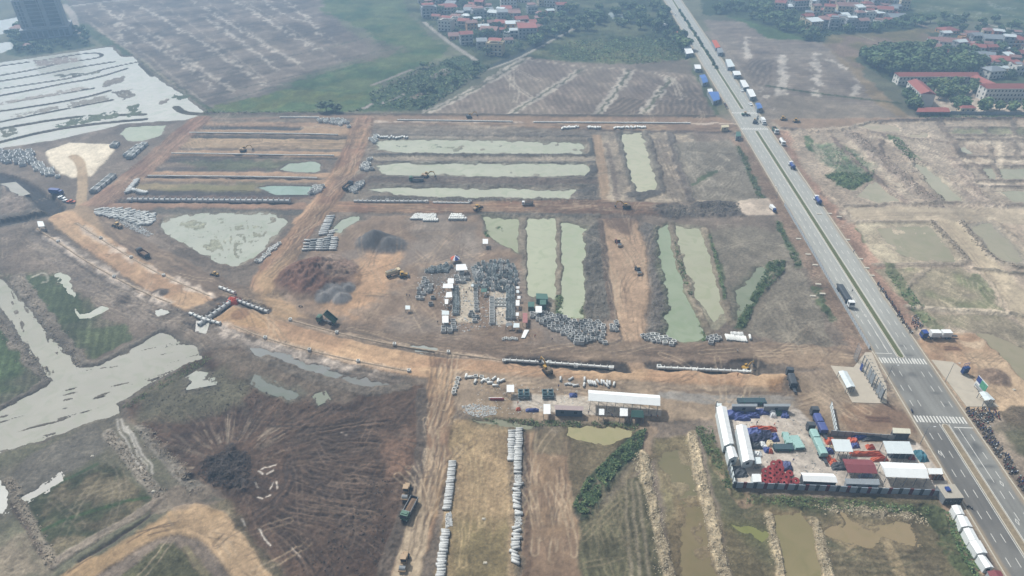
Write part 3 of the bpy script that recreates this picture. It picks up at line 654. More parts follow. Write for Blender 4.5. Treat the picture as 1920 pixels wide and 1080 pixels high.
# ---- yards by the avenue
area('works_yard', '850,700 1470,728 1500,700 1560,690 1640,720 1700,760 1726,800 1745,850 1790,920 1770,935 1380,912 1338,790 1200,790 1000,790 880,780 848,760', (166, 148, 124), h=.3, rag=1, fe=1.2, mot=.1, col2=(154, 138, 118), mix2=(20, 1.3, 0))
area('concrete_slab', '960,738 1098,744 1240,770 1240,782 1080,778 960,768', (200, 192, 178), h=.34, rag=.3, fe=.3, mot=.05)
area('works_yard', '1340,762 1484,758 1560,830 1720,830 1790,922 1380,910', (208, 200, 188), h=.32, rag=.5, fe=.5, mot=.08)
path('dirt_track', '1250,740 1330,752 1400,750 1490,752', 5, (160, 156, 148), rag=.8)
path(None, '1245,733 1400,738 1470,738', 2, (134, 118, 100), rag=1)
area('dirt_road', '1475,690 1500,700 1560,800 1580,830 1560,840 1530,800 1490,760', (150, 132, 110), rag=1.5, fe=1.5, op=.8)
area('works_yard', '1580,765 1650,757 1700,770 1718,800 1722,812 1600,815 1575,790', (154, 128, 100), rag=1.5, fe=2, col2=(136, 112, 92), mix2=(20, 1.3, 0))
area('haul_road', '1440,655 1530,650 1600,672 1600,700 1560,692 1500,690 1450,680', (164, 144, 120), h=.35, rag=1.5, fe=2)
area('mud_flat', '1440,735 1480,700 1492,735 1470,745', (140, 120, 98), rag=1, bump=.3)
area(None, '1440,712 1466,708 1468,735 1440,735', (180, 144, 104), rag=.8)

# ---- avenue shoulders and the mud flats right of it
for q, c in [('1382,262 1430,330 1500,450 1560,560 1625,664', (160, 136, 114)), ('1296,60 1330,130 1375,205', (150, 140, 118))]:
    path('verge', q, 9, c, h=.2, rag=1.5, fe=1.5, mot=.2, fine=.15)
for q in ['1384,275 1410,330 1428,370', '1460,418 1480,460 1500,500', '1545,575 1560,600', '1530,540 1545,580', '1300,130 1345,214']:
    path(None, q, 3.5, (88, 106, 66), rag=1.5, op=.9, bump=.5)
path('verge', '1470,250 1500,310 1560,390 1600,450 1650,530 1700,600', 12, (166, 134, 112), h=.2, rag=1.5, fe=1.5, mot=.14)
path(None, '1548,365 1585,390 1575,410', 6, (106, 90, 80), rag=2, op=.8, bump=.8)
path('verge', '1330,60 1370,110 1410,170 1448,222', 8, (168, 156, 140), rag=1.5)
area('mud_flat', '1480,245 1720,228 1960,225 2300,225 2300,430 1960,420 1590,420 1560,380 1500,310', (166, 150, 128), rag=2, fe=2, mot=.18, bump=.3, col2=(148, 136, 118), mix2=(20, 1.3, 0))
area('marsh', '1520,270 1580,272 1610,290 1640,312 1625,330 1570,325 1540,300', (152, 152, 128), rag=4, fe=4, mot=.2, col2=(104, 122, 92), mix2=(7, 1.8, .1), bump=.3)
area('marsh', '1546,330 1570,322 1620,325 1640,318 1636,338 1612,348 1600,357 1575,350', (92, 112, 66), rag=2, fe=1, bump=.5)
for q, w in [('1672,258 1690,275 1716,300', 7), ('1514,256 1518,280', 5), ('1640,365 1658,350', 4), ('1610,430 1628,455', 3), ('1662,436 1680,458', 3)]:
    path(None, q, w, (86, 110, 66), rag=1.5, bump=.5)
for q, w in [('1592,250 1640,290 1700,340 1760,390', 9), ('1680,265 1720,310 1768,378', 7), ('1716,300 1760,330 1826,380', 6), ('1790,300 1830,360 1850,385', 7)]:
    path('mud_bank', q, w, (150, 136, 120), h=.6, rag=2, bump=.7, mot=.25)
tracks(['1600,250 1660,300 1740,370', '1610,250 1672,305 1750,375', '1760,270 1800,320 1840,370', '1780,270 1815,310'], w=1, gauge=2.2, col=(126, 106, 90), op=.6)
pond('mud_pool', '1712,302 1734,312 1774,345 1806,376 1778,381 1748,352 1724,325', (200, 194, 168), bank=(160, 150, 128), fe=1.2)
pond('mud_pool', '1612,368 1640,340 1668,348 1690,378 1650,380', (196, 188, 162), bank=(162, 148, 126), fe=1.5, bed_add=.5)
pond('mud_pool', '1842,318 1960,314 2100,316 2100,338 1860,338', (192, 188, 162), bank=(160, 150, 128), fe=1.2)
pond('mud_pool', '1880,360 1960,358 2100,358 2100,382 1910,382', (192, 188, 162), bank=(160, 150, 128), fe=1.2)
pond('mud_pool', '1800,277 1812,276 1820,286 1806,286', (206, 202, 180), fe=.8)
pond('mud_pool', '1606,236 1630,231 1680,236 1690,246 1640,243', (212, 196, 168), bank=(170, 156, 134), fe=1)
pond('mud_pool', '1695,256 1735,248 1740,255 1705,262', (212, 196, 168), bank=(170, 156, 134), fe=1)
for y0, x0 in [(240, 1760), (254, 1790), (262, 1790), (295, 1800), (312, 1800), (339, 1830), (350, 1820), (384, 1880)]:
    path('mud_bank', [(x0, y0), (x0 + 100, y0), (2100, y0)], 3.2, (124, 112, 98), h=1.0, rag=.7, fe=1.2, bump=.4, sm_n=0)
area(None, '1790,242 2100,238 2100,252 1790,252', (116, 124, 88), rag=3, fe=2, op=.7)
path('mud_bank', '1586,386 1650,383 1712,382 1780,380 1826,381 2100,383', 3, (142, 130, 112), h=.7, rag=1, bump=.4)
area('silt_flat', '1588,390 1720,388 1960,392 2300,392 2300,440 1960,425 1870,418 1760,415 1600,412', (200, 186, 160), h=-.05, rag=1.5, fe=1.5, mot=.06, wet=.45)
area('silt_flat', '1756,412 1800,412 1830,440 1880,505 1960,580 2300,700 2300,760 1960,660 1900,590 1860,530 1810,480', (198, 184, 156), h=-.05, rag=1.2, fe=1.2, mot=.06, wet=.45)
tracks(['1600,400 1750,400 1960,412', '1610,408 1720,406 1820,410', '1770,415 1820,470 1880,550 1940,620', '1762,412 1800,455 1850,520', '1620,404 1740,398 1920,405'], w=.9, gauge=2, col=(160, 144, 120), op=.55)
area('fallow_field', '1602,418 1745,416 1812,490 1650,492 1632,470', (158, 146, 120), rag=1.2, mot=.12, col2=(176, 166, 138), mix2=(20, 1.3, 0))
pond('mud_pool', '1650,430 1740,425 1775,470 1790,488 1720,486 1680,470', (184, 176, 148), level=-.1, depth=.3, fe=3, bank=(162, 150, 126), bed_add=.4)
tracks(['1695,470 1730,430', '1690,440 1740,470', '1700,430 1742,480', '1680,460 1740,445'], w=1, gauge=2, col=(138, 128, 112), op=.7)
area('fallow_field', '1808,420 1862,416 1920,470 1960,500 1880,498 1850,470', (160, 150, 128), rag=1.2, mot=.12)
pond('mud_pool', '1822,424 1858,420 1900,462 1915,492 1885,490 1850,460', (188, 180, 154), level=-.1, depth=.3, fe=1.5, bank=(140, 132, 116))
for q in ['1600,418 1660,416 1745,416', '1745,416 1780,450 1812,488', '1812,488 1800,497 1720,496 1640,498', '1800,416 1840,460 1870,498 1960,504', '1862,416 1900,445 1960,490', '1700,576 1780,580 1900,590']:
    path('mud_bank', q, 3.0, (150, 138, 118), h=1.0, rag=.5, fe=1.2, bump=.3)
area('fallow_field', '1640,505 1800,500 1850,540 1880,580 1760,580 1690,560', (146, 136, 110), rag=1.5, mot=.16, col2=(112, 116, 80), mix2=(20, 1.5, -.2), stripe=(120, 5, .06, 1))
area('fallow_field', '1700,585 1880,592 1960,640 1960,700 1900,690 1860,640 1740,600', (140, 130, 106), rag=1.5, mot=.16, col2=(112, 114, 80), mix2=(20, 1.5, -.2))
for q in ['1668,500 1690,540 1720,580 1760,615', '1880,650 1920,680', '1830,520 1850,550']:
    path(None, q, 6, (96, 108, 68), rag=2, op=.8, bump=.5)
path(None, '1705,575 1780,583 1890,590', 3, (196, 182, 156), rag=.6, wet=.4)
pond('mud_pool', '1836,628 1862,630 1920,655 1960,690 2100,760 2100,800 1960,745 1900,700 1870,660', (176, 166, 138), level=-.15, fe=1.2, bank=(138, 126, 106))
area('works_yard', '1716,640 1740,625 1830,628 1870,660 1930,720 1990,790 2100,900 2000,900 1900,790 1810,765', (174, 144, 114), h=.3, rag=1, fe=1.2, mot=.12, col2=(196, 172, 140), mix2=(20, 1.4, -.1))
area(None, '1800,640 1850,640 1840,652 1800,650', (206, 184, 154), rag=1.5)
mound('1865,708', 6.5, 2.6, (140, 120, 102), name='soil_heap', bump=.3)
area('verge', '1870,770 1960,760 2100,860 2100,1000 1960,900', (122, 108, 86), rag=2, mot=.2)
area(None, '1870,800 1960,800 1960,880 1900,840', (112, 110, 82), rag=2, fe=2)
for q in ['1770,652 1795,654', '1772,657 1800,657', '1626,783 1668,786', '1630,789 1668,791']:
    path(None, q, .9, (92, 62, 50), rag=.3, op=.9)

# ---- right-hand mud flats: more bunds, wet strips and wheel marks
for q, w, c in [('1760,228 1800,290 1850,330', 5, (118, 106, 92)), ('1640,248 1720,262 1800,268', 3, (132, 118, 102)), ('1850,240 1856,300 1880,340', 3, (126, 114, 98)), ('1900,225 1904,300', 3, (126, 114, 98)), ('1655,252 1650,300 1680,330', 3, (124, 110, 96)), ('1560,258 1600,300 1660,350 1700,380', 4, (128, 112, 98)), ('1830,505 1900,512 1960,520', 3, (118, 110, 92)), ('1900,590 1960,600', 3, (118, 110, 92)), ('1740,500 1700,540', 2, (150, 138, 116))]:
    path('mud_bank', q, w, c, h=.5, rag=1.5, bump=.5, mot=.3)
for q in ['1800,258 1900,256 2000,256', '1810,268 1960,270', '1806,304 1960,304', '1830,345 1960,346', '1640,258 1700,275', '1870,270 1880,330', '1590,262 1640,310 1700,362']:
    path(None, q, 4, (190, 176, 150), rag=2.5, op=.75, gap=.1, wet=.4)
def random_tracks(s, n, heading, seed, cols, w=.5, op=.5, ln=26, gauge=2.0, spread=14):
    r = random.Random(seed)
    poly = pts(s)
    x0, x1, y0, y1 = min(p[0] for p in poly), max(p[0] for p in poly), min(p[1] for p in poly), max(p[1] for p in poly)
    for _ in range(n):
        for _k in range(40):
            q = (r.uniform(x0, x1), r.uniform(y0, y1))
            c = False
            for (ax, ay), (bx, by) in zip(poly, poly[1:] + poly[:1]):
                if (ay > q[1]) != (by > q[1]) and q[0] < (bx - ax) * (q[1] - ay) / (by - ay) + ax:
                    c = not c
            if c:
                break
        X0, Y0 = P(*q)
        a = math.radians(heading + r.gauss(0, spread))
        cu = r.gauss(0, .02)
        p = []
        for k in range(5):
            p.append(toPx(X0, Y0))
            X0 += math.sin(a) * ln / 4
            Y0 += math.cos(a) * ln / 4
            a += cu * ln / 4
        tracks([p], w=w, gauge=gauge, col=r.choice(cols), op=op * r.uniform(.6, 1.2))
LD = [(196, 178, 150), (112, 96, 80), (100, 84, 70)]
random_tracks('560,580 640,440 900,410 970,480 980,540 900,640 700,612', 46, 20, 1, LD, spread=60)
random_tracks('520,590 700,615 950,655 1400,650 1580,670 1400,668 900,660 560,610', 60, 90, 2, LD, op=.55)
random_tracks('1130,420 1190,415 1212,480 1212,680 1170,680', 26, 2, 3, LD, spread=5, ln=40)
random_tracks('850,705 1460,730 1440,740 900,735', 26, 90, 4, LD)
random_tracks('1250,740 1500,735 1560,800 1340,760', 16, 80, 5, LD, spread=40)
random_tracks('640,380 1120,380 1250,392 1120,398 640,396', 40, 90, 6, LD, spread=5, ln=40)
random_tracks('375,228 330,268 200,375 160,400 215,372 390,232', 30, 40, 7, LD, spread=5, ln=34)
random_tracks('685,228 640,335 560,440 505,530 490,520 620,350 665,240', 40, 22, 8, LD, spread=5, ln=34)
random_tracks('150,395 280,480 500,580 480,590 250,480', 24, 125, 9, LD, spread=8, ln=34)
random_tracks('800,740 840,740 800,1000 760,1075 740,1075 790,900', 50, 8, 10, LD, spread=3, ln=30, op=.6)
random_tracks('240,1000 330,970 420,1000 480,1080 440,1080 360,985', 14, 90, 11, LD, spread=40, ln=18)
random_tracks('860,800 950,800 960,1080 850,1080', 22, 2, 12, [(190, 170, 130), (146, 124, 92)], spread=6, ln=30)
random_tracks('1000,850 1070,860 1080,1080 990,1080', 22, 2, 13, LD, spread=5, ln=26)
random_tracks('1740,640 1830,640 1900,720 1800,740', 14, 120, 14, LD, spread=60, ln=20)
random_tracks('1600,395 1920,400 1920,420 1760,412', 24, 92, 15, [(168, 152, 128), (214, 200, 174)], spread=5, ln=40)
random_tracks('380,225 1380,240 1380,248 380,238', 50, 90, 16, LD, spread=3, ln=60, w=.9)
random_tracks('330,266 640,258 640,280 320,280', 20, 90, 17, LD, spread=6, ln=40, w=.9)
random_tracks('500,770 690,750 690,850 640,1040 600,1050', 50, 90, 18, [(70, 60, 54), (120, 104, 90)], spread=50, ln=22, op=.6)
random_tracks('1180,930 1240,1080 1100,1080 1100,990', 16, 8, 19, [(150, 140, 108)], spread=20, ln=22)
random_tracks('1400,940 1750,960 1800,1080 1400,1080', 24, 80, 20, [(146, 132, 98), (92, 92, 64)], spread=20, ln=24)
random_tracks('40,428 110,455 330,585 420,622 300,612 150,550 60,480', 44, 122, 21, [(188, 172, 148), (96, 84, 74), (170, 154, 132)], spread=12, ln=26)
random_tracks('-60,430 50,440 90,500 20,515 -60,500', 18, 110, 22, LD, spread=40, ln=20)
random_tracks('-20,350 60,380 90,395 -20,410', 12, 80, 23, LD, spread=50, ln=18)
random_tracks('160,300 330,268 250,330 180,380 160,380', 16, 40, 24, LD, spread=20, ln=24)
random_tracks('1265,275 1395,275 1430,375 1310,370', 30, 30, 25, [(188, 180, 160), (112, 102, 88)], spread=50, ln=24)
random_tracks('1340,435 1480,440 1550,640 1400,615', 40, 140, 26, [(176, 166, 144), (108, 98, 84)], spread=50, ln=26)
random_tracks('1490,250 1720,235 1920,235 1920,380 1600,380', 50, 140, 27, [(200, 186, 162), (120, 106, 92)], spread=30, ln=36, w=.8)
random_tracks('1650,505 1850,505 1880,580 1720,570', 34, 170, 28, [(176, 164, 136), (104, 98, 76)], spread=25, ln=26)
random_tracks('1470,665 1600,680 1560,760 1500,740', 24, 130, 29, LD, spread=40, ln=24)
random_tracks('700,236 1115,246 1120,380 660,376', 50, 90, 30, [(176, 164, 142), (104, 96, 86)], spread=6, ln=30, w=.8)
random_tracks('-60,850 200,790 340,890 250,960 60,1000', 20, 110, 31, [(160, 150, 128), (92, 86, 74)], spread=40, ln=18, op=.4)
for q in ['70,430 110,456 160,490 215,521 270,550 322,570', '145,421 190,450 240,481 300,516 392,556', '400,612 470,640 560,668 700,698']:
    path(None, q, 4.2, (214, 200, 184), rag=2.2, fe=1.2, mot=.4, op=.7, gap=.25)
# dry crust and damp patches
_road = np.isin(RID, [REG.index(n) for n in ('haul_road', 'dirt_track', 'dirt_road', 'sand_pad', 'churned_field', 'casting_bed', 'concrete_slab') if n in REG])
_q = np.where(_road, .35, 1.0)
SOIL *= (1 + _q * (.16 * sm((N7 - .25) * 3) - .16 * sm((-N20 - .2) * 2.5) + .10 * sm((N20 - .3) * 3)))[..., None]
# grit: fine unevenness of colour and level everywhere, fading with distance
_rg = np.random.RandomState(5)
_g = np.clip(260.0 / Y, .25, 1.2)
_pale = {REG.index(n) for n in ('haul_road', 'dirt_road', 'dirt_track', 'sand_pad', 'silt_flat', 'casting_bed', 'concrete_slab', 'school_yard', 'rubble_berm', 'drain_line', 'churned_field', 'mud_heap', 'site_apron', 'fallow_strip', 'works_yard', 'soil_heap') if n in REG}
_keep = np.isin(RID, list(_pale))
SOIL *= np.array([1.03, .99, .96])
_lum = SOIL.mean(-1, keepdims=True)
SOIL[:] = _lum + np.where(_keep, .92, .80)[..., None] * (SOIL - _lum)
SOIL *= np.where(_keep, 1.0, .84)[..., None]
SOIL *= (1 + .6 * sm((PXg - 1277 - .685 * PYg) / 30) * sm((PYg - 224) / 8) * sm((680 - PYg) / 80) * ~_keep)[..., None]
SOIL *= (1 - .10 * sm((Y - 470) / 60))[..., None]
SOIL *= (1 + _g * (.09 * N1 + .08 * N2 + .05 * N7 + .10 * _rg.uniform(-1, 1, X.shape)))[..., None]
HGT += _g * .05 * _rg.uniform(-1, 1, X.shape) * (WET > .5)
# ------------------------------------------------------------------ flatten under the avenue
ROAD_L, ROAD_R = (1245, .594), (1277, .685)
_a, _b = P(ROAD_L[0] + ROAD_L[1] * 787, 787), P(ROAD_R[0] + ROAD_R[1] * 787, 787)
_c, _d = P(ROAD_L[0], 0), P(ROAD_R[0], 0)
RO = Vector(((_a[0] + _b[0]) / 2, (_a[1] + _b[1]) / 2, 0))
RU = (Vector(((_c[0] + _d[0]) / 2, (_c[1] + _d[1]) / 2, 0)) - RO).normalized()
RV = Vector((RU.y, -RU.x, 0))
ROAD_W = 19.45
def road(s, t, z=0.0):
    v = RO + RU * s + RV * t
    return (v.x, v.y, z)
def road_st(px, py):
    x, y = P(px, py)
    d = Vector((x, y, 0)) - RO
    return d.dot(RU), d.dot(RV)
_s = (X - RO.x) * RU.x + (Y - RO.y) * RU.y
_t = (X - RO.x) * RV.x + (Y - RO.y) * RV.y
_m = sm((ROAD_W / 2 + 3.5 - np.abs(_t)) / 2)
HGT += (0.0 - HGT) * _m
_m2 = sm((ROAD_W / 2 + 1.6 - np.abs(_t)) / 1.2)
SOIL += (lin((176, 160, 138)) * (1 + .15 * N7)[..., None] - SOIL) * _m2[..., None]

# ------------------------------------------------------------------ helpers for materials and meshes
def mat(name, col, rough=.8, spec=.3, metal=0.0, noise=.12, nscale=1.5, bump=0.0, attr=None, bscale=None, wetattr=False, coat=0, objvar=0):
    m = bpy.data.materials.new(name)
    m.use_nodes = True
    nt = m.node_tree
    b = nt.nodes['Principled BSDF']
    tc = nt.nodes.new('ShaderNodeNewGeometry') if attr else nt.nodes.new('ShaderNodeTexCoord')
    co = tc.outputs['Position'] if attr else tc.outputs['Object']
    nz = nt.nodes.new('ShaderNodeTexNoise')
    nz.inputs['Scale'].default_value = nscale
    nz.inputs['Detail'].default_value = 8
    nz.inputs['Roughness'].default_value = .7
    nt.links.new(co, nz.inputs['Vector'])
    mr = nt.nodes.new('ShaderNodeMapRange')
    mr.inputs['From Min'].default_value, mr.inputs['From Max'].default_value = .25, .75
    mr.inputs['To Min'].default_value, mr.inputs['To Max'].default_value = 1 - noise, 1 + noise
    nt.links.new(nz.outputs['Fac'], mr.inputs['Value'])
    mx = nt.nodes.new('ShaderNodeVectorMath')
    mx.operation = 'SCALE'
    if attr:
        at = nt.nodes.new('ShaderNodeAttribute')
        at.attribute_name = attr
        nt.links.new(at.outputs['Color'], mx.inputs[0])
        if wetattr:
            nt.links.new(at.outputs['Alpha'], b.inputs['Roughness'])
    else:
        mx.inputs[0].default_value = tuple(col)
    fac = mr.outputs['Result']
    if objvar:
        oi = nt.nodes.new('ShaderNodeObjectInfo')
        m2 = nt.nodes.new('ShaderNodeMapRange')
        m2.inputs['To Min'].default_value, m2.inputs['To Max'].default_value = 1 - objvar, 1 + objvar
        nt.links.new(oi.outputs['Random'], m2.inputs['Value'])
        mm = nt.nodes.new('ShaderNodeMath')
        mm.operation = 'MULTIPLY'
        nt.links.new(fac, mm.inputs[0])
        nt.links.new(m2.outputs['Result'], mm.inputs[1])
        fac = mm.outputs[0]
    nt.links.new(fac, mx.inputs['Scale'])
    nt.links.new(mx.outputs[0], b.inputs['Base Color'])
    if not wetattr:
        b.inputs['Roughness'].default_value = rough
    b.inputs['Specular IOR Level'].default_value = spec
    b.inputs['Metallic'].default_value = metal
    if coat:
        b.inputs['Coat Weight'].default_value = coat
    if bump:
        bp = nt.nodes.new('ShaderNodeBump')
        bp.inputs['Strength'].default_value = bump
        bp.inputs['Distance'].default_value = .25
        nz2 = nt.nodes.new('ShaderNodeTexNoise')
        nz2.inputs['Scale'].default_value = bscale or nscale * 1.7
        nz2.inputs['Detail'].default_value = 6
        nt.links.new(co, nz2.inputs['Vector'])
        nt.links.new(nz2.outputs['Fac'], bp.inputs['Height'])
        nt.links.new(bp.outputs[0], b.inputs['Normal'])
    return m

M_EARTH = mat('bare_earth', None, attr='soil', noise=.42, nscale=.8, bump=.8, wetattr=True, spec=.25)
M_MUD = mat('churned_mud', None, attr='soil', noise=.5, nscale=.6, bump=1.0, wetattr=True, spec=.3)
M_GRASS = mat('grassland', None, attr='soil', noise=.5, nscale=.8, bump=1.0, wetattr=True, spec=.1)
M_SMOOTH = mat('packed_earth', None, attr='soil', noise=.16, nscale=.8, bump=.35, wetattr=True, spec=.25)
SMOOTHS = {'haul_road', 'dirt_track', 'dirt_road', 'sand_pad', 'casting_bed', 'concrete_slab', 'silt_flat', 'school_yard', 'site_apron', 'gravel_heap', 'stubble_field', 'works_yard'}
GREENS = {'green_field', 'garden_plot', 'field_bank', 'lawn', 'village_ground', 'meadow', 'paddy_field', 'hedge_bank', 'grass_patch', 'verge', 'marsh', 'field_dyke', 'barley_field', 'wet_field', 'paddy_bank'}
MUDS = {'mud_heap', 'mud_bank', 'rubble_berm', 'mud_flat', 'trench', 'ditch', 'soil_heap', 'river_bank'}

def obj(name, me, mats, parent=None):
    o = bpy.data.objects.new(name, me)
    COL.objects.link(o)
    if mats is not None and not me.materials:
        for m in (mats if isinstance(mats, (list, tuple)) else [mats]):
            me.materials.append(m)
    if parent is not None:
        o.parent = parent
    return o
def mesh_np(name, co, faces, smooth=True):
    """co (n,3), faces (m,k): fast mesh from arrays"""
    me = bpy.data.meshes.new(name)
    n, m, k = len(co), len(faces), faces.shape[1]
    me.vertices.add(n)
    me.vertices.foreach_set('co', np.ascontiguousarray(co, np.float32).ravel())
    me.loops.add(m * k)
    me.loops.foreach_set('vertex_index', np.ascontiguousarray(faces, np.int32).ravel())
    me.polygons.add(m)
    me.polygons.foreach_set('loop_start', np.arange(0, m * k, k, dtype=np.int32))
    me.polygons.foreach_set('loop_total', np.full(m, k, np.int32))
    me.polygons.foreach_set('use_smooth', np.full(m, smooth, bool))
    me.update(calc_edges=True)
    return me

def zat(x, y):
    """ground height at a point"""
    px, py = toPx(x, y)
    i = np.interp(px, cx, np.arange(NC))
    r = np.interp(-py, -ry, np.arange(NR))
    i0, r0 = min(int(i), NC - 2), min(int(r), NR - 2)
    u, v = i - i0, r - r0
    h = HGT[r0:r0 + 2, i0:i0 + 2]
    return float((h[0, 0] * (1 - u) + h[0, 1] * u) * (1 - v) + (h[1, 0] * (1 - u) + h[1, 1] * u) * v)
def at(px, py, dz=0.0):
    x, y = P(px, py)
    return Vector((x, y, zat(x, y) + dz))

def build_ground():
    idx = np.arange(NR * NC).reshape(NR, NC)
    q = np.stack([idx[:-1, :-1], idx[:-1, 1:], idx[1:, 1:], idx[1:, :-1]], -1).reshape(-1, 4)
    rid = RID[:-1, :-1].ravel()
    co = np.stack([X, Y, HGT], -1).reshape(-1, 3)
    soil = np.concatenate([np.clip(SOIL, .01, .9), np.clip(WET, .05, 1)[..., None]], -1).reshape(-1, 4)
    for i, nm in enumerate(REG):
        f = q[rid == i]
        if not len(f):
            continue
        u, inv = np.unique(f, return_inverse=True)
        me = mesh_np(nm, co[u], inv.reshape(-1, 4))
        a = me.attributes.new('soil', 'FLOAT_COLOR', 'POINT')
        a.data.foreach_set('color', soil[u].astype(np.float32).ravel())
        o = obj(nm, me, M_GRASS if nm in GREENS else M_SMOOTH if nm in SMOOTHS else M_MUD if nm in MUDS else M_EARTH)
        o['kind'] = 'structure'
build_ground()

def water_mat(col, rough, ripple):
    m = bpy.data.materials.new('turbid_water')
    m.use_nodes = True
    nt = m.node_tree
    b = nt.nodes['Principled BSDF']
    g = nt.nodes.new('ShaderNodeNewGeometry')
    nz = nt.nodes.new('ShaderNodeTexNoise')
    nz.inputs['Scale'].default_value = .05
    nz.inputs['Detail'].default_value = 4
    nt.links.new(g.outputs['Position'], nz.inputs['Vector'])
    mr = nt.nodes.new('ShaderNodeMapRange')
    mr.inputs['To Min'].default_value, mr.inputs['To Max'].default_value = .78, 1.12
    nt.links.new(nz.outputs['Fac'], mr.inputs['Value'])
    mx = nt.nodes.new('ShaderNodeVectorMath')
    mx.operation = 'SCALE'
    mx.inputs[0].default_value = tuple(lin(col, .58))
    nt.links.new(mr.outputs[0], mx.inputs['Scale'])
    n3 = nt.nodes.new('ShaderNodeTexNoise')
    n3.inputs['Scale'].default_value = .12
    n3.inputs['Detail'].default_value = 6
    n3.inputs['Distortion'].default_value = 1.5
    nt.links.new(g.outputs['Position'], n3.inputs['Vector'])
    m3 = nt.nodes.new('ShaderNodeMapRange')
    m3.inputs['From Min'].default_value, m3.inputs['From Max'].default_value = .48, .66
    nt.links.new(n3.outputs['Fac'], m3.inputs['Value'])
    mc = nt.nodes.new('ShaderNodeMixRGB')
    k = lin(col, .58)
    mc.inputs[2].default_value = (k[0] * .84, k[1] * .88, k[2] * .82, 1)
    nt.links.new(m3.outputs[0], mc.inputs[0])
    nt.links.new(mx.outputs[0], mc.inputs[1])
    nt.links.new(mc.outputs[0], b.inputs['Base Color'])
    b.inputs['Roughness'].default_value = rough
    b.inputs['IOR'].default_value = 1.33
    bp = nt.nodes.new('ShaderNodeBump')
    bp.inputs['Strength'].default_value = .12 * ripple
    bp.inputs['Distance'].default_value = .1
    n2 = nt.nodes.new('ShaderNodeTexNoise')
    n2.inputs['Scale'].default_value = .8
    nt.links.new(g.outputs['Position'], n2.inputs['Vector'])
    nt.links.new(n2.outputs['Fac'], bp.inputs['Height'])
    nt.links.new(bp.outputs[0], b.inputs['Normal'])
    return m
_wm = {}
def build_water():
    for k, (name, p, col, level, rough, ripple) in enumerate(WATER):
        w = [Vector((*P(*q), 0)) for q in p]
        n = len(w)
        ar = sum(w[i].x * w[(i + 1) % n].y - w[(i + 1) % n].x * w[i].y for i in range(n))
        sgn = 1 if ar > 0 else -1
        out = []
        for i in range(n):
            e1, e2 = (w[i] - w[i - 1]).normalized(), (w[(i + 1) % n] - w[i]).normalized()
            nn = Vector((e1.y + e2.y, -(e1.x + e2.x), 0))
            nn = nn.normalized() * sgn if nn.length > .1 else Vector((0, 0, 0))
            out.append(w[i] + nn * 1.8)
        bm = bmesh.new()
        z = level + .003 * (k % 12)
        f = bm.faces.new([bm.verts.new((v.x, v.y, z)) for v in out])
        bmesh.ops.triangulate(bm, faces=[f])
        bm.normal_update()
        dn = [f for f in bm.faces if f.normal.z < 0]
        if dn:
            bmesh.ops.reverse_faces(bm, faces=dn)
        me = bpy.data.meshes.new(name)
        bm.to_mesh(me)
        bm.free()
        rough = min(rough, .1)
        key = (col, rough, ripple)
        if key not in _wm:
            _wm[key] = water_mat(col, rough, ripple)
        o = obj(name, me, _wm[key])
        o['kind'] = 'structure'
build_water()
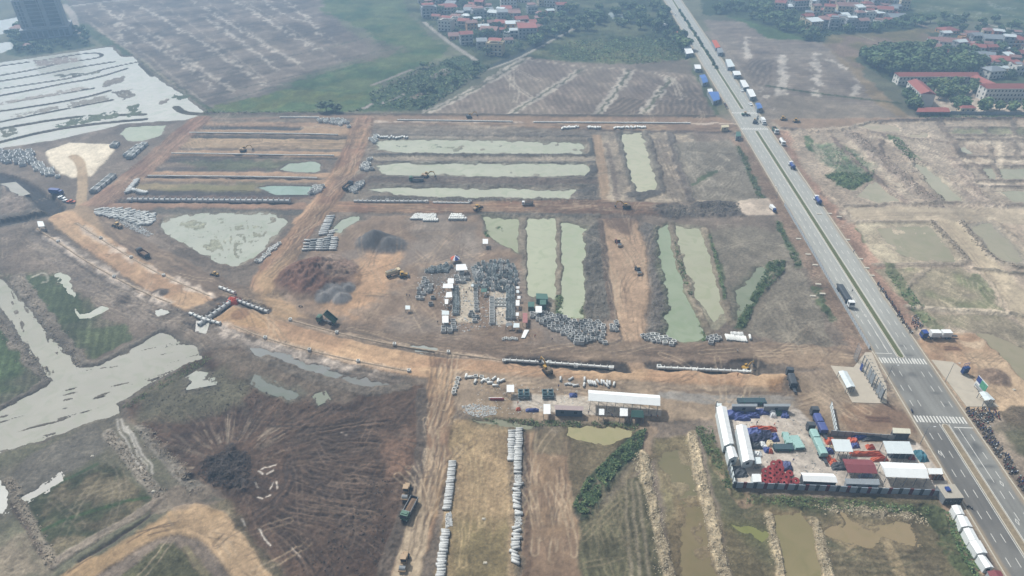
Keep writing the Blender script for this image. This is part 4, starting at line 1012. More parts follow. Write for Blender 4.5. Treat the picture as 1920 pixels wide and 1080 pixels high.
# ================================================================== building kit
class MB:
    """collects boxes, bars, tubes and sheets; build() makes ONE mesh of them"""
    def __init__(self):
        self.v, self.f = [], []
    def add(self, v, f, M=None):
        n = len(self.v)
        self.v += [tuple(M @ Vector(c)) for c in v] if M is not None else [tuple(c) for c in v]
        self.f += [tuple(i + n for i in q) for q in f]
        return self
    def box(self, x, y, z, sx, sy, sz, rz=0, taper=1.0, ry=0, rx=0):
        """centre x, y; bottom z"""
        a, b = sx / 2, sy / 2
        v = [(-a, -b, 0), (a, -b, 0), (a, b, 0), (-a, b, 0), (-a * taper, -b * taper, sz), (a * taper, -b * taper, sz), (a * taper, b * taper, sz), (-a * taper, b * taper, sz)]
        M = Matrix.Translation((x, y, z)) @ Matrix.Rotation(rz, 4, 'Z') @ Matrix.Rotation(ry, 4, 'Y') @ Matrix.Rotation(rx, 4, 'X')
        return self.add(v, [(3, 2, 1, 0), (4, 5, 6, 7), (0, 1, 5, 4), (1, 2, 6, 5), (2, 3, 7, 6), (3, 0, 4, 7)], M)
    def prism(self, poly, axis, a, b):
        """poly in the two other axes, extruded along axis from a to b"""
        n = len(poly)
        def mk(p, t):
            return {'x': (t, p[0], p[1]), 'y': (p[0], t, p[1]), 'z': (p[0], p[1], t)}[axis]
        v = [mk(p, a) for p in poly] + [mk(p, b) for p in poly]
        f = [tuple(range(n - 1, -1, -1)), tuple(range(n, 2 * n))] + [(i, (i + 1) % n, n + (i + 1) % n, n + i) for i in range(n)]
        return self.add(v, f)
    def cyl(self, p0, p1, r0, r1=None, n=10, cap=True):
        r1 = r0 if r1 is None else r1
        p0, p1 = Vector(p0), Vector(p1)
        q = (p1 - p0).to_track_quat('Z', 'Y').to_matrix()
        v = []
        for p, r in ((p0, r0), (p1, r1)):
            for i in range(n):
                t = 2 * math.pi * i / n
                v.append(p + q @ Vector((r * math.cos(t), r * math.sin(t), 0)))
        f = [(i, (i + 1) % n, n + (i + 1) % n, n + i) for i in range(n)]
        if cap:
            f += [tuple(range(n - 1, -1, -1)), tuple(range(n, 2 * n))]
        return self.add(v, f)
    def tube(self, p0, p1, r, ri, n=10):
        """an open pipe with a wall"""
        p0, p1 = Vector(p0), Vector(p1)
        q = (p1 - p0).to_track_quat('Z', 'Y').to_matrix()
        v = []
        for p, rr in ((p0, r), (p1, r), (p1, ri), (p0, ri)):
            for i in range(n):
                t = 2 * math.pi * i / n
                v.append(p + q @ Vector((rr * math.cos(t), rr * math.sin(t), 0)))
        f = []
        for k in range(4):
            a, b = k * n, ((k + 1) % 4) * n
            f += [(a + i, a + (i + 1) % n, b + (i + 1) % n, b + i) for i in range(n)]
        return self.add(v, f)
    def quad(self, *p):
        return self.add(p, [tuple(range(len(p)))])
    def slab(self, p, t):
        """a sheet of thickness t under the corner points p"""
        n = len(p)
        v = list(p) + [(a, b, c - t) for a, b, c in p]
        f = [tuple(range(n)), tuple(range(2 * n - 1, n - 1, -1))] + [(i, n + i, n + (i + 1) % n, (i + 1) % n) for i in range(n)]
        return self.add(v, f)
    def mesh(self, name, smooth=False):
        me = bpy.data.meshes.new(name)
        me.from_pydata(self.v, [], self.f)
        bm = bmesh.new()
        bm.from_mesh(me)
        bmesh.ops.recalc_face_normals(bm, faces=bm.faces)
        bm.to_mesh(me)
        bm.free()
        if smooth:
            me.polygons.foreach_set('use_smooth', [True] * len(me.polygons))
        return me
    def build(self, name, m, parent=None, smooth=False):
        return obj(name, self.mesh(name, smooth), m, parent)

def tag(o, label, cat, group=None, kind=None):
    if label:
        o['label'] = label
    if cat:
        o['category'] = cat
    if group:
        o['group'] = group
    if kind:
        o['kind'] = kind
    return o
def thing(name, label, cat, loc=(0, 0, 0), rz=0.0, group=None, scale=None):
    o = bpy.data.objects.new(name, None)
    o.empty_display_size = .3
    COL.objects.link(o)
    o.location = loc
    o.rotation_euler = (0, 0, rz)
    if scale:
        o.scale = scale if isinstance(scale, (tuple, list)) else (scale,) * 3
    return tag(o, label, cat, group)

class Kind:
    """a kind of thing: its parts and sub-parts as shared meshes; place() makes one individual"""
    def __init__(self, name, cat):
        self.name, self.cat, self.parts = name, cat, []
    def part(self, name, mb, m, of=None, smooth=False):
        self.parts.append((name, mb.mesh(name, smooth) if isinstance(mb, MB) else mb, m, of))
        if not self.parts[-1][1].materials:
            self.parts[-1][1].materials.append(m)
        return len(self.parts) - 1
    def place(self, loc, rz, label, group=None, scale=None, paint=None):
        r = thing(self.name, label, self.cat, loc, rz, group, scale)
        made = []
        for nm, me, m, of in self.parts:
            o = bpy.data.objects.new(nm, me)
            COL.objects.link(o)
            o.parent = r if of is None else made[of]
            if paint and nm in paint:
                o.material_slots[0].link = 'OBJECT'
                o.material_slots[0].material = paint[nm]
            made.append(o)
        return r
class Single(Kind):
    """a kind of thing that is one mesh"""
    def __init__(self, name, cat, mb, m, smooth=False):
        self.name, self.cat = name, cat
        self.me = mb.mesh(name, smooth) if isinstance(mb, MB) else mb
        if not self.me.materials:
            self.me.materials.append(m)
    def place(self, loc, rz, label, group=None, scale=None, paint=None, rot=None):
        o = bpy.data.objects.new(self.name, self.me)
        COL.objects.link(o)
        o.location = loc
        o.rotation_euler = rot or (0, 0, rz)
        if scale:
            o.scale = scale if isinstance(scale, (tuple, list)) else (scale,) * 3
        if paint:
            o.material_slots[0].link = 'OBJECT'
            o.material_slots[0].material = paint
        return tag(o, label, self.cat, group)

def L(r, g, b, k=.62):
    return tuple(lin((r, g, b), k))
C_ = {}
def paint(name, rgb, rough=.6, k=.68, **kw):
    if name not in C_:
        C_[name] = mat(name, L(*rgb, k), rough=rough, **kw)
    return C_[name]
CONC = paint('concrete', (198, 200, 198), .85, k=.8, noise=.16, nscale=1.2, objvar=.12)
CONC_D = paint('concrete_dark', (160, 164, 164), .85, k=.72, noise=.2, nscale=1.2, objvar=.18)
CONC_W = paint('concrete_pale', (218, 220, 216), .85, k=.85, noise=.14, nscale=1.2, objvar=.1)
STEEL = paint('dark_steel', (78, 84, 90), .6, noise=.25)
STEELL = paint('grey_steel', (140, 146, 150), .5, noise=.15)
RUST = paint('rusty_steel', (120, 84, 64), .8, noise=.3)
WHITE_R = paint('white_sheet_roof', (236, 240, 240), .45, k=.8, noise=.05, nscale=.4)
PALE_R = paint('pale_sheet_roof', (214, 224, 226), .5, k=.8, noise=.07, nscale=.4)
GREY_R = paint('grey_sheet_roof', (150, 158, 164), .55, noise=.1, nscale=.4)
BLUE_R = paint('blue_sheet_roof', (88, 128, 196), .5, noise=.1, nscale=.4)
GREEN_R = paint('green_tarp', (84, 122, 112), .7, noise=.12)
MAROON_R = paint('maroon_sheet_roof', (140, 76, 80), .5, noise=.1, nscale=.4)
RED_R = paint('red_tile_roof', (164, 98, 90), .75, noise=.14, nscale=.6, objvar=.1)
RED2_R = paint('faded_red_roof', (158, 122, 116), .75, noise=.16, nscale=.6, objvar=.12)
WALLS = {'white': paint('white_wall', (232, 230, 222), .8, k=.72, noise=.06), 'cream': paint('cream_wall', (222, 206, 172), .8, noise=.07), 'grey': paint('grey_wall', (170, 174, 176), .8, noise=.09),
         'ochre': paint('ochre_wall', (214, 166, 116), .8, noise=.08), 'brick': paint('brick_wall', (170, 112, 90), .85, noise=.12)}
GLASS = paint('dark_window_glass', (70, 80, 90), .2, spec=.5, noise=.05)
BLUE_P = paint('blue_paint', (52, 78, 150), .5)
BLUE_T = paint('blue_plastic', (84, 98, 156), .6, noise=.2)
ORANGE = paint('orange_plastic', (206, 104, 74), .7, noise=.15)
REDP = paint('red_conduit', (166, 66, 66), .6, noise=.12)
TEAL = paint('teal_tarp', (166, 204, 198), .6, noise=.1)
GREENP = paint('green_frame_paint', (40, 150, 104), .6)
YELLOW = paint('machine_yellow', (196, 156, 70), .5, noise=.15)
TAUPE = paint('dusty_machine_paint', (186, 160, 128), .6, noise=.15)
GREENC = paint('truck_green', (72, 116, 96), .45, noise=.1)
BLACK = paint('black_rubber', (36, 36, 38), .85)
DIRTB = paint('earth_load', (134, 112, 92), .95, noise=.3, nscale=3)
ASPH = paint('asphalt_grey', (150, 152, 150), .85)
WPAINT = paint('white_road_paint', (232, 232, 226), .7, k=.7, noise=.1)
KERB = paint('kerb_stone', (206, 200, 184), .85, noise=.12)
TRUNK = paint('bark', (92, 80, 68), .95, noise=.2)
LEAF = paint('foliage', (108, 134, 88), .8, noise=.42, nscale=.5, objvar=.28, k=.6)
LEAF_D = paint('foliage_dark', (86, 112, 76), .8, noise=.42, nscale=.5, objvar=.25, k=.6)
LEAF_Y = paint('foliage_light', (134, 150, 96), .8, noise=.4, nscale=.5, objvar=.25, k=.6)
STONE = paint('pale_rubble', (190, 178, 152), .9, noise=.25, nscale=2)
CLOD = paint('dark_clods', (84, 76, 70), .95, noise=.3, nscale=2)
SKIN = paint('skin', (176, 130, 104), .6)

# ------------------------------------------------------------------ trees and shrubs
def leaf_ball(seed, n, size, lobes=7, flat=.8, hollow=.55):
    r = random.Random(seed)
    cs = []
    for i in range(lobes):
        a = r.uniform(0, 6.28)
        d = r.uniform(.2, .62)
        cs.append((Vector((d * math.cos(a), d * math.sin(a), r.uniform(-.35, .5) * flat)), r.uniform(.36, .6)))
    mb = MB()
    for i in range(n):
        c, cr = r.choice(cs)
        d = Vector((r.gauss(0, 1), r.gauss(0, 1), r.gauss(0, 1))).normalized()
        p = c + d * cr * r.uniform(hollow, 1.05)
        p.z *= flat
        nrm = (d + Vector((r.gauss(0, .5), r.gauss(0, .5), r.gauss(.3, .5)))).normalized()
        q = nrm.to_track_quat('Z', 'Y').to_matrix() @ Matrix.Rotation(r.uniform(0, 3.14), 3, 'Z')
        s = size * r.uniform(.6, 1.3)
        mb.add([p + q @ Vector(k) * s for k in ((-1, -.55, 0), (.2, -.8, .12), (1, .1, 0), (.1, .75, -.12))], [(0, 1, 2, 3)])
    return mb
CROWNS = [leaf_ball(i, 420, .19, lobes=7 + i, flat=.85 + .05 * (i % 3)).mesh('crown') for i in range(4)]
def leafy(me, mats, seed=1):
    r = random.Random(seed)
    for m in mats:
        me.materials.append(m)
    me.polygons.foreach_set('material_index', [r.randrange(len(mats)) for _ in me.polygons])
for i_, cm in enumerate(CROWNS):
    leafy(cm, [LEAF, LEAF_D, LEAF_Y] if i_ % 2 else [LEAF_D, LEAF, LEAF], i_)
_tr = MB()
_tr.cyl((0, 0, -.3), (0, 0, .45), .07, .045, 6)
for a in range(4):
    t = a * 1.6
    _tr.cyl((0, 0, .38), (.28 * math.cos(t), .28 * math.sin(t), .78), .035, .012, 5, cap=False)
TRUNK_ME = _tr.mesh('trunk')
TREES = []
for cm in CROWNS:
    TREES.append((TRUNK_ME, cm))
N_TREE = [0]
def tree(px, py, h, label, group, leaf=None, w=None, name='tree'):
    """h metres tall; trunk base at the surveyed point"""
    loc = at(px, py)
    w = w or h * rnd.uniform(.55, .75)
    r = thing(name, label, 'tree', loc, rnd.uniform(0, 6.28), group)
    t = bpy.data.objects.new('trunk', TRUNK_ME)
    if not TRUNK_ME.materials:
        TRUNK_ME.materials.append(TRUNK)
    c = bpy.data.objects.new('crown', CROWNS[N_TREE[0] % 4])
    N_TREE[0] += 1
    for o in (t, c):
        COL.objects.link(o)
        o.parent = r
    t.scale = (h * .7, h * .7, h * .6)
    if leaf is not None:
        c.material_slots[0].link = 'OBJECT'
        c.material_slots[0].material = leaf
    c.scale = (w, w * rnd.uniform(.85, 1.1), h * .5)
    c.location = (0, 0, h * .52)
    return r

# ------------------------------------------------------------------ concrete goods
PIPE = Single('concrete_pipe', 'pipe', MB().tube((0, -1.25, 0), (0, 1.25, 0), .5, .40, 12), CONC, smooth=False)
PIPE.me.polygons.foreach_set('use_smooth', [i < 12 or 24 <= i < 36 for i in range(len(PIPE.me.polygons))])
def frame_box(w, d, h, t):
    """a box culvert length standing on end: four walls, open top and bottom"""
    mb = MB()
    o = [(-w / 2, -d / 2), (w / 2, -d / 2), (w / 2, d / 2), (-w / 2, d / 2)]
    i = [(-w / 2 + t, -d / 2 + t), (w / 2 - t, -d / 2 + t), (w / 2 - t, d / 2 - t), (-w / 2 + t, d / 2 - t)]
    v = [(*p, 0) for p in o] + [(*p, h) for p in o] + [(*p, h) for p in i] + [(*p, 0) for p in i]
    f = []
    for k in range(4):
        n = (k + 1) % 4
        f += [(k, n, 4 + n, 4 + k), (4 + k, 4 + n, 8 + n, 8 + k), (8 + k, 8 + n, 12 + n, 12 + k), (12 + k, 12 + n, n, k)]
    return mb.add(v, f)
CULV = Single('box_culvert', 'culvert', frame_box(1.9, 1.5, 1.15, .17), CONC)
CULV_S = Single('culvert_ring', 'culvert', frame_box(1.5, 1.3, .75, .15), CONC_W)
MOULD = Single('steel_mould', 'mould', frame_box(2.0, 1.6, 1.3, .12).box(-1.05, 0, .2, .12, 1.4, .15).box(1.05, 0, .2, .12, 1.4, .15).box(0, -.86, .7, 1.6, .12, .14).box(0, .86, .7, 1.6, .12, .14), paint('mould_steel', (176, 184, 184), .7, noise=.3, objvar=.35, k=.75))

def pipe_at(px, py, ang, label, group, d=1.0, ln=2.5, lift=0.0, paintm=None):
    """ang: heading of the pipe's axis in degrees, 0 = away from the camera, 90 = across the picture"""
    p = at(px, py, d / 2 - .03 + lift)
    o = PIPE.place(p, math.radians(-ang), label, group, (d, ln / 2.5, d), paintm)
    return o
def pipe_row(a, b, n, ang, label, group, d=1.0, ln=2.5, layers=1, jit=.12, paintm=None):
    """n pipes lying side by side from survey point a to b, optionally stacked"""
    A, B = Vector(P(*a)), Vector(P(*b))
    out = 0
    for ly in range(layers):
        m = n - ly
        for i in range(m):
            t = (i + .5 * ly) / max(n - 1, 1)
            q = A.lerp(B, t)
            x, y = q.x + rnd.gauss(0, jit), q.y + rnd.gauss(0, jit)
            PIPE.place((x, y, zat(x, y) + d * .47 + ly * d * .86), math.radians(-ang + rnd.gauss(0, 30 * jit)), label, group, (d, ln / 2.5, d), paintm)
            out += 1
    return out

# ------------------------------------------------------------------ vehicles
def wheel_parts(k, spots, r, w, of=None):
    for x, y in spots:
        i = k.part('wheel', MB().cyl((x - w / 2, y, r), (x + w / 2, y, r), r, n=12), BLACK)
        k.part('rim', MB().cyl((x - w / 2 - .02, y, r), (x + w / 2 + .02, y, r), r * .55, n=8), STEELL, i)
def dump_truck(raised=False):
    k = Kind('dump_truck', 'truck')
    k.part('chassis', MB().box(0, -.2, .7, 1.0, 8.0, .35).box(0, 3.7, .55, 2.3, .25, .45), STEEL)
    c = k.part('cab', MB().prism([(2.15, .75), (4.0, .75), (4.05, 1.7), (3.85, 2.95), (2.15, 3.0)], 'x', -1.2, 1.2).box(0, 3.0, 2.98, 2.0, .9, .22, taper=.85), GREENC)
    k.part('windscreen', MB().quad((-1.05, 4.045, 1.85), (1.05, 4.045, 1.85), (1.0, 3.9, 2.8), (-1.0, 3.9, 2.8)), GLASS, c)
    for s in (-1, 1):
        k.part('side_window', MB().quad((s * 1.215, 2.7, 1.9), (s * 1.215, 3.75, 1.9), (s * 1.215, 3.65, 2.75), (s * 1.215, 2.7, 2.75)), GLASS, c)
        k.part('mirror', MB().box(s * 1.4, 4.0, 1.9, .22, .1, .55), BLACK, c)
        k.part('headlight', MB().box(s * .9, 4.05, .85, .35, .08, .2), WHITE_R, c)
    M = Matrix.Translation((0, -4.0, 1.1)) @ Matrix.Rotation(math.radians(42 if raised else 0), 4, 'X') @ Matrix.Translation((0, 4.0, -1.1))
    def T(mb):
        mb.v = [tuple(M @ Vector(v)) for v in mb.v]
        return mb
    b = k.part('tipper_bed', T(MB().box(0, -1.15, 1.1, 2.4, 5.9, .15).box(-1.2, -1.15, 1.1, .12, 5.9, 1.25).box(1.2, -1.15, 1.1, .12, 5.9, 1.25).box(0, 1.8, 1.1, 2.5, .14, 1.55)), STEELL if not raised else GREENC)
    k.part('tailgate', T(MB().box(0, -4.12, 1.12, 2.4, .1, 1.2)), STEEL, b)
    for s in (-1, 1):
        k.part('side_rib', T(MB().box(s * 1.3, -2.6, 1.2, .1, .12, 1.1).box(s * 1.3, -.9, 1.2, .1, .12, 1.1).box(s * 1.3, .7, 1.2, .1, .12, 1.1)), STEEL, b)
    if not raised:
        k.part('load', T(MB().add([(-1.1, -3.9, 1.5), (1.1, -3.9, 1.5), (1.1, 1.6, 1.6), (-1.1, 1.6, 1.6), (0, -2.6, 2.0), (.2, .4, 2.1)], [(0, 1, 4), (1, 2, 5, 4), (2, 3, 5), (3, 0, 4, 5)])), DIRTB, b)
    else:
        k.part('hoist_ram', MB().cyl((0, .3, 1.0), (0, -.2, 3.6), .14, n=8), STEELL)
    wheel_parts(k, [(s * 1.0, y) for y in (3.1, -2.0, -3.3) for s in (-1, 1)], .52, .4)
    return k
def tank_truck():
    k = Kind('tank_truck', 'truck')
    k.part('chassis', MB().box(0, -.2, .65, 1.0, 7.0, .3).box(0, 3.3, .5, 2.2, .2, .4), STEEL)
    c = k.part('cab', MB().prism([(1.9, .7), (3.5, .7), (3.55, 1.6), (3.35, 2.75), (1.9, 2.8)], 'x', -1.1, 1.1), WHITE_R)
    k.part('windscreen', MB().quad((-.95, 3.55, 1.75), (.95, 3.55, 1.75), (.9, 3.4, 2.6), (-.9, 3.4, 2.6)), GLASS, c)
    for s in (-1, 1):
        k.part('side_window', MB().quad((s * 1.115, 2.3, 1.8), (s * 1.115, 3.3, 1.8), (s * 1.115, 3.2, 2.55), (s * 1.115, 2.3, 2.55)), GLASS, c)
        k.part('headlight', MB().box(s * .8, 3.56, .85, .3, .08, .2), WHITE_R, c)
    t = k.part('tank', MB().cyl((0, 1.6, 2.0), (0, -3.6, 2.0), 1.1, n=16), BLUE_P, smooth=False)
    k.part('hatch', MB().cyl((0, -.8, 3.0), (0, -.8, 3.25), .35, n=10), STEELL, t)
    k.part('walkway', MB().box(0, -1.0, 3.08, .5, 4.4, .05), STEELL, t)
    wheel_parts(k, [(s * .95, y) for y in (2.7, -1.8, -3.0) for s in (-1, 1)], .48, .36)
    return k
def box_truck():
    k = Kind('box_truck', 'truck')
    k.part('chassis', MB().box(0, 0, .6, 1.0, 7.4, .3).box(0, 3.7, .5, 2.1, .2, .4), STEEL)
    c = k.part('cab', MB().prism([(2.3, .65), (3.9, .65), (3.95, 1.5), (3.7, 2.5), (2.3, 2.6)], 'x', -1.05, 1.05), BLUE_P)
    k.part('windscreen', MB().quad((-.9, 3.95, 1.6), (.9, 3.95, 1.6), (.85, 3.74, 2.4), (-.85, 3.74, 2.4)), GLASS, c)
    for s in (-1, 1):
        k.part('side_window', MB().quad((s * 1.065, 2.7, 1.65), (s * 1.065, 3.6, 1.65), (s * 1.065, 3.5, 2.35), (s * 1.065, 2.7, 2.35)), GLASS, c)
        k.part('headlight', MB().box(s * .75, 3.96, .8, .3, .06, .18), WHITE_R, c)
    b = k.part('cargo_box', MB().box(0, -.75, .95, 2.3, 5.8, 2.2), WHITE_R)
    k.part('rear_door', MB().box(0, -3.68, 1.0, 2.2, .06, 2.1), PALE_R, b)
    wheel_parts(k, [(s * .9, y) for y in (3.0, -1.6, -2.7) for s in (-1, 1)], .45, .34)
    return k
def roller():
    k = Kind('road_roller', 'roller')
    k.part('front_frame', MB().box(-.98, 2.1, .55, .16, 1.9, .5).box(.98, 2.1, .55, .16, 1.9, .5).box(0, 3.05, .55, 2.1, .18, .5).box(0, 1.15, .55, 2.1, .2, .5), TAUPE)
    k.part('drum', MB().cyl((-.9, 2.1, .78), (.9, 2.1, .78), .78, n=20), STEELL)
    k.part('body', MB().prism([(-2.9, .7), (.6, .7), (.6, 1.5), (-.5, 1.55), (-2.6, 1.75), (-2.9, 1.5)], 'x', -.8, .8), TAUPE)
    c = k.part('cab', MB().box(0, -.2, 1.5, 1.5, 1.4, .3).box(-.7, .45, 1.5, .1, .1, 1.4).box(.7, .45, 1.5, .1, .1, 1.4).box(-.7, -.85, 1.5, .1, .1, 1.4).box(.7, -.85, 1.5, .1, .1, 1.4), STEEL)
    k.part('canopy_roof', MB().box(0, -.2, 2.9, 1.7, 1.75, .14), TAUPE, c)
    k.part('cab_glass', MB().box(0, -.2, 1.82, 1.36, 1.26, 1.0), GLASS, c)
    k.part('exhaust', MB().cyl((.4, -1.8, 1.6), (.4, -1.8, 2.4), .06, n=6), BLACK)
    wheel_parts(k, [(s * .95, -1.8) for s in (-1, 1)], .75, .5)
    return k
def excavator(col=YELLOW):
    k = Kind('excavator', 'excavator')
    for s in (-1, 1):
        t = k.part('track', MB().prism([(-1.9, .15), (-1.5, 0), (1.5, 0), (1.9, .15), (1.95, .55), (1.5, .85), (-1.5, .85), (-1.95, .55)], 'x', s * 1.1 - .3, s * 1.1 + .3), BLACK)
        k.part('track_frame', MB().box(s * 1.1, 0, .25, .64, 2.6, .35), STEEL, t)
    k.part('turntable', MB().cyl((0, 0, .6), (0, 0, 1.05), .7, n=14), STEEL)
    b = k.part('body', MB().box(0, -.6, 1.05, 2.5, 3.2, .9).prism([(-2.2, 1.05), (-1.9, 2.2), (-.9, 2.2), (-.7, 1.9), (-.7, 1.05)], 'x', -1.25, 1.25), col)
    k.part('exhaust', MB().cyl((.6, -1.6, 2.1), (.6, -1.6, 2.7), .07, n=6), BLACK, b)
    c = k.part('cab', MB().box(-.8, .55, 1.9, .9, 1.5, .5).box(-.8, .55, 2.9, .95, 1.55, .12), col)
    k.part('cab_glass', MB().box(-.8, .55, 2.38, .86, 1.46, .54), GLASS, c)
    k.part('boom', MB().prism([(.6, 1.5), (.9, 1.9), (3.0, 4.2), (4.9, 3.9), (5.0, 3.6), (3.1, 3.6), (1.1, 1.4)], 'x', .0, .4), col)
    k.part('arm', MB().prism([(4.7, 4.1), (5.1, 4.1), (6.0, 1.6), (5.75, 1.5)], 'x', .04, .36), col)
    k.part('bucket', MB().prism([(5.6, 1.6), (6.2, 1.6), (6.4, .9), (6.0, .5), (5.3, .7), (5.5, .95)], 'x', -.35, .75), STEEL)
    k.part('ram', MB().cyl((.2, 2.4, 4.0), (.2, 4.6, 4.35), .09, n=6), STEELL)
    return k
def bulldozer():
    k = Kind('bulldozer', 'bulldozer')
    for s in (-1, 1):
        t = k.part('track', MB().prism([(-1.7, .15), (-1.3, 0), (1.3, 0), (1.75, .2), (1.75, .6), (1.2, .95), (-1.3, .95), (-1.75, .6)], 'x', s * 1.05 - .28, s * 1.05 + .28), BLACK)
        k.part('track_frame', MB().box(s * 1.05, 0, .3, .6, 2.2, .35), STEEL, t)
    k.part('body', MB().prism([(-1.6, .6), (1.7, .6), (1.75, 1.65), (.3, 1.8), (-1.6, 1.6)], 'x', -.7, .7), YELLOW)
    c = k.part('cab', MB().box(0, -.6, 1.6, 1.5, 1.4, .35).box(0, -.6, 2.75, 1.6, 1.6, .14), YELLOW)
    k.part('cab_glass', MB().box(0, -.6, 1.93, 1.36, 1.26, .84), GLASS, c)
    k.part('blade', MB().prism([(2.2, .1), (2.45, .2), (2.3, .7), (2.5, 1.2), (2.35, 1.2), (2.1, .7)], 'x', -1.7, 1.7), STEEL)
    for s in (-1, 1):
        k.part('push_arm', MB().box(s * 1.4, 1.2, .45, .14, 2.4, .2), YELLOW)
    k.part('ripper', MB().box(0, -2.0, .5, 1.2, .5, .3).box(-.4, -2.2, .1, .12, .15, .6).box(.4, -2.2, .1, .12, .15, .6), STEEL)
    k.part('exhaust', MB().cyl((.3, .8, 1.7), (.3, .8, 2.5), .07, n=6), BLACK)
    return k
def wheel_loader():
    k = Kind('wheel_loader', 'loader')
    k.part('rear_body', MB().prism([(-2.6, .8), (-.2, .8), (-.2, 1.6), (-2.4, 1.75), (-2.6, 1.5)], 'x', -.85, .85), YELLOW)
    k.part('front_frame', MB().box(0, 1.0, .75, 1.0, 2.0, .6), YELLOW)
    c = k.part('cab', MB().box(0, -.2, 1.55, 1.3, 1.3, .3).box(0, -.2, 2.75, 1.45, 1.5, .13), YELLOW)
    k.part('cab_glass', MB().box(0, -.2, 1.84, 1.2, 1.2, .92), GLASS, c)
    for s in (-1, 1):
        k.part('lift_arm', MB().prism([(.6, 1.5), (.8, 1.7), (2.9, .8), (2.8, .55)], 'x', s * .5 - .08, s * .5 + .08), YELLOW)
    k.part('bucket', MB().prism([(2.7, .2), (3.7, .15), (3.75, .25), (3.1, .5), (3.0, 1.1), (2.8, 1.15)], 'x', -1.3, 1.3), STEEL)
    wheel_parts(k, [(s * .95, y) for y in (1.3, -1.6) for s in (-1, 1)], .68, .5)
    return k
def motorbike():
    k = Kind('motorbike', 'motorbike')
    k.part('body', MB().prism([(-.75, .55), (-.2, .4), (.3, .4), (.5, .75), (.6, 1.0), (.5, 1.02), (.35, .7), (-.1, .62), (-.8, .72)], 'x', -.13, .13), BLUE_P)
    k.part('seat', MB().prism([(-.75, .73), (.12, .7), (.15, .8), (-.3, .86), (-.8, .86)], 'x', -.14, .14), paint('bike_seat', (70, 66, 64), .7))
    k.part('handlebar', MB().cyl((-.36, .42, 1.05), (.36, .42, 1.05), .025, n=5).cyl((0, .62, .32), (0, .45, 1.05), .045, n=6).box(0, .52, .88, .2, .12, .2), STEEL)
    for y in (.65, -.6):
        k.part('wheel', MB().cyl((-.05, y, .29), (.05, y, .29), .29, n=10), BLACK)
    return k
def small_van():
    k = Kind('pickup_car', 'car')
    k.part('body', MB().prism([(-2.2, .4), (2.2, .4), (2.25, .8), (1.3, .95), (.9, 1.0), (-2.25, 1.0)], 'x', -.88, .88), WHITE_R)
    c = k.part('cabin', MB().prism([(-.5, 1.0), (1.2, 1.0), (.7, 1.62), (-.4, 1.65)], 'x', -.8, .8), WHITE_R)
    k.part('windscreen', MB().quad((-.72, 1.22, 1.04), (.72, 1.22, 1.04), (.66, .76, 1.58), (-.66, .76, 1.58)), GLASS, c)
    for s in (-1, 1):
        k.part('side_window', MB().quad((s * .81, -.4, 1.1), (s * .81, 1.0, 1.1), (s * .81, .65, 1.55), (s * .81, -.35, 1.55)), GLASS, c)
        k.part('headlight', MB().box(s * .6, 2.24, .6, .35, .06, .15), PALE_R)
    wheel_parts(k, [(s * .8, y) for y in (1.4, -1.4) for s in (-1, 1)], .33, .22)
    return k
K_DUMP, K_TIP, K_TANK, K_BOX, K_ROLL, K_EXC, K_DOZ, K_LOAD, K_BIKE, K_CAR = dump_truck(), dump_truck(True), tank_truck(), box_truck(), roller(), excavator(), bulldozer(), wheel_loader(), motorbike(), small_van()
def veh(k, px, py, heading, label, paint=None, scale=None, group=None, lift=0):
    """heading in degrees clockwise from straight away from the camera"""
    return k.place(at(px, py, lift), math.radians(-heading), label, group, scale, paint)

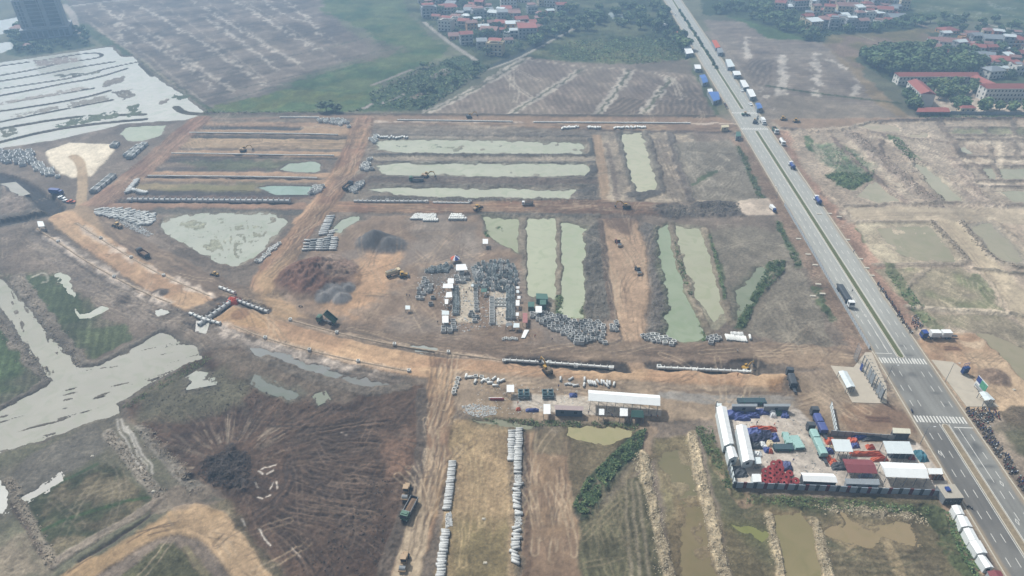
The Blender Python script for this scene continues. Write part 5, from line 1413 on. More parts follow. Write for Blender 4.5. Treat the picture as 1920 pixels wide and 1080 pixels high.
# ------------------------------------------------------------------ people
def person_mesh(stride=.22, arm=.25):
    J = {'pelvis': (0, 0, .95), 'waist': (0, .01, 1.12), 'chest': (0, 0, 1.36), 'neck': (0, .02, 1.5), 'head': (0, .04, 1.6), 'crown': (0, .03, 1.74)}
    R = {'pelvis': .15, 'waist': .13, 'chest': .17, 'neck': .06, 'head': .10, 'crown': .08}
    E = [('pelvis', 'waist'), ('waist', 'chest'), ('chest', 'neck'), ('neck', 'head'), ('head', 'crown')]
    for s, n in ((-1, 'l'), (1, 'r')):
        J.update({n + 'hip': (s * .1, 0, .9), n + 'knee': (s * .11, s * stride * .6 + .03, .5), n + 'ankle': (s * .11, s * stride, .09), n + 'toe': (s * .12, s * stride + .16, .05),
                  n + 'sho': (s * .2, 0, 1.42), n + 'elb': (s * .26, -s * arm * .4, 1.14), n + 'wri': (s * .27, -s * arm + .06, .9), n + 'hand': (s * .27, -s * arm + .09, .8)})
        R.update({n + 'hip': .10, n + 'knee': .07, n + 'ankle': .05, n + 'toe': .045, n + 'sho': .075, n + 'elb': .05, n + 'wri': .038, n + 'hand': .045})
        E += [('pelvis', n + 'hip'), (n + 'hip', n + 'knee'), (n + 'knee', n + 'ankle'), (n + 'ankle', n + 'toe'), ('chest', n + 'sho'), (n + 'sho', n + 'elb'), (n + 'elb', n + 'wri'), (n + 'wri', n + 'hand')]
    ks = list(J)
    me = bpy.data.meshes.new('person_skeleton')
    me.from_pydata([J[k] for k in ks], [(ks.index(a), ks.index(b)) for a, b in E], [])
    o = bpy.data.objects.new('person_skeleton', me)
    COL.objects.link(o)
    md = o.modifiers.new('skin', 'SKIN')
    for i, k in enumerate(ks):
        me.skin_vertices[0].data[i].radius = (R[k], R[k] * .85)
        me.skin_vertices[0].data[i].use_root = k == 'pelvis'
    sb = o.modifiers.new('sub', 'SUBSURF')
    sb.levels = sb.render_levels = 1
    out = bpy.data.meshes.new_from_object(o.evaluated_get(bpy.context.evaluated_depsgraph_get()))
    bpy.data.objects.remove(o)
    out.name = 'person'
    for m in (paint('shirt', (70, 84, 120), .9), paint('trousers', (56, 56, 62), .9), SKIN, paint('conical_hat', (206, 190, 150), .9)):
        out.materials.append(m) if not isinstance(m, str) else None
    for p in out.polygons:
        z = p.center.z
        p.material_index = 3 if z > 1.66 else 2 if z > 1.47 or (abs(p.center.x) > .2 and z < .98 and z > .7) else 0 if z > .96 else 1
        p.use_smooth = True
    return out
PERSON = person_mesh()
def person(px, py, heading, label, shirt=None, group=None):
    o = bpy.data.objects.new('person', PERSON)
    COL.objects.link(o)
    o.location = at(px, py, .02)
    o.rotation_euler = (0, 0, math.radians(-heading))
    if shirt:
        o.material_slots[0].link = 'OBJECT'
        o.material_slots[0].material = shirt
    return tag(o, label, 'person', group)
# ================================================================== THE AVENUE
S0, S1 = road_st(1300, 1180)[0] - 60, road_st(1250, -120)[0]
HWID, MED = ROAD_W / 2, 1.25
def span(pa, pb):
    return road_st(*pa)[0], road_st(*pb)[0]
def build_road():
    ns, nt = 1100, 34
    ss, tt = np.linspace(S0, S1, ns), np.linspace(-HWID, HWID, nt)
    Sg, Tg = np.meshgrid(ss, tt, indexing='ij')
    xs = RO.x + RU.x * Sg + RV.x * Tg
    ys = RO.y + RU.y * Sg + RV.y * Tg
    co = np.stack([xs, ys, np.full_like(xs, .14) - .05 * np.abs(Tg) / HWID], -1).reshape(-1, 3)
    n1, n2, n3 = fbm(Sg * .25, Tg, 3.0, 3, 61), fbm(Sg, Tg, 12, 3, 62), fbm(Sg * .06, Tg, .9, 2, 63)
    base = np.ones(Sg.shape + (3,)) * lin((186, 187, 180))
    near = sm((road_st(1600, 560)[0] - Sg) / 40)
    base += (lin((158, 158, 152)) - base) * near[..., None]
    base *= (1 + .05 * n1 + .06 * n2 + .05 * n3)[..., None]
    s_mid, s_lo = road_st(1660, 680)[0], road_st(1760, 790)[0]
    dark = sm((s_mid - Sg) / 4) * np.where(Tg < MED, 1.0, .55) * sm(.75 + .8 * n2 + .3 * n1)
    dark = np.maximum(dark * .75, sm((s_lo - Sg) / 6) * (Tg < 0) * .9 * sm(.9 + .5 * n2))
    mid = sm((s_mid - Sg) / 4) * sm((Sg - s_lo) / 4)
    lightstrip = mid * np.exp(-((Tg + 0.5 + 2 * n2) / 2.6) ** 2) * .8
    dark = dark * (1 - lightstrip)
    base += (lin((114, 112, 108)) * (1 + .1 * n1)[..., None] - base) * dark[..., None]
    lan = np.zeros_like(Sg)
    for c in (-7.6, -5.3, -4.3, -2.2, 2.6, 4.6, 6.0, 8.2):
        lan += np.exp(-((Tg - c + .15 * n2) / .35) ** 2) * (.5 + .6 * n2)
    base *= (1 - .2 * np.clip(lan, 0, 1.2))[..., None]
    for k in range(26):
        s0, t0 = rnd.uniform(s_lo - 120, s_mid + 30), rnd.choice([rnd.uniform(3, 9), rnd.uniform(-9, 9)])
        g = np.exp(-((Sg - s0) / rnd.uniform(.4, 1.2)) ** 2 - ((Tg - t0) / rnd.uniform(.8, 2.8)) ** 2)
        base += (lin((100, 100, 98)) - base) * (np.clip(g * 1.6 + .2 * n1 * g, 0, 1) * .7)[..., None]
    edge = sm((np.abs(Tg) - HWID + 1.3 + .5 * n1) / 1.0)
    base += (lin((176, 158, 132)) - base) * (edge * .75)[..., None]
    idx = np.arange(ns * nt).reshape(ns, nt)
    q = np.stack([idx[:-1, :-1], idx[:-1, 1:], idx[1:, 1:], idx[1:, :-1]], -1).reshape(-1, 4)
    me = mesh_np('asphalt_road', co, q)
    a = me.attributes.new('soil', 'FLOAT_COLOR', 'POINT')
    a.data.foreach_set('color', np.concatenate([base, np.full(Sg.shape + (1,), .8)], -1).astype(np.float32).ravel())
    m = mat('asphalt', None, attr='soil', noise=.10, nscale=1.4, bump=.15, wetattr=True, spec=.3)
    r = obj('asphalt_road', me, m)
    r['kind'] = 'structure'
    # markings: each dash and bar a thin sheet of its own, 6 mm above the asphalt
    dash = MB().box(0, 0, 0, .18, 3.0, .004).mesh('lane_dash')
    dash.materials.append(WPAINT)
    zr = lambda t: .14 - .05 * abs(t) / HWID + .006
    ang = math.atan2(RU.y, RU.x) - math.pi / 2
    gaps = [span((1690, 672), (1785, 796)), span((1388, 205), (1416, 246))]
    gaps = [(min(a, b), max(a, b)) for a, b in gaps]
    s, count, far = S0 + 4, 0, MB()
    while s < S1 - 4:
        for t in (-6.9, -4.1, 4.1, 6.9):
            if s < road_st(1400, 250)[0]:
                o = bpy.data.objects.new('lane_dash', dash)
                COL.objects.link(o)
                o.location, o.rotation_euler, o.parent = road(s, t, zr(t)), (0, 0, ang), r
            else:
                c = road(s, t, zr(t))
                far.box(*c, .18, 3.0, .004, rz=ang)
        s += 8.0
    fo = far.build('far_lane_dashes', WPAINT, r)
    fo['kind'] = 'stuff'
    bar = MB().box(0, 0, 0, .5, 3.2, .004).mesh('zebra_bar')
    bar.materials.append(WPAINT)
    for pa in ((1690, 677), (1762, 787), (1395, 212), (1410, 242)):
        s = road_st(*pa)[0]
        t = -HWID + 1.0
        while t < HWID - .8:
            o = bpy.data.objects.new('zebra_bar', bar)
            COL.objects.link(o)
            o.location, o.rotation_euler, o.parent = road(s, t, zr(t)), (0, 0, ang), r
            t += 1.12
    st = MB().box(0, 0, 0, HWID - MED - 1.0, .3, .004).mesh('stop_line')
    st.materials.append(WPAINT)
    for pa, sg in (((1660, 663), -1), ((1800, 802), 1)):
        o = bpy.data.objects.new('stop_line', st)
        COL.objects.link(o)
        t = sg * (HWID + MED) / 2
        o.location, o.rotation_euler, o.parent = road(road_st(*pa)[0], t, zr(t) + .004), (0, 0, ang), r
    dm = MB()
    a, b = [(0, -1.3), (.5, 0), (0, 1.3), (-.5, 0)], [(0, -.8), (.3, 0), (0, .8), (-.3, 0)]
    for i in range(4):
        j = (i + 1) % 4
        dm.quad((*a[i], 0), (*a[j], 0), (*b[j], 0), (*b[i], 0))
    dm = dm.mesh('diamond_mark')
    dm.materials.append(WPAINT)
    for px, py in ((1597, 555), (1608, 593), (1622, 592), (1878, 907), (1907, 979), (1762, 850)):
        s, t = road_st(px, py)
        o = bpy.data.objects.new('diamond_mark', dm)
        COL.objects.link(o)
        o.location, o.rotation_euler, o.parent = road(s, t, zr(t)), (0, 0, ang), r
    # solid edge lines beside the median and solid lane line near the crossings
    for t in (-MED - .35, MED + .35):
        pr = None
        mb = MB()
        for a, b in ((S0, gaps[0][0]), (gaps[0][1], gaps[1][0]), (gaps[1][1], S1)):
            n = max(2, int((b - a) / 12))
            for i in range(n):
                u, v = a + (b - a) * i / n, a + (b - a) * (i + 1) / n
                mb.quad(road(u, t - .09, zr(t)), road(u, t + .09, zr(t)), road(v, t + .09, zr(t)), road(v, t - .09, zr(t)))
        mb.build('edge_line', WPAINT, r)
    for (t, a, b) in ((-3.9, (1630, 600), (1658, 662)), (4.1, (1800, 803), (1870, 905))):
        u, v = road_st(*a)[0], road_st(*b)[0]
        MB().quad(road(u, t - .09, zr(t) + .003), road(u, t + .09, zr(t) + .003), road(v, t + .09, zr(t) + .003), road(v, t - .09, zr(t) + .003)).build('lane_line', WPAINT, r)
    # kerbs and grassed median
    for t in (-HWID - .15, HWID + .15):
        mb = MB()
        n = 60
        for i in range(n):
            u, v = S0 + (S1 - S0) * i / n, S0 + (S1 - S0) * (i + 1) / n
            p = [road(u, t - .16, .24), road(u, t + .16, .24), road(v, t + .16, .24), road(v, t - .16, .24)]
            mb.slab(p, .25)
        k = mb.build('kerb', KERB)
        k['kind'] = 'structure'
    gm = paint('median_grass', (104, 110, 74), .9, noise=.35, nscale=.8, bump=.6)
    em = paint('median_earth', (150, 136, 112), .9, noise=.3, nscale=.8, bump=.5)
    for a, b, m in ((S0, gaps[0][0], em), (gaps[0][1], gaps[1][0], gm), (gaps[1][1], S1, gm)):
        mb = MB()
        n = max(4, int((b - a) / 10))
        out = []
        for i in range(9):
            x = math.pi * i / 8
            out.append((a + MED * (1 - math.sin(x)), -MED * math.cos(x)))
        for i in range(9):
            x = math.pi * i / 8
            out.append((b - MED * (1 - math.sin(x)), MED * math.cos(x)))
        MBk = MB().slab([road(s, t, .28) for s, t in out][::-1], .26)
        k = MBk.build('median_kerb', KERB)
        k['kind'] = 'structure'
        inner = [(a + .3 + MED * (1 - math.sin(math.pi * i / 8)), -(MED - .32) * math.cos(math.pi * i / 8)) for i in range(9)] + [(b - .3 - MED * (1 - math.sin(math.pi * i / 8)), (MED - .32) * math.cos(math.pi * i / 8)) for i in range(9)]
        g = MB().slab([road(s, t, .36) for s, t in inner][::-1], .1).build('median_grass', m)
        g['kind'] = 'structure'
build_road()

# pale concrete aprons at the junction
def apron(name, s, z, col, rgb):
    p = [P(*q) for q in pts(s)]
    o = MB().slab([(a, b, z) for a, b in p], .4).build(name, paint(col, rgb, .85, noise=.10, nscale=.35, k=.62))
    o['kind'] = 'structure'
apron('concrete_apron', '1557,687 1600,690 1622,662 1634,662 1662,725 1662,758 1598,756', .42, 'apron_concrete', (206, 196, 178))
apron('concrete_apron', '1746,676 1786,680 1800,690 1872,764 1812,764', .42, 'apron_concrete', (214, 204, 184))
# ================================================================== CONCRETE GOODS ON THE SITE
def inside_px(p, poly):
    x, y = p
    c = False
    for (ax, ay), (bx, by) in zip(poly, poly[1:] + poly[:1]):
        if (ay > y) != (by > y) and x < (bx - ax) * (y - ay) / (by - ay) + ax:
            c = not c
    return c
def fill(s, n, dmin, seed=1):
    """up to n survey points inside a polygon, at least dmin metres apart"""
    r = random.Random(seed)
    poly = pts(s) if isinstance(s, str) else s
    x0, x1 = min(p[0] for p in poly), max(p[0] for p in poly)
    y0, y1 = min(p[1] for p in poly), max(p[1] for p in poly)
    out, w = [], []
    for _ in range(n * 60):
        if len(out) >= n:
            break
        q = (r.uniform(x0, x1), r.uniform(y0, y1))
        if not inside_px(q, poly):
            continue
        a = P(*q)
        if dmin == 0 or all((a[0] - b[0]) ** 2 + (a[1] - b[1]) ** 2 > dmin * dmin for b in w):
            out.append(q)
            w.append(a)
    return out

# ---- pipe rows in the bottom strip
lb, gp = 'grey concrete pipe in the long single row beside the dirt track with the two rollers', 'pipes along the dirt track'
pipe_row((849, 868), (838, 956), 21, 90, lb, gp, .98)
pipe_row((836, 996), (831, 1034), 9, 92, lb, gp, 1.02)
pipe_row((829, 1040), (824, 1112), 15, 90, lb, gp, 1.0)
lb, gp = 'grey concrete pipe in the double row down the middle of the yellowed strip', 'pipes down the yellowed strip'
pipe_row((959, 810), (959, 864), 15, 92, lb, gp, .95)
pipe_row((973, 806), (971, 886), 21, 92, lb, gp, .95)
pipe_row((970, 906), (970, 966), 12, 98, lb, gp, .98, jit=.3)
pipe_row((969, 992), (967, 1030), 8, 82, lb, gp, 1.0, jit=.3)
pipe_row((965, 1036), (967, 1056), 4, 112, lb, gp, 1.0, jit=.15)
# ---- pipes beside the second diagonal haul road
lb, gp = 'concrete pipe in the big stack between the haul road and the red soil heap', 'pipe stack by the soil heap'
for i, (x0, n) in enumerate([(574, 4), (586, 5), (599, 6), (612, 6), (625, 7)]):
    pipe_row((x0, 470), (x0 + 3, 453 - i * 1.2), n, 86, lb, gp, 1.1, 3.4, paintm=CONC_D if i % 2 else CONC)
lb, gp = 'concrete pipe in the column leading up to the small pond in the works yard', 'pipe column by the small pond'
pipe_row((606, 440), (620, 408), 10, 82, lb, gp, 1.3, 4.4)
pipe_row((612, 452), (626, 430), 6, 70, lb, gp, 1.0, 3.0, jit=.3)
# ---- pipe heaps above the works yard
lb, gp = 'pale pipe in the neat three-row stack beside the haul road loader', 'neat pipe stack on the yard edge'
for k in range(3):
    pipe_row((843 + k * 2, 413 - k * 3.8), (872 - k * 4, 413 - k * 3.8), 8 - k, 8, lb, gp, 1.2, 2.4, paintm=CONC_W, jit=.08)
# ---- field of pipes by the junction of haul roads
lb, gp = 'pale concrete pipe in the wide field of pipes beside the junction', 'pipe field by the junction'
for i, q in enumerate(fill('180,394 230,392 288,402 290,420 268,424 225,410 200,408 178,402', 72, 1.9, 3)):
    pipe_at(q[0], q[1], 58 + rnd.gauss(0, 6), lb, gp, 1.25, 3.0, paintm=CONC_W)
# ---- lots by the sand pad
lb, gp = 'grey box culvert in the crowded lot beside the white sand pad', 'culverts beside the sand pad'
for i, q in enumerate(fill('-20,282 20,284 60,284 66,300 52,312 20,308 -20,300', 42, 2.7, 4)):
    p = at(*q)
    CULV.place(p, math.radians(-60 + rnd.gauss(0, 5)), lb, gp, (1.2, 2.4, 1.5))
lb, gp = 'pale box culvert in the small lots strung along below the sand pad', 'small culvert lots below the sand pad'
for i, q in enumerate(fill('58,308 76,306 82,316 68,320', 14, 2.2, 5) + fill('76,320 98,318 104,326 86,332', 10, 2.4, 6) + [(109, 332)]):
    CULV.place(at(*q), math.radians(28 + rnd.gauss(0, 4)), lb, gp, (1.3, 1.7, 1.2), CONC_W)
lb, gp = 'concrete culvert in the line along the top of the red haul road', 'culvert lines along the red haul road'
for a, b, n in (((243, 298), (272, 272), 12), ((238, 294), (262, 276), 8), ((176, 362), (212, 332), 13), ((213, 277), (219, 271), 4)):
    A, B = Vector(P(*a)), Vector(P(*b))
    for i in range(n):
        q = A.lerp(B, i / (n - 1))
        CULV.place((q.x, q.y, zat(q.x, q.y)), math.radians(-4 + rnd.gauss(0, 5)), lb, gp, (2.0, 1.2, 1.7), CONC_W if i % 3 else CONC_D)
lb, gp = 'pale concrete pipe in the corner lot at the low end of the red haul road', 'pipes at the low end of the red haul road'
pipe_row((240, 362), (258, 341), 9, 50, lb, gp, 1.5, 3.2, paintm=CONC_W)
pipe_row((247, 358), (273, 362), 8, 20, lb, gp, 1.4, 2.8, paintm=CONC_W)
for i in range(26):
    pass
# ---- small heaps along the second diagonal haul road, far part
for (q, n, lb, gp, ang) in [('598,226 640,224 658,230 655,240 644,238 620,232 598,232', 22, 'small concrete culvert at the top of the second haul road', 'culverts at the top of the haul road', 40),
                            ('695,262 705,256 712,262 702,268', 6, 'grey culvert by the near corner of the topmost long pond', 'culverts at the topmost pond corner', 30),
                            ('676,318 684,305 696,298 690,314 698,318 690,322', 12, 'pale culvert by the corner of the middle long pond', 'culverts at the middle pond corner', 20),
                            ('656,358 668,346 682,342 680,350 664,362', 13, 'pale culvert heaped where the haul road crosses below the ponds', 'culverts heaped at the crossing', 30),
                            ('580,362 592,350 606,352 596,364', 11, 'pale culvert beside the small turquoise pond', 'culverts beside the turquoise pond', 25),
                            ('366,229 382,229 382,234 366,234', 0, '', '', 0)]:
    for p in fill(q, n, 1.9, 9):
        CULV.place(at(*p), math.radians(ang + rnd.gauss(0, 12)), lb, gp, (1.4, 1.3, 1.3), CONC_W if rnd.random() < .7 else CONC)
far_pipes = MB()
def far_pipe(px, py, ang, d=1.2, ln=2.4):
    q = at(px, py, d * .47)
    u = Vector((math.sin(math.radians(ang)), math.cos(math.radians(ang)), 0)) * ln / 2
    far_pipes.tube(q - u, q + u, d / 2, d * .4, 8)
for x0 in np.linspace(702, 762, 16):
    far_pipe(x0 + rnd.uniform(-1, 1), 259 + rnd.uniform(-2, 1.5), rnd.uniform(-20, 30))
for a, b, n in (((1053, 242), (1083, 240), 14), ((1102, 241), (1124, 241), 11), ((1152, 242), (1210, 240), 20)):
    for i in range(n):
        far_pipe(a[0] + (b[0] - a[0]) * i / (n - 1) + rnd.uniform(-1, 1), a[1] + (b[1] - a[1]) * i / (n - 1) + rnd.uniform(-1.2, 1.2), 8 + rnd.gauss(0, 10))
for k in range(3):
    for i in range(12 - k):
        far_pipe(772 + k * 3 + (43 - k * 3) * i / (11 - k) + rnd.uniform(-.6, .6), 412 - k * 3.4 + rnd.uniform(-.6, .6), 30 + rnd.gauss(0, 5), 1.1)
for i in range(7):
    far_pipe(795 + 25 * i / 6, 415, 4, 1.1)
tag(far_pipes.build('far_pipes', CONC_W), 'far white concrete pipes lying loose along the embankment and yard edge', None, None, 'stuff')
# ---- pipes along the main road
lb, gp = 'pale pipe in the tidy raft of pipes below the green upright pond', 'tidy pipe raft by the green pond'
pipe_row((1362, 634), (1398, 638), 14, 4, lb, gp, .95, 3.6, jit=.06, paintm=CONC_W)
pipe_row((1372, 628), (1392, 629), 8, 4, lb, gp, .95, 2.6, jit=.1)
pipe_at(1406, 634, 8, 'single pale pipe lying apart at the end of the raft', None, .95, 3.0, paintm=CONC_W)
lb, gp = 'loose grey pipe dropped between the tan road and the long white shed', 'pipes dropped by the long shed'
for x, y, a in [(1051, 713, 5), (1070, 713, 50), (1096, 714, 5), (1095, 724, 12), (1064, 722, 70), (1071, 723, 100), (1079, 725, 80), (1104, 720, -12), (1108, 720, -12), (1112, 721, -12), (1116, 722, -10), (1121, 718, -20), (1128, 719, 5), (1133, 720, -10), (1138, 725, -25), (1139, 720, -5), (1143, 721, 5), (1151, 723, 15)]:
    pipe_at(x, y, a, lb, gp, .85, 2.4)
lb, gp = 'pale pipe tumbled on the corner of ground beside the dirt track', 'pipes tumbled at the track corner'
for x, y, a in [(874, 708, 8), (882, 709, 85), (891, 718, 12), (912, 714, 60), (919, 720, 90), (929, 725, 95), (934, 717, 5), (941, 716, 60), (926, 712, 40), (905, 716, 30)]:
    pipe_at(x, y, a, lb, gp, .95, 2.3, paintm=CONC_W)
lb, gp = 'square concrete ring standing at the track corner among tumbled pipes', 'square rings at the track corner'
for x, y in [(859, 712), (857, 720), (855, 727), (852, 733), (851, 739), (892, 708), (903, 709), (915, 716)]:
    CULV_S.place(at(x, y), rnd.uniform(-.3, .3), lb, gp, 1.0)
lb, gp = 'square concrete ring in the string along the haul road by the pale pond', 'square rings along the haul road'
for i in range(20):
    x0 = 484 + i * 2.0
    CULV_S.place(at(x0 + rnd.uniform(-3, 3), 493 - i * 1.7 + rnd.uniform(-2, 2)), rnd.uniform(0, 1.5), lb, gp, 1.2)
# ---- box culvert yards
lb, gp = 'box culvert in the big crowded field below the casting beds', 'crowded culvert field'
for q in fill('992,592 1010,587 1045,592 1070,602 1128,606 1134,622 1126,642 1108,640 1090,648 1076,646 1060,630 1030,622 1008,606', 135, 1.75, 11):
    CULV.place(at(*q), math.radians(rnd.choice([0, 8, -14, 30]) + rnd.gauss(0, 8)), lb, gp, (.95, .95, 1.0), CONC if rnd.random() < .7 else CONC_D)
for x, y in ((1082, 640), (1081, 645), (1091, 640), (1090, 646), (1086, 636)):
    CULV.place(at(x, y), math.radians(-8), lb, gp, (1.1, 1.1, 1.7))
lb, gp = 'box culvert in the little heap at the mouth of the tan haul road', 'culvert heap at the haul road mouth'
for q in fill('1144,610 1156,606 1160,622 1146,622', 8, 1.6, 12):
    CULV.place(at(*q), rnd.uniform(-.4, .4), lb, gp, .9)
CULV.place(at(1134, 645), .1, 'single box culvert left alone in front of the crowded field', None, 1.0)
lb, gp = 'box culvert in the heap at the foot of the dark green pond', 'culvert heap at the green pond'
for q in fill('1204,630 1220,627 1244,634 1262,640 1266,648 1240,648 1220,640 1206,640', 24, 1.7, 13):
    CULV.place(at(*q), rnd.uniform(-.5, .5), lb, gp, 1.0, CONC_W if rnd.random() < .5 else CONC)
lb, gp = 'box culvert in the small heap left of the tidy pipe raft', 'small culvert heap by the pipe raft'
for q in fill('1326,636 1346,630 1350,636 1332,646', 9, 1.6, 14):
    CULV.place(at(*q), rnd.uniform(-.5, .5), lb, gp, 1.0)
lb, gp = 'low concrete ring in the row below the paved casting bed', 'low rings below the casting beds'
for x in range(944, 972, 4):
    CULV_S.place(at(x, 636 + (x % 3)), .1, lb, gp, .8)

# ---- casting yard
def grid(x0, y0, x1, y1, nx, ny, k, lb, gp, sc, jitter=.6, rz=0.0, skip=0, paints=None):
    for i in range(nx):
        for j in range(ny):
            if rnd.random() < skip:
                continue
            x = x0 + (x1 - x0) * (i / max(nx - 1, 1)) + rnd.uniform(-jitter, jitter)
            y = y0 + (y1 - y0) * (j / max(ny - 1, 1)) + rnd.uniform(-jitter, jitter)
            k.place(at(x, y), rz + rnd.gauss(0, .05), lb, gp, sc, rnd.choice(paints) if paints else None)
lb, gp = 'steel mould or frame packed in the crowded upper casting yard', 'moulds in the upper casting yard'
for q in fill('884,505 900,496 950,490 962,500 972,528 960,546 930,548 908,545 888,540', 105, 1.5, 61):
    if rnd.random() < .62:
        MOULD.place(at(*q), rnd.choice([0, .1, -.2, 1.57]) + rnd.gauss(0, .12), lb, gp, (.75, .75, rnd.uniform(.8, 1.4)))
    else:
        CULV.place(at(*q), rnd.gauss(0, .15), lb.replace('steel mould or frame', 'pale concrete frame'), 'frames in the upper casting yard', (.75, .8, rnd.uniform(.7, 1.2)))
lb, gp = 'steel mould in the dark row along the top left of the casting yard', 'mould row at the top of the casting yard'
for q in fill('797,512 812,504 838,498 850,502 838,511 812,512', 24, 1.3, 62):
    MOULD.place(at(*q), .25 + rnd.gauss(0, .2), lb, gp, (.65, .65, rnd.uniform(.8, 1.3)))
lb, gp = 'culvert curing in the loose group at the left edge of the casting yard', 'culverts at the casting yard edge'
for x, y in [(786, 545), (786, 553), (794, 553), (790, 539), (794, 533), (801, 531), (808, 538), (807, 545), (805, 549), (796, 525), (800, 540), (798, 547), (812, 561), (808, 573), (790, 562), (784, 561)]:
    CULV.place(at(x, y), .1, lb, gp, 1.0, CONC if rnd.random() < .6 else CONC_D)
lb, gp = 'large culvert frame below the big white tarp in the casting yard', 'large frames below the big tarp'
for x, y in [(866, 515), (866, 525), (876, 525), (889, 511), (891, 516), (901, 515), (856, 522), (858, 530), (868, 531)]:
    CULV.place(at(x, y), 0, lb, gp, (1.15, 1.0, 1.2), CONC)
lb, gp = 'steel mould in the column right of the white sheds in the casting yard', 'mould column by the white sheds'
grid(853, 543, 857, 590, 2, 10, MOULD, lb, gp, (.85, .8, 1.1), .7)
lb, gp = 'culvert in the row between the two pale casting beds', 'culverts between the casting beds'
for x, y in [(892, 546), (892, 552), (892, 558), (892, 564), (893, 570), (893, 578), (894, 584), (882, 594), (889, 597), (895, 597), (890, 604), (884, 589)]:
    CULV.place(at(x, y), 0, lb, gp, .95, CONC if rnd.random() < .5 else CONC_D)
lb, gp = 'large culvert frame in the straight row of the second casting bed', 'straight row of large frames'
for i in range(10):
    CULV.place(at(922.5, 563 + i * 5.0), 0, lb, gp, (1.15, .95, 1.1), CONC)
lb, gp = 'small culvert frame on the second casting bed', 'small frames on the second casting bed'
grid(932, 563, 950, 575, 4, 3, CULV_S, lb, gp, .85, .6)
lb, gp = 'steel mould in the column along the pond side of the casting yard', 'mould column by the pond'
grid(952, 543, 962, 600, 3, 11, MOULD, lb, gp, (.75, .7, 1.0), .8, skip=.12)
lb, gp = 'culvert frame at the foot of the white sheds in the casting yard', 'frames at the foot of the white sheds'
for x, y in [(832, 618), (843, 618), (832, 624), (844, 624), (850, 605), (850, 612), (836, 611), (852, 619)]:
    CULV.place(at(x, y), 0, lb, gp, 1.05, CONC)

# ---- pipelines: joined lengths in their trenches, with chambers
def pipeline(s, d, label, seg=2.5, chambers=(), z=None, m=CONC_W, cs=1.6):
    p = [Vector(P(*q)) for q in smooth_line(pts(s), 1)]
    o = thing('pipeline', label, 'pipeline', (p[0].x, p[0].y, 0))
    me = MB().tube((0, 0, 0), (0, seg * .96, 0), d / 2, d / 2 * .8, 10)
    if d > .95:
        me.box(0, seg * .95, -d / 2 * .7, d * 1.04, .16, d * 1.15)
    me = me.mesh('pipe_length')
    me.materials.append(m)
    carry = 0.0
    for a, b in zip(p, p[1:]):
        l = (b - a).length
        u = (b - a) / l
        t = carry
        while t + seg * .4 < l:
            q = a + u * t
            c = bpy.data.objects.new('pipe_length', me)
            COL.objects.link(c)
            c.parent = o
            zz = (zat(q.x, q.y) if z is None else z) + d / 2
            c.location = (q.x - p[0].x, q.y - p[0].y, zz)
            c.rotation_euler = (0, 0, math.atan2(u.y, u.x) - math.pi / 2)
            t += seg
        carry = t - l
    if chambers:
        cm = frame_box(cs, cs, cs * .7, .2).mesh('chamber')
        cm.materials.append(CONC_W)
    for q in chambers:
        x, y = P(*q)
        c = bpy.data.objects.new('chamber', cm)
        COL.objects.link(c)
        c.parent = o
        c.location = (x - p[0].x, y - p[0].y, zat(x, y) + .1)
    return o
pipeline('945,676 1010,680 1080,685 1146,690', 1.0, 'pale pipeline in the dark trench behind the working excavator', chambers=((1080, 685), (1146, 690), (1030, 680)), z=-.2)
pipeline('1234,690 1300,693 1406,698', 1.0, 'pale pipeline in the dark trench at the closed end of the tan road', chambers=((1302, 694), (1397, 697), (1236, 687)), z=-.2)
pipeline('240,376 320,377 420,378 545,379', 1.9, 'thick pale pipeline below the stacked platforms', seg=3.0, z=-.3, m=CONC)
pipeline('278,331 380,332 480,333 598,335', 0.75, 'thin pipeline along the lower middle platform', z=.25)
pipeline('322,289 420,290 520,292 626,293', 0.75, 'thin pipeline along the upper middle platform', z=.25)
pipeline('355,250 450,251 560,252 636,254', 0.75, 'thin pipeline along the topmost platform', z=.2)
pipeline('525,222 600,222', 1.0, 'short pipeline on the embankment beside the round bush', z=.3)
pipeline('745,227 830,228 900,229 960,230', 1.0, 'pipeline on the embankment left of the stubble field', z=.3)
pipeline('1000,231 1150,232 1290,233', 1.0, 'far pipeline on the embankment under the stubble field', z=.3)
pipeline('664,380 730,381 800,381', 1.4, 'grey pipeline beside the crossing of the middle haul roads', z=.3, m=CONC, chambers=((726, 379), (800, 381)))
pipeline('812,382 880,383', 1.0, 'short pipeline following on from the middle crossing', z=.3, chambers=((881, 381),))
pipeline('373,611 400,592 436,566', 1.9, 'fat grey pipeline running across under the orange cover', z=-.4, m=CONC)
pipeline('440,563 470,575 506,588', 1.3, 'grey pipeline leading away from the orange cover towards the heaps', z=.0, m=CONC)
pipeline('356,589 380,599 414,609', 1.2, 'short crossing pipeline below the orange cover', z=.0)
pipeline('412,541 440,552', 1.2, 'short pale pipeline above the orange cover', z=.3)
for nm, s_, ch in [('buried drain line of pale pipes along the outer side of the curve', '70,430 110,456 160,490 215,521 270,550 322,570', ((110, 455), (215, 521))), ('buried drain line of pale pipes along the inner side of the curve', '145,421 190,450 240,481 300,516 392,556', ((190, 449), (247, 485), (308, 519))),
                   ('shallow pale drain line along the dark field side of the tan road', '440,613 497,636 580,659 672,680 768,698', ((498, 636), (581, 659), (672, 680), (767, 698))), ('shallow pale drain line along the works yard side of the tan road', '545,602 632,626 740,649 842,664 940,677', ((545, 602), (632, 626), (740, 648), (841, 663), (945, 677)))]:
    pipeline(s_, .9, nm, seg=2.5, chambers=ch, z=-.12, cs=1.2, m=paint('dusty_concrete', (176, 158, 136), .9, noise=.25))
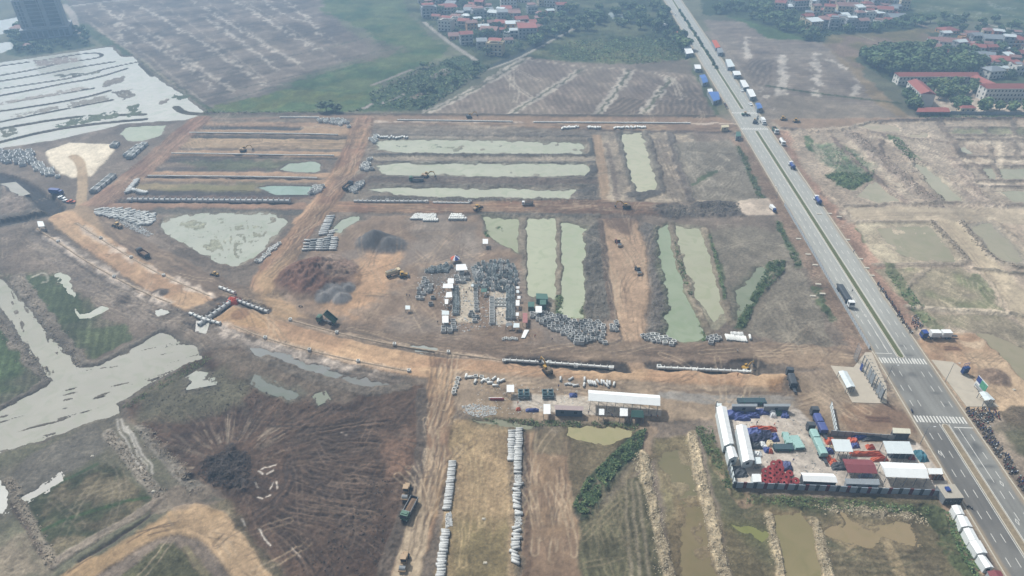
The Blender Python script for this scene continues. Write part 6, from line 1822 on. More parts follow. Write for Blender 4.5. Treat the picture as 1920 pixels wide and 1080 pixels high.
# concrete slabs and debris
def rock_mesh(name, spots, m, label=None, kind='stuff', seed=3, smin=.2, smax=.6):
    """many small broken lumps as one heap"""
    r = random.Random(seed)
    base = [Vector(v) for v in ((1, 0, 0), (0, 1, 0), (-1, 0, 0), (0, -1, 0), (0, 0, .8), (0, 0, -.8))]
    fs = [(0, 1, 4), (1, 2, 4), (2, 3, 4), (3, 0, 4), (1, 0, 5), (2, 1, 5), (3, 2, 5), (0, 3, 5)]
    mb = MB()
    for x, y, z, k in spots:
        s = r.uniform(smin, smax) * k
        M = Matrix.Rotation(r.uniform(0, 6.3), 3, 'Z') @ Matrix.Rotation(r.uniform(0, 1.2), 3, 'X')
        mb.add([Vector((x, y, z)) + M @ Vector((b.x * s * r.uniform(.6, 1.3), b.y * s * r.uniform(.6, 1.3), b.z * s * r.uniform(.5, 1.1))) for b in base], fs)
    o = mb.build(name, m)
    o['kind'] = kind
    return o
def along(s, w, n, k=1.0, seed=1, lift=.05):
    r = random.Random(seed)
    p = [Vector(P(*q)) for q in smooth_line(pts(s), 2)]
    ls = [(b - a).length for a, b in zip(p, p[1:])]
    out = []
    for _ in range(n):
        t = r.uniform(0, sum(ls))
        i = 0
        while t > ls[i]:
            t -= ls[i]
            i += 1
        u = (p[i + 1] - p[i]).normalized()
        q = p[i] + u * t + Vector((-u.y, u.x)) * r.gauss(0, w * .28)
        out.append((q.x, q.y, zat(q.x, q.y) + lift, k))
    return out
def over(s, n, k=1.0, seed=1, lift=.05):
    return [(*P(*q), zat(*P(*q)) + lift, k) for q in fill(s, n, 0, seed)]
for i, (s_, w, n) in enumerate([('1205,852 1214,900 1226,960 1240,1020 1256,1100', 4, 900), ('1296,815 1304,860 1318,920 1338,1000 1362,1100', 4.4, 1100), ('1440,968 1452,1020 1474,1100', 2.6, 450), ('1528,978 1540,1020 1556,1100', 3, 500)]):
    rock_mesh('rubble', along(s_, w, n, 1, i), STONE, smin=.1, smax=.32, seed=i)
rock_mesh('rubble', along('1530,950 1640,958 1740,975', 3.5, 350, 1, 8) + over('1180,850 1215,852 1230,900 1200,905', 260), STONE, smin=.12, smax=.4)
rock_mesh('rubble', over('388,858 430,840 470,850 472,890 450,915 400,912 370,890', 1500, 1.0, 21), CLOD, smin=.1, smax=.34)
rock_mesh('rubble', over('260,760 400,690 500,730 640,760 700,780 480,770 330,795', 600, 1.0, 22), CLOD, smin=.1, smax=.34)
rock_mesh('rubble', over('560,1080 590,1040 700,900 730,870 740,960 700,1085', 260, 1.0, 23), CLOD, smin=.12, smax=.45)
GCL = paint('grey_clods', (136, 130, 118), .95, noise=.3, nscale=2)
rock_mesh('rubble', over('1098,432 1126,415 1140,520 1146,600 1124,606 1096,598 1096,500', 900, 1, 24) + over('1200,418 1232,424 1240,500 1262,560 1248,640 1212,635 1222,560 1220,480', 1100, 1, 25), GCL, smin=.12, smax=.36)
rock_mesh('rubble', over('1250,386 1385,380 1392,400 1260,408', 800, 1, 26) + over('700,288 1110,290 1110,296 700,295', 500, 1, 27) + over('700,370 1120,374 1110,380 690,378', 500, 1, 28), GCL, smin=.15, smax=.5)
rock_mesh('rubble', over('836,965 846,960 848,985 836,990', 220, 1, 30) + over('966,888 976,886 978,903 966,904', 200, 1, 31) + over('966,968 976,966 978,984 966,986', 180, 1, 32) + over('865,763 890,758 935,765 930,778 900,784 870,776', 420, 1, 33), CONC, smin=.15, smax=.45)
rock_mesh('rubble', over('215,412 230,408 270,426 288,440 278,444 240,428', 330, 1, 34), CONC, smin=.3, smax=.6)
rock_mesh('rubble', along('1600,250 1680,320 1760,390', 9, 400, 1, 40) + along('1690,270 1768,378', 7, 300, 1, 41) + along('1745,416 1812,488', 3, 200, 1, 42) + along('1800,416 1870,498 1950,504', 3, 300, 1, 43), paint('silt_clods', (160, 148, 130), .95, noise=.3), smin=.25, smax=.7)
rock_mesh('rubble', along('-10,590 40,650 97,712', 6, 400, 1, 44) + along('30,520 100,622 152,690', 6, 400, 1, 45) + along('204,812 300,930', 4, 300, 1, 46) + along('18,900 70,1010 100,1060', 3, 250, 1, 47) + along('265,800 370,920', 4, 300, 1, 48), paint('silt_clods', (160, 148, 130), .95, noise=.3), smin=.15, smax=.5)

# offcuts, planks and bags strewn through the casting yard
for i_, (m_, n_) in enumerate([(CONC, 420), (CONC_W, 260), (CONC_D, 300), (RUST, 60)]):
    rock_mesh('debris', over('782,520 800,506 850,496 890,500 955,490 975,530 972,612 925,616 830,628 826,560 800,560 782,566', n_, 1, 90 + i_), m_, smin=.15, smax=.5, seed=90 + i_)
rock_mesh('debris', over('1340,765 1484,760 1560,830 1720,832 1780,920 1380,908', 300, 1, 96), CONC_D, smin=.12, smax=.4, seed=96)
rock_mesh('debris', over('880,712 1100,735 1240,785 1100,782 960,778 900,770', 300, 1, 97), CONC_W, smin=.1, smax=.3, seed=97)
# ================================================================== SHEDS, HOUSES
ORD = 'first second third fourth fifth sixth seventh eighth ninth tenth eleventh twelfth thirteenth fourteenth fifteenth sixteenth seventeenth eighteenth nineteenth twentieth twenty-first twenty-second twenty-third twenty-fourth twenty-fifth twenty-sixth twenty-seventh twenty-eighth twenty-ninth thirtieth'.split()
def shed(s, h, roof, label, style='gable', ridge='x', rise=.8, wall=None, cat='shed', name='shed', posts=2, group=None, seams=True):
    """roof corners surveyed at eave height h: back left, back right, front right, front left"""
    c = [Vector((*P(x, y, h), h)) for x, y in pts(s)]
    A, B, Cc, D = c
    g = min(zat(q.x, q.y) for q in c)
    o = Vector(((A.x + B.x + Cc.x + D.x) / 4, (A.y + B.y + Cc.y + D.y) / 4, 0))
    r = thing(name, label, cat, o, 0, group)
    A, B, Cc, D = [q - o for q in c]
    up = Vector((0, 0, rise))
    if style == 'gable':
        if ridge == 'x':
            e, f = (A + D) / 2 + up, (B + Cc) / 2 + up
            sides = [(D, Cc, f, e), (B, A, e, f)]
            ends = [(A, D, e), (Cc, B, f)]
        else:
            e, f = (A + B) / 2 + up, (D + Cc) / 2 + up
            sides = [(A, D, f, e), (Cc, B, e, f)]
            ends = [(B, A, e), (D, Cc, f)]
        for q in sides:
            rf = MB().slab([tuple(v) for v in q], .10).build('roof', roof, r)
            n = max(2, int((q[1] - q[0]).length / 2.2))
            mb = MB()
            for i in range(1, n):
                a, b = q[0].lerp(q[1], i / n), q[3].lerp(q[2], i / n)
                w = (q[1] - q[0]).normalized() * .06
                mb.slab([tuple(a - w + Vector((0, 0, .04))), tuple(a + w + Vector((0, 0, .04))), tuple(b + w + Vector((0, 0, .04))), tuple(b - w + Vector((0, 0, .04)))], .06)
            if seams:
                mb.build('roof_seams', roof, rf)['kind'] = 'stuff'
        for q in ends:
            MB().add([tuple(v * 1 + (o * 0)) for v in q], [(0, 1, 2)]).build('gable_end', wall or roof, r)
    else:
        E_ = [A + up, B + up, Cc, D] if style == 'mono' else [A, B, Cc, D]
        rf = MB().slab([tuple(v) for v in (E_[3], E_[2], E_[1], E_[0])], .10).build('roof', roof, r)
        n = max(2, int((E_[2] - E_[3]).length / 2.2))
        mb = MB()
        for i in range(1, n):
            a, b = E_[3].lerp(E_[2], i / n), E_[0].lerp(E_[1], i / n)
            w = (E_[2] - E_[3]).normalized() * .06
            z = Vector((0, 0, .04))
            mb.slab([tuple(a - w + z), tuple(a + w + z), tuple(b + w + z), tuple(b - w + z)], .06)
        if seams:
            mb.build('roof_seams', roof, rf)['kind'] = 'stuff'
    cen = (A + B + Cc + D) / 4
    if wall:
        for p, q in ((A, B), (B, Cc), (Cc, D), (D, A)):
            a, b = cen + (p - cen) * .93, cen + (q - cen) * .93
            MB().add([(a.x, a.y, g), (b.x, b.y, g), (b.x, b.y, h - .03), (a.x, a.y, h - .03)], [(0, 1, 2, 3)]).build('wall', wall, r)
        a, b = cen + (D - cen) * .93, cen + (Cc - cen) * .93
        n = max(1, int((b - a).length / 4.5))
        nv = Vector(((b - a).y, -(b - a).x, 0)).normalized()
        for i in range(n):
            q = a.lerp(b, (i + .5) / n) + nv * .05
            MB().box(0, 0, 0, 1.1, .06, 1.0).build('window', GLASS, r).matrix_local = Matrix.Translation((q.x, q.y, g + (h - g) * .45)) @ Matrix.Rotation(math.atan2((b - a).y, (b - a).x), 4, 'Z')
    else:
        for p, q in ((D, Cc), (A, B)):
            for i in range(posts):
                a = cen + (p.lerp(q, i / (posts - 1)) - cen) * .94
                MB().box(a.x, a.y, g - .1, .16, .16, h - g + .08).build('post', STEELL, r)
    return r
_WIN = MB().box(0, 0, 0, 1, .1, 1).mesh('window')
_WIN.materials.append(GLASS)
_SILL = MB().box(0, 0, 0, 1, .22, .12).mesh('sill')
_SILL.materials.append(WALLS['white'])
def put(me, name, parent, loc, sc, rz=0):
    o = bpy.data.objects.new(name, me)
    COL.objects.link(o)
    o.parent = parent
    o.location, o.scale, o.rotation_euler = loc, sc, (0, 0, rz)
    return o
def house(x0, x1, by, fl, label, roof='gable', wall='white', rm=None, depth=None, rz=0.0, cat='house', name='house', group=None, width=None, ncol=None, floor_h=3.1):
    xm = (x0 + x1) / 2
    c = at(xm, by)
    mpp = P(xm + 1, by)[0] - P(xm, by)[0]
    w = width or (x1 - x0) * mpp * 1.05
    d = depth or max(6.0, w * .8)
    h = fl * floor_h + .3
    wm = WALLS[wall]
    rm = rm or RED_R
    r = thing(name, label, cat, c, rz, group)
    MB().box(0, d / 2, -1.0, w, d, h + 1.0).build('wall', wm, r)
    if roof in ('gable', 'hip'):
        ov, ri = .5, min(2.4, d * .22)
        hx = w / 2 + ov
        e = min(d / 2, w / 2.2) if roof == 'hip' else 0
        a = [(-hx, -ov, h), (hx, -ov, h), (hx, d + ov, h), (-hx, d + ov, h), (-hx + e, d / 2, h + ri), (hx - e, d / 2, h + ri)]
        MB().add(a, [(0, 1, 5, 4), (2, 3, 4, 5), (1, 2, 5), (3, 0, 4), (3, 2, 1, 0)]).build('roof', rm, r)
        MB().box(0, -ov + .02, h - .18, w + 2 * ov, .12, .2).build('eave_board', WALLS['white'], r)
    elif roof == 'mono':
        MB().slab([(-w / 2 - .4, -.4, h + .3), (w / 2 + .4, -.4, h + .3), (w / 2 + .4, d + .4, h + 1.6), (-w / 2 - .4, d + .4, h + 1.6)], .15).build('roof', rm, r)
    else:
        p = MB().box(0, .12, h, w + .1, .24, .7).box(0, d - .12, h, w + .1, .24, .7).box(-w / 2 + .1, d / 2, h, .22, d - .5, .7).box(w / 2 - .1, d / 2, h, .22, d - .5, .7)
        p.build('parapet', wm, r)
        MB().slab([(-w * .45, d * .35, h + 2.1), (w * .35, d * .35, h + 2.1), (w * .35, d * .95, h + 2.7), (-w * .45, d * .95, h + 2.7)], .12).build('roof_canopy', rm, r)
        MB().cyl((w * .25, d * .2, h), (w * .25, d * .2, h + 1.3), .6, n=10).build('water_tank', STEELL, r)
    n = ncol or max(1, min(5, int(w / 3.2)))
    m = max(1, min(3, int(d / 4)))
    for f in range(fl):
        z = f * floor_h + 1.0
        for i in range(n):
            x = -w / 2 + w * (i + .5) / n
            if f == 0 and i == n // 2:
                put(_WIN, 'door', r, (x, -.04, 0), (1.2, 1, 2.2))
            else:
                put(_WIN, 'window', r, (x, -.04, z), (w / n * .38, 1, 1.3))
        for i in range(m):
            put(_WIN, 'window', r, (-w / 2 - .04, d * (i + .5) / m, z), (1.3, 1, 1.5), math.pi / 2)
    if fl >= 2 and roof != 'mono':
        MB().box(0, -.5, floor_h, w * .8, 1.0, .14).box(0, -.97, floor_h + .14, w * .8, .06, .7).build('balcony', WALLS['white'], r)
    return r
def ordinal(n):
    if n < 30:
        return ORD[n]
    t = {3: 'thirt', 4: 'fort', 5: 'fift', 6: 'sixt'}[(n + 1) // 10]
    return t + 'ieth' if (n + 1) % 10 == 0 else t + 'y-' + ORD[(n + 1) % 10 - 1]
def village(rows, where, group, infill=None, n=0, seed=0):
    rows = list(rows)
    if infill:
        w = [P((q[0] + q[1]) / 2, q[2]) for q in rows]
        r = random.Random(seed)
        for q in fill(infill, n * 3, 8.5, seed):
            a = P(*q)
            if n > 0 and all((a[0] - c[0]) ** 2 + (a[1] - c[1] - 4) ** 2 > 75 for c in w):
                n -= 1
                k = r.uniform(6, 10)
                rows.append((q[0] - k, q[0] + k, q[1], r.choice([1, 1, 1, 2, 2, 3]), r.choice(['gable', 'gable', 'mono', 'flat', 'hip']), r.choice(['grey', 'grey', 'white', 'cream', 'brick', 'ochre']), r.choice([RED2_R, RED_R, RED2_R, GREY_R, PALE_R])))
    rows = sorted(rows, key=lambda q: q[0] + q[1])

    rw = {'gable': 'gabled', 'hip': 'hipped', 'flat': 'flat', 'mono': 'single-pitch'}
    for i, q in enumerate(rows):
        x0, x1, by, fl, roof, wall = q[:6]
        rm = q[6] if len(q) > 6 else RED_R
        col = {RED_R: 'red ', RED2_R: 'faded red ', GREY_R: 'grey ', PALE_R: 'pale ', BLUE_R: 'blue '}[rm]
        nm = ['', 'single-storey', 'two-storey', 'three-storey', 'four-storey'][fl]
        house(x0, x1, by, fl, f'{nm} {wall} house, {rw[roof]} {col}roof, {ordinal(i)} from left, {where}', roof, wall, rm, rz=math.radians(rnd.choice([-18, -12, 6, 14])), group=group)
village([(793, 820, 33, 3, 'flat', 'grey'), (827, 857, 25, 2, 'hip', 'cream'), (809, 824, 37, 1, 'gable', 'cream'), (821, 846, 58, 3, 'flat', 'white'), (840, 863, 48, 2, 'flat', 'white', RED2_R), (865, 887, 84, 3, 'gable', 'grey'), (842, 866, 74, 1, 'gable', 'ochre', RED2_R),
         (887, 913, 40, 3, 'flat', 'grey', RED2_R), (889, 908, 53, 2, 'flat', 'cream', PALE_R), (900, 930, 70, 2, 'gable', 'grey', RED2_R), (911, 941, 104, 3, 'flat', 'cream'), (895, 913, 92, 2, 'mono', 'grey', GREY_R), (933, 952, 42, 3, 'mono', 'grey', GREY_R), (940, 968, 15, 3, 'flat', 'white'),
         (969, 991, 48, 2, 'gable', 'brick'), (973, 1006, 73, 3, 'mono', 'grey', RED_R), (1020, 1046, 13, 3, 'flat', 'white'), (1044, 1062, 21, 2, 'gable', 'grey'), (1008, 1019, 68, 1, 'gable', 'cream'), (930, 944, 62, 1, 'gable', 'brick'), (955, 975, 28, 1, 'gable', 'cream', RED2_R), (915, 932, 48, 1, 'gable', 'brick', RED2_R), (875, 888, 22, 1, 'gable', 'ochre', RED2_R), (958, 972, 58, 1, 'gable', 'grey', PALE_R), (990, 1008, 26, 2, 'flat', 'grey', RED2_R), (783, 797, 8, 2, 'flat', 'white')],
        'lane village', 'houses of the village by the lane', '785,4 960,0 1060,4 1062,22 1008,60 985,80 945,88 925,80 890,66 850,48 820,38', 40, 5)
village([(1452, 1470, 17, 2, 'gable', 'cream'), (1470, 1484, 13, 2, 'gable', 'white', RED2_R), (1487, 1516, 18, 3, 'gable', 'grey'), (1523, 1536, 29, 3, 'gable', 'cream', RED2_R), (1543, 1561, 31, 3, 'gable', 'cream'), (1534, 1546, 12, 3, 'flat', 'white'), (1570, 1602, 29, 3, 'gable', 'cream', RED2_R), (1507, 1525, 43, 2, 'gable', 'cream'),
         (1517, 1541, 60, 3, 'mono', 'cream', PALE_R), (1542, 1563, 42, 1, 'gable', 'white'), (1568, 1587, 49, 2, 'flat', 'white', GREY_R), (1585, 1606, 58, 3, 'flat', 'grey', PALE_R), (1608, 1627, 58, 3, 'gable', 'grey', RED2_R), (1621, 1638, 42, 3, 'flat', 'white'), (1604, 1620, 32, 3, 'mono', 'white', PALE_R), (1618, 1636, 20, 2, 'hip', 'cream'),
         (1636, 1660, 19, 3, 'flat', 'grey', PALE_R), (1645, 1670, 30, 2, 'gable', 'cream'), (1669, 1701, 39, 1, 'gable', 'grey', GREY_R), (1658, 1673, 44, 1, 'gable', 'brick'), (1556, 1580, 14, 2, 'gable', 'brick', RED2_R), (1590, 1606, 10, 3, 'flat', 'white')],
        'village beyond barley field', 'houses of the village beyond the barley field', '1450,4 1690,2 1700,30 1680,48 1620,60 1530,56 1500,30', 32, 6)
village([(1769, 1799, 64, 1, 'hip', 'ochre'), (1760, 1794, 93, 2, 'gable', 'white', RED2_R), (1790, 1818, 88, 1, 'gable', 'white'), (1731, 1762, 97, 1, 'gable', 'grey', RED2_R), (1779, 1812, 108, 1, 'gable', 'grey'), (1795, 1816, 119, 1, 'gable', 'brick', RED2_R), (1813, 1835, 119, 2, 'mono', 'grey', GREY_R), (1820, 1842, 102, 2, 'gable', 'white'),
         (1845, 1878, 86, 2, 'gable', 'grey', GREY_R), (1893, 1924, 89, 2, 'hip', 'ochre'), (1864, 1900, 122, 1, 'hip', 'cream'), (1832, 1856, 124, 1, 'gable', 'cream'), (1851, 1882, 148, 2, 'hip', 'white', GREY_R), (1898, 1920, 108, 1, 'gable', 'brick'), (1876, 1892, 98, 1, 'gable', 'grey', PALE_R), (1902, 1930, 132, 1, 'gable', 'cream', RED2_R), (1812, 1832, 70, 1, 'gable', 'grey', RED2_R), (1840, 1862, 111, 1, 'gable', 'brick', GREY_R)],
        'village behind the school', 'houses of the village behind the school', '1745,88 1790,66 1930,66 1940,140 1900,146 1850,128 1800,112', 28, 7)
# school wings
SW = 'school wings'
def wing(x0, y0, x1, y1, d, fl, label, n):
    a, b = Vector(P(x0, y0)), Vector(P(x1, y1))
    u = b - a
    rz = math.atan2(u.y, u.x)
    house(0, 0, 0, fl, label, 'gable', 'white', RED_R, depth=d, rz=rz, cat='school', name='school_wing', group=SW, width=u.length, ncol=n).location = ((a.x + b.x) / 2, (a.y + b.y) / 2, zat(*((a + b) / 2)))
wing(1682, 160, 1830, 160, 9, 2, 'long white school wing with red roof along the back of the courtyard', 22)
wing(1868, 176, 1834, 160, 9, 2, 'angled red-roofed school wing closing the back right courtyard corner', 6)
wing(1695, 176, 1719, 200, 10, 3, 'tall white school wing with red roof beside the field path', 7)
wing(1842, 190, 1935, 190, 10, 3, 'white school wing with red roof on the front right behind trees', 14)
shed('1722,201 1774,201 1782,210 1718,210', 3.0, RED_R, 'low red-roofed bicycle shelter behind the school wall', ridge='x', rise=1.0, posts=6, seams=False)
house(1800, 1826, 212, 1, 'small red-roofed gatehouse between the school trees', 'hip', 'cream', RED_R, cat='gatehouse', name='gatehouse', depth=5)
# school boundary wall of panels
def panel_wall(a, b, n, h, m, label, pm=None, posts=None, name='boundary_wall', cat='wall', t=.18, pw=.3):
    A, B = Vector(P(*a)), Vector(P(*b))
    u = (B - A).normalized()
    rz = math.atan2(u.y, u.x)
    r = thing(name, label, cat, (A.x, A.y, 0), rz)
    l = (B - A).length / n
    pan = MB().box(l / 2, 0, 0, l - pw * 1.1, t, h).mesh('panel')
    pan.materials.append(m)
    pst = [MB().box(0, 0, 0, pw, t + .12, h + .12).mesh('post') for _ in (posts or [STEELL])]
    for q, mm in zip(pst, posts or [STEELL]):
        q.materials.append(mm)
    for i in range(n + 1):
        q = A + u * l * i
        z = zat(q.x, q.y) - .1
        if i < n:
            put(pan, 'panel', r, (l * i, 0, z), (1, 1, 1))
        put(pst[i % len(pst)], 'post', r, (l * i, 0, z), (1, 1, 1))
    return r
panel_wall((1716, 214), (1960, 216), 26, 2.4, WALLS['grey'], 'grey school boundary wall facing the muddy ground')
# office tower
def office():
    a, b = Vector(P(44, 76)), Vector(P(134, 68))
    u = b - a
    w = u.length
    c = at(89, 72)
    r = thing('office_tower', 'tall grey office tower with dark glass bays above a wide podium', 'building', c, math.atan2(u.y, u.x))
    gw = WALLS['grey']
    p = MB().box(0, 14, -1, w, 28, 9.5).build('podium', paint('podium_stone', (140, 148, 156), .7), r)
    MB().box(0, 14, 8.5, w + 1, 29, .5).build('podium_cornice', gw, p)
    tw = w * .92
    t = MB().box(-1, 16, 9.0, tw, 18, 25).box(-1, 16, 34, tw * .45, 12, 5).build('tower', gw, r)
    MB().box(-tw * .36, 16, 34, tw * .24, 17, .8).box(tw * .34, 16, 34, tw * .28, 17, .8).build('roof_terrace', WALLS['white'], t)
    MB().box(-1, 16, 39, tw * .2, 6, 1.6).build('roof_sign', RED_R, t)
    for x, ww in ((-.42, .05), (-.35, .05), (-.1, .26), (.06, .03), (.3, .26)):
        for f in range(7):
            put(_WIN, 'window', t, (-1 + x * tw, 6.95, 10 + f * 3.3), (ww * tw, 1, 2.7))
    for f in range(7):
        for y in (10, 15, 20):
            put(_WIN, 'window', t, (-1 - tw / 2 - .03, y, 10 + f * 3.3), (3.4, 1, 2.5), math.pi / 2)
    for i in range(9):
        put(_WIN, 'window', p, (-w / 2 + w * (i + .5) / 9, -.03, 1.5), (w / 9 * .7, 1, 5.5))
office()
house(20, 44, 60, 1, 'small pink-roofed pavilion left of the office tower', 'hip', 'white', RED2_R, cat='pavilion', name='pavilion')
house(40, 58, 92, 1, 'tiny red-roofed lodge in the trees before the office tower', 'hip', 'cream', RED2_R, cat='lodge', name='lodge', width=7, depth=6)

# roadside stalls
def stall(s, roof, label, wall=GREY_R, h=3.2, style='mono', rise=.5):
    shed(s, h, roof, label, style=style, rise=rise, wall=wall, cat='stall', name='roadside_stall', group='stalls along the far avenue', seams=False)
stall('1237,30 1249,30 1252,47 1240,48', WHITE_R, 'tall white-roofed stall at the far end of the left kerb')
stall('1279,82 1291,82 1301,99 1287,101', WHITE_R, 'long white-roofed stall beside the roadside bushes')
stall('1301,122 1313,122 1315,129 1304,129', WHITE_R, 'small white-roofed stall above the blue stalls')
stall('1311,141 1321,139 1328,153 1318,156', BLUE_R, 'smaller blue-roofed stall of the two left of the avenue', style='gable', rise=.8)
stall('1326,168 1335,167 1337,172 1328,173', WHITE_R, 'tiny white-roofed stall attached to the big blue stall')
stall('1328,173 1347,173 1350,186 1338,190', BLUE_R, 'big blue-roofed stall nearest the far crossing, left kerb')
stall('1268,60 1276,60 1281,72 1272,73', ORANGE, 'orange awning stall on the left kerb far along the avenue')
stall('1334,76 1343,76 1351,88 1342,90', ORANGE, 'orange awning stall on the right kerb beside the stubble field')
stall('1344,91 1354,91 1357,98 1347,99', GREY_R, 'grey-roofed stall just below the right-hand orange awning')
stall('1360,112 1370,112 1378,124 1365,126', PALE_R, 'pale-roofed stall, topmost of the pale row on the right kerb')
stall('1373,134 1387,134 1390,140 1377,141', WHITE_R, 'white-roofed stall, second of the pale row on the right kerb')
stall('1387,151 1397,151 1405,162 1394,164', WHITE_R, 'white-roofed stall, third of the pale row on the right kerb')
stall('1399,168 1411,168 1418,180 1407,182', WHITE_R, 'white-roofed stall, lowest of the pale row on the right kerb')
stall('1416,193 1424,192 1430,202 1420,204', BLUE_R, 'blue-roofed stall at the far crossing, right kerb', style='gable')
stall('1380,248 1388,248 1390,255 1380,256', GREEN_R, 'small teal hut on the kerb just below the far crossing')
stall('1352,236 1366,235 1367,238 1353,239', paint('cream_cabin', (226, 216, 184), .6), 'cream site cabin on the embankment at the far crossing', wall=WALLS['cream'])

# ------------------------------------------------------------------ works buildings by the tan road
shed('1103,731 1237,741 1238,761 1103,751', 5.0, WHITE_R, 'long white-roofed open shed beside the tan road', ridge='x', rise=1.1, posts=9)
shed('1040,759 1094,762 1094,770 1040,768', 3.4, paint('dusty_pink_roof', (176, 160, 158), .7), 'low grey site hut row with dusty pinkish roof', style='flat', wall=paint('blue_grey_wall', (110, 126, 142), .7), name='site_hut', cat='hut')
for s_, lb in [('950,723 964,723 964,735 950,735', 'small white canopy beside the steel mould assemblies'), ('1019,759 1032,759 1032,776 1019,776', 'white canopy at the left end of the site hut row'), ('1162,766 1177,766 1177,780 1162,780', 'white canopy in front of the long white shed'), ('1123,768 1133,768 1133,778 1123,778', 'tiny white canopy between hut row and long shed')]:
    shed(s_, 3.0, WHITE_R, lb, style='mono', rise=.4, name='canopy', cat='canopy')
shed('1184,769 1202,769 1208,783 1183,782', 2.6, GREEN_R, 'green tarpaulin tent before the long white shed', ridge='x', rise=1.6, name='tent', cat='tent', seams=False)
def mould_frame(px, py, label):
    r = thing('mould_assembly', label, 'mould', at(px, py), .02)
    g = paint('mould_paint', (120, 150, 156), .6, noise=.2)
    for i in (-1, 1):
        for j in (-1, 1):
            fb = frame_box(1.8, 1.5, 1.6, .14)
            fb.v = [(x + i * 1.1, y + j * .95, z + .1) for x, y, z in fb.v]
            fb.build('mould_box', g, r)
            MB().box(i * 1.1, j * .95, 1.7, .3, .3, .5).build('vibrator', STEEL, r)
    MB().box(0, -1.9, .9, 4.4, .5, .08).box(0, 1.9, .9, 4.4, .5, .08).build('catwalk', STEELL, r)
    for x in (-2.1, 2.1):
        for y in (-2.1, 2.1):
            MB().box(x, y, 0, .1, .1, 1.9).build('frame_post', STEELL, r)
mould_frame(982, 743, 'steel mould assembly on the slab beside the small white canopy')
mould_frame(1027, 743, 'steel mould assembly in the middle of the pale slab')
# casting yard tarps
for s_, h, m, lb in [('855,497 873,496 877,506 855,507', 3.2, WHITE_R, 'big white tarp roof at the top of the casting yard'), ('840,523 851,523 851,531 839,532', 3, WHITE_R, 'square white tarp roof, topmost of the left column'), ('831,533 849,533 850,540 830,540', 3, WHITE_R, 'wide white tarp roof, second of the left column'),
                     ('837,549 847,548 848,557 835,558', 3, WHITE_R, 'white tarp roof at the middle of the left column'), ('834,562 841,562 840,570 834,570', 2.8, WHITE_R, 'narrow white tarp roof in the left column'), ('829,583 842,584 842,590 828,590', 3, PALE_R, 'pale tarp roof, second from below in the left column'),
                     ('829,593 841,593 841,605 829,605', 3, WHITE_R, 'large square white tarp roof at the foot of the left column'), ('902,542 913,542 913,547 902,548', 2.6, GREEN_R, 'green tarp roof among the dark moulds'), ('883,534 888,534 888,537 883,537', 3, PALE_R, 'tiny pale canopy at the head of the first casting bed'),
                     ('968,538 974,538 974,541 968,541', 2.4, WHITE_R, 'small white awning, topmost along the pond side'), ('968,545 973,545 974,549 968,549', 2.4, PALE_R, 'small pale awning, second along the pond side'), ('970,556 976,556 976,560 970,560', 2.4, WHITE_R, 'small white awning, third along the pond side'),
                     ('967,564 974,564 974,573 967,573', 2.4, WHITE_R, 'taller white awning at the middle of the pond side'), ('967,587 973,587 973,592 967,592', 2.4, WHITE_R, 'small white awning, lowest along the pond side'), ('949,607 960,606 961,610 948,611', 2.4, STEELL, 'dark-framed awning at the bottom corner of the casting yard'), ('963,607 974,607 974,614 962,614', 2.4, PALE_R, 'pale awning at the bottom corner of the casting yard'),
                     ('990,567 1002,567 1002,575 990,575', 3, GREEN_R, 'dark green hut roof beside the pond, left of its pair'), ('1012,563 1024,563 1024,571 1012,571', 3, GREEN_R, 'dark green hut roof beside the pond, right of its pair'), ('1004,575 1016,575 1016,586 1004,586', 3, WHITE_R, 'white canopy below the two green huts'), ('1005,551 1026,552 1028,561 1005,560', 3, GREEN_R, 'faded green tent behind the two green huts'),
                     ('980,588 989,588 989,605 980,605', 2.6, paint('pink_container', (176, 120, 116), .6), 'pinkish container at the corner of the culvert field'), ('760,574 769,574 769,580 760,580', 2.2, PALE_R, 'small pale hut standing alone left of the casting yard'), ('905,449 915,449 915,457 905,457', 3, WHITE_R, 'white canopy alone on the edge of the works yard'), ('70,416 81,416 84,424 72,425', 3, PALE_R, 'pale canopy beside the dark ditch at the junction')]:
    shed(s_, h, m, lb, style='mono', rise=.35, wall=GREEN_R if m is GREEN_R and 'hut' in lb else None, name='canopy', cat='canopy', seams=False)
# striped round tent
def umbrella_tent():
    r = thing('round_tent', 'round orange white and blue striped tent above the casting yard', 'tent', at(854, 492))
    n = 12
    for i in range(n):
        a, b = 2 * math.pi * i / n, 2 * math.pi * (i + 1) / n
        m = ORANGE if i in (4, 5, 6, 7) else WHITE_R if i in (2, 3, 8, 11) else BLUE_P
        R1 = 2.3
        MB().add([(R1 * math.cos(a), R1 * math.sin(a), 2.0), (R1 * math.cos(b), R1 * math.sin(b), 2.0), (.9 * math.cos(b), .9 * math.sin(b), 3.0), (.9 * math.cos(a), .9 * math.sin(a), 3.0), (0, 0, 3.3)], [(0, 1, 2, 3), (3, 2, 4)]).build('tent_panel', m, r)
    for i in range(6):
        a = math.pi * i / 3
        MB().cyl((2.2 * math.cos(a), 2.2 * math.sin(a), 0), (2.2 * math.cos(a), 2.2 * math.sin(a), 2.02), .05, n=5).build('pole', STEELL, r)
umbrella_tent()
tag(MB().slab([(*P(*q), .75) for q in ((983, 621), (992, 621), (984, 636), (977, 636))], .3).build('white_panel', WHITE_R), 'white sheet panel laid on the ground below the pink container', 'panel')
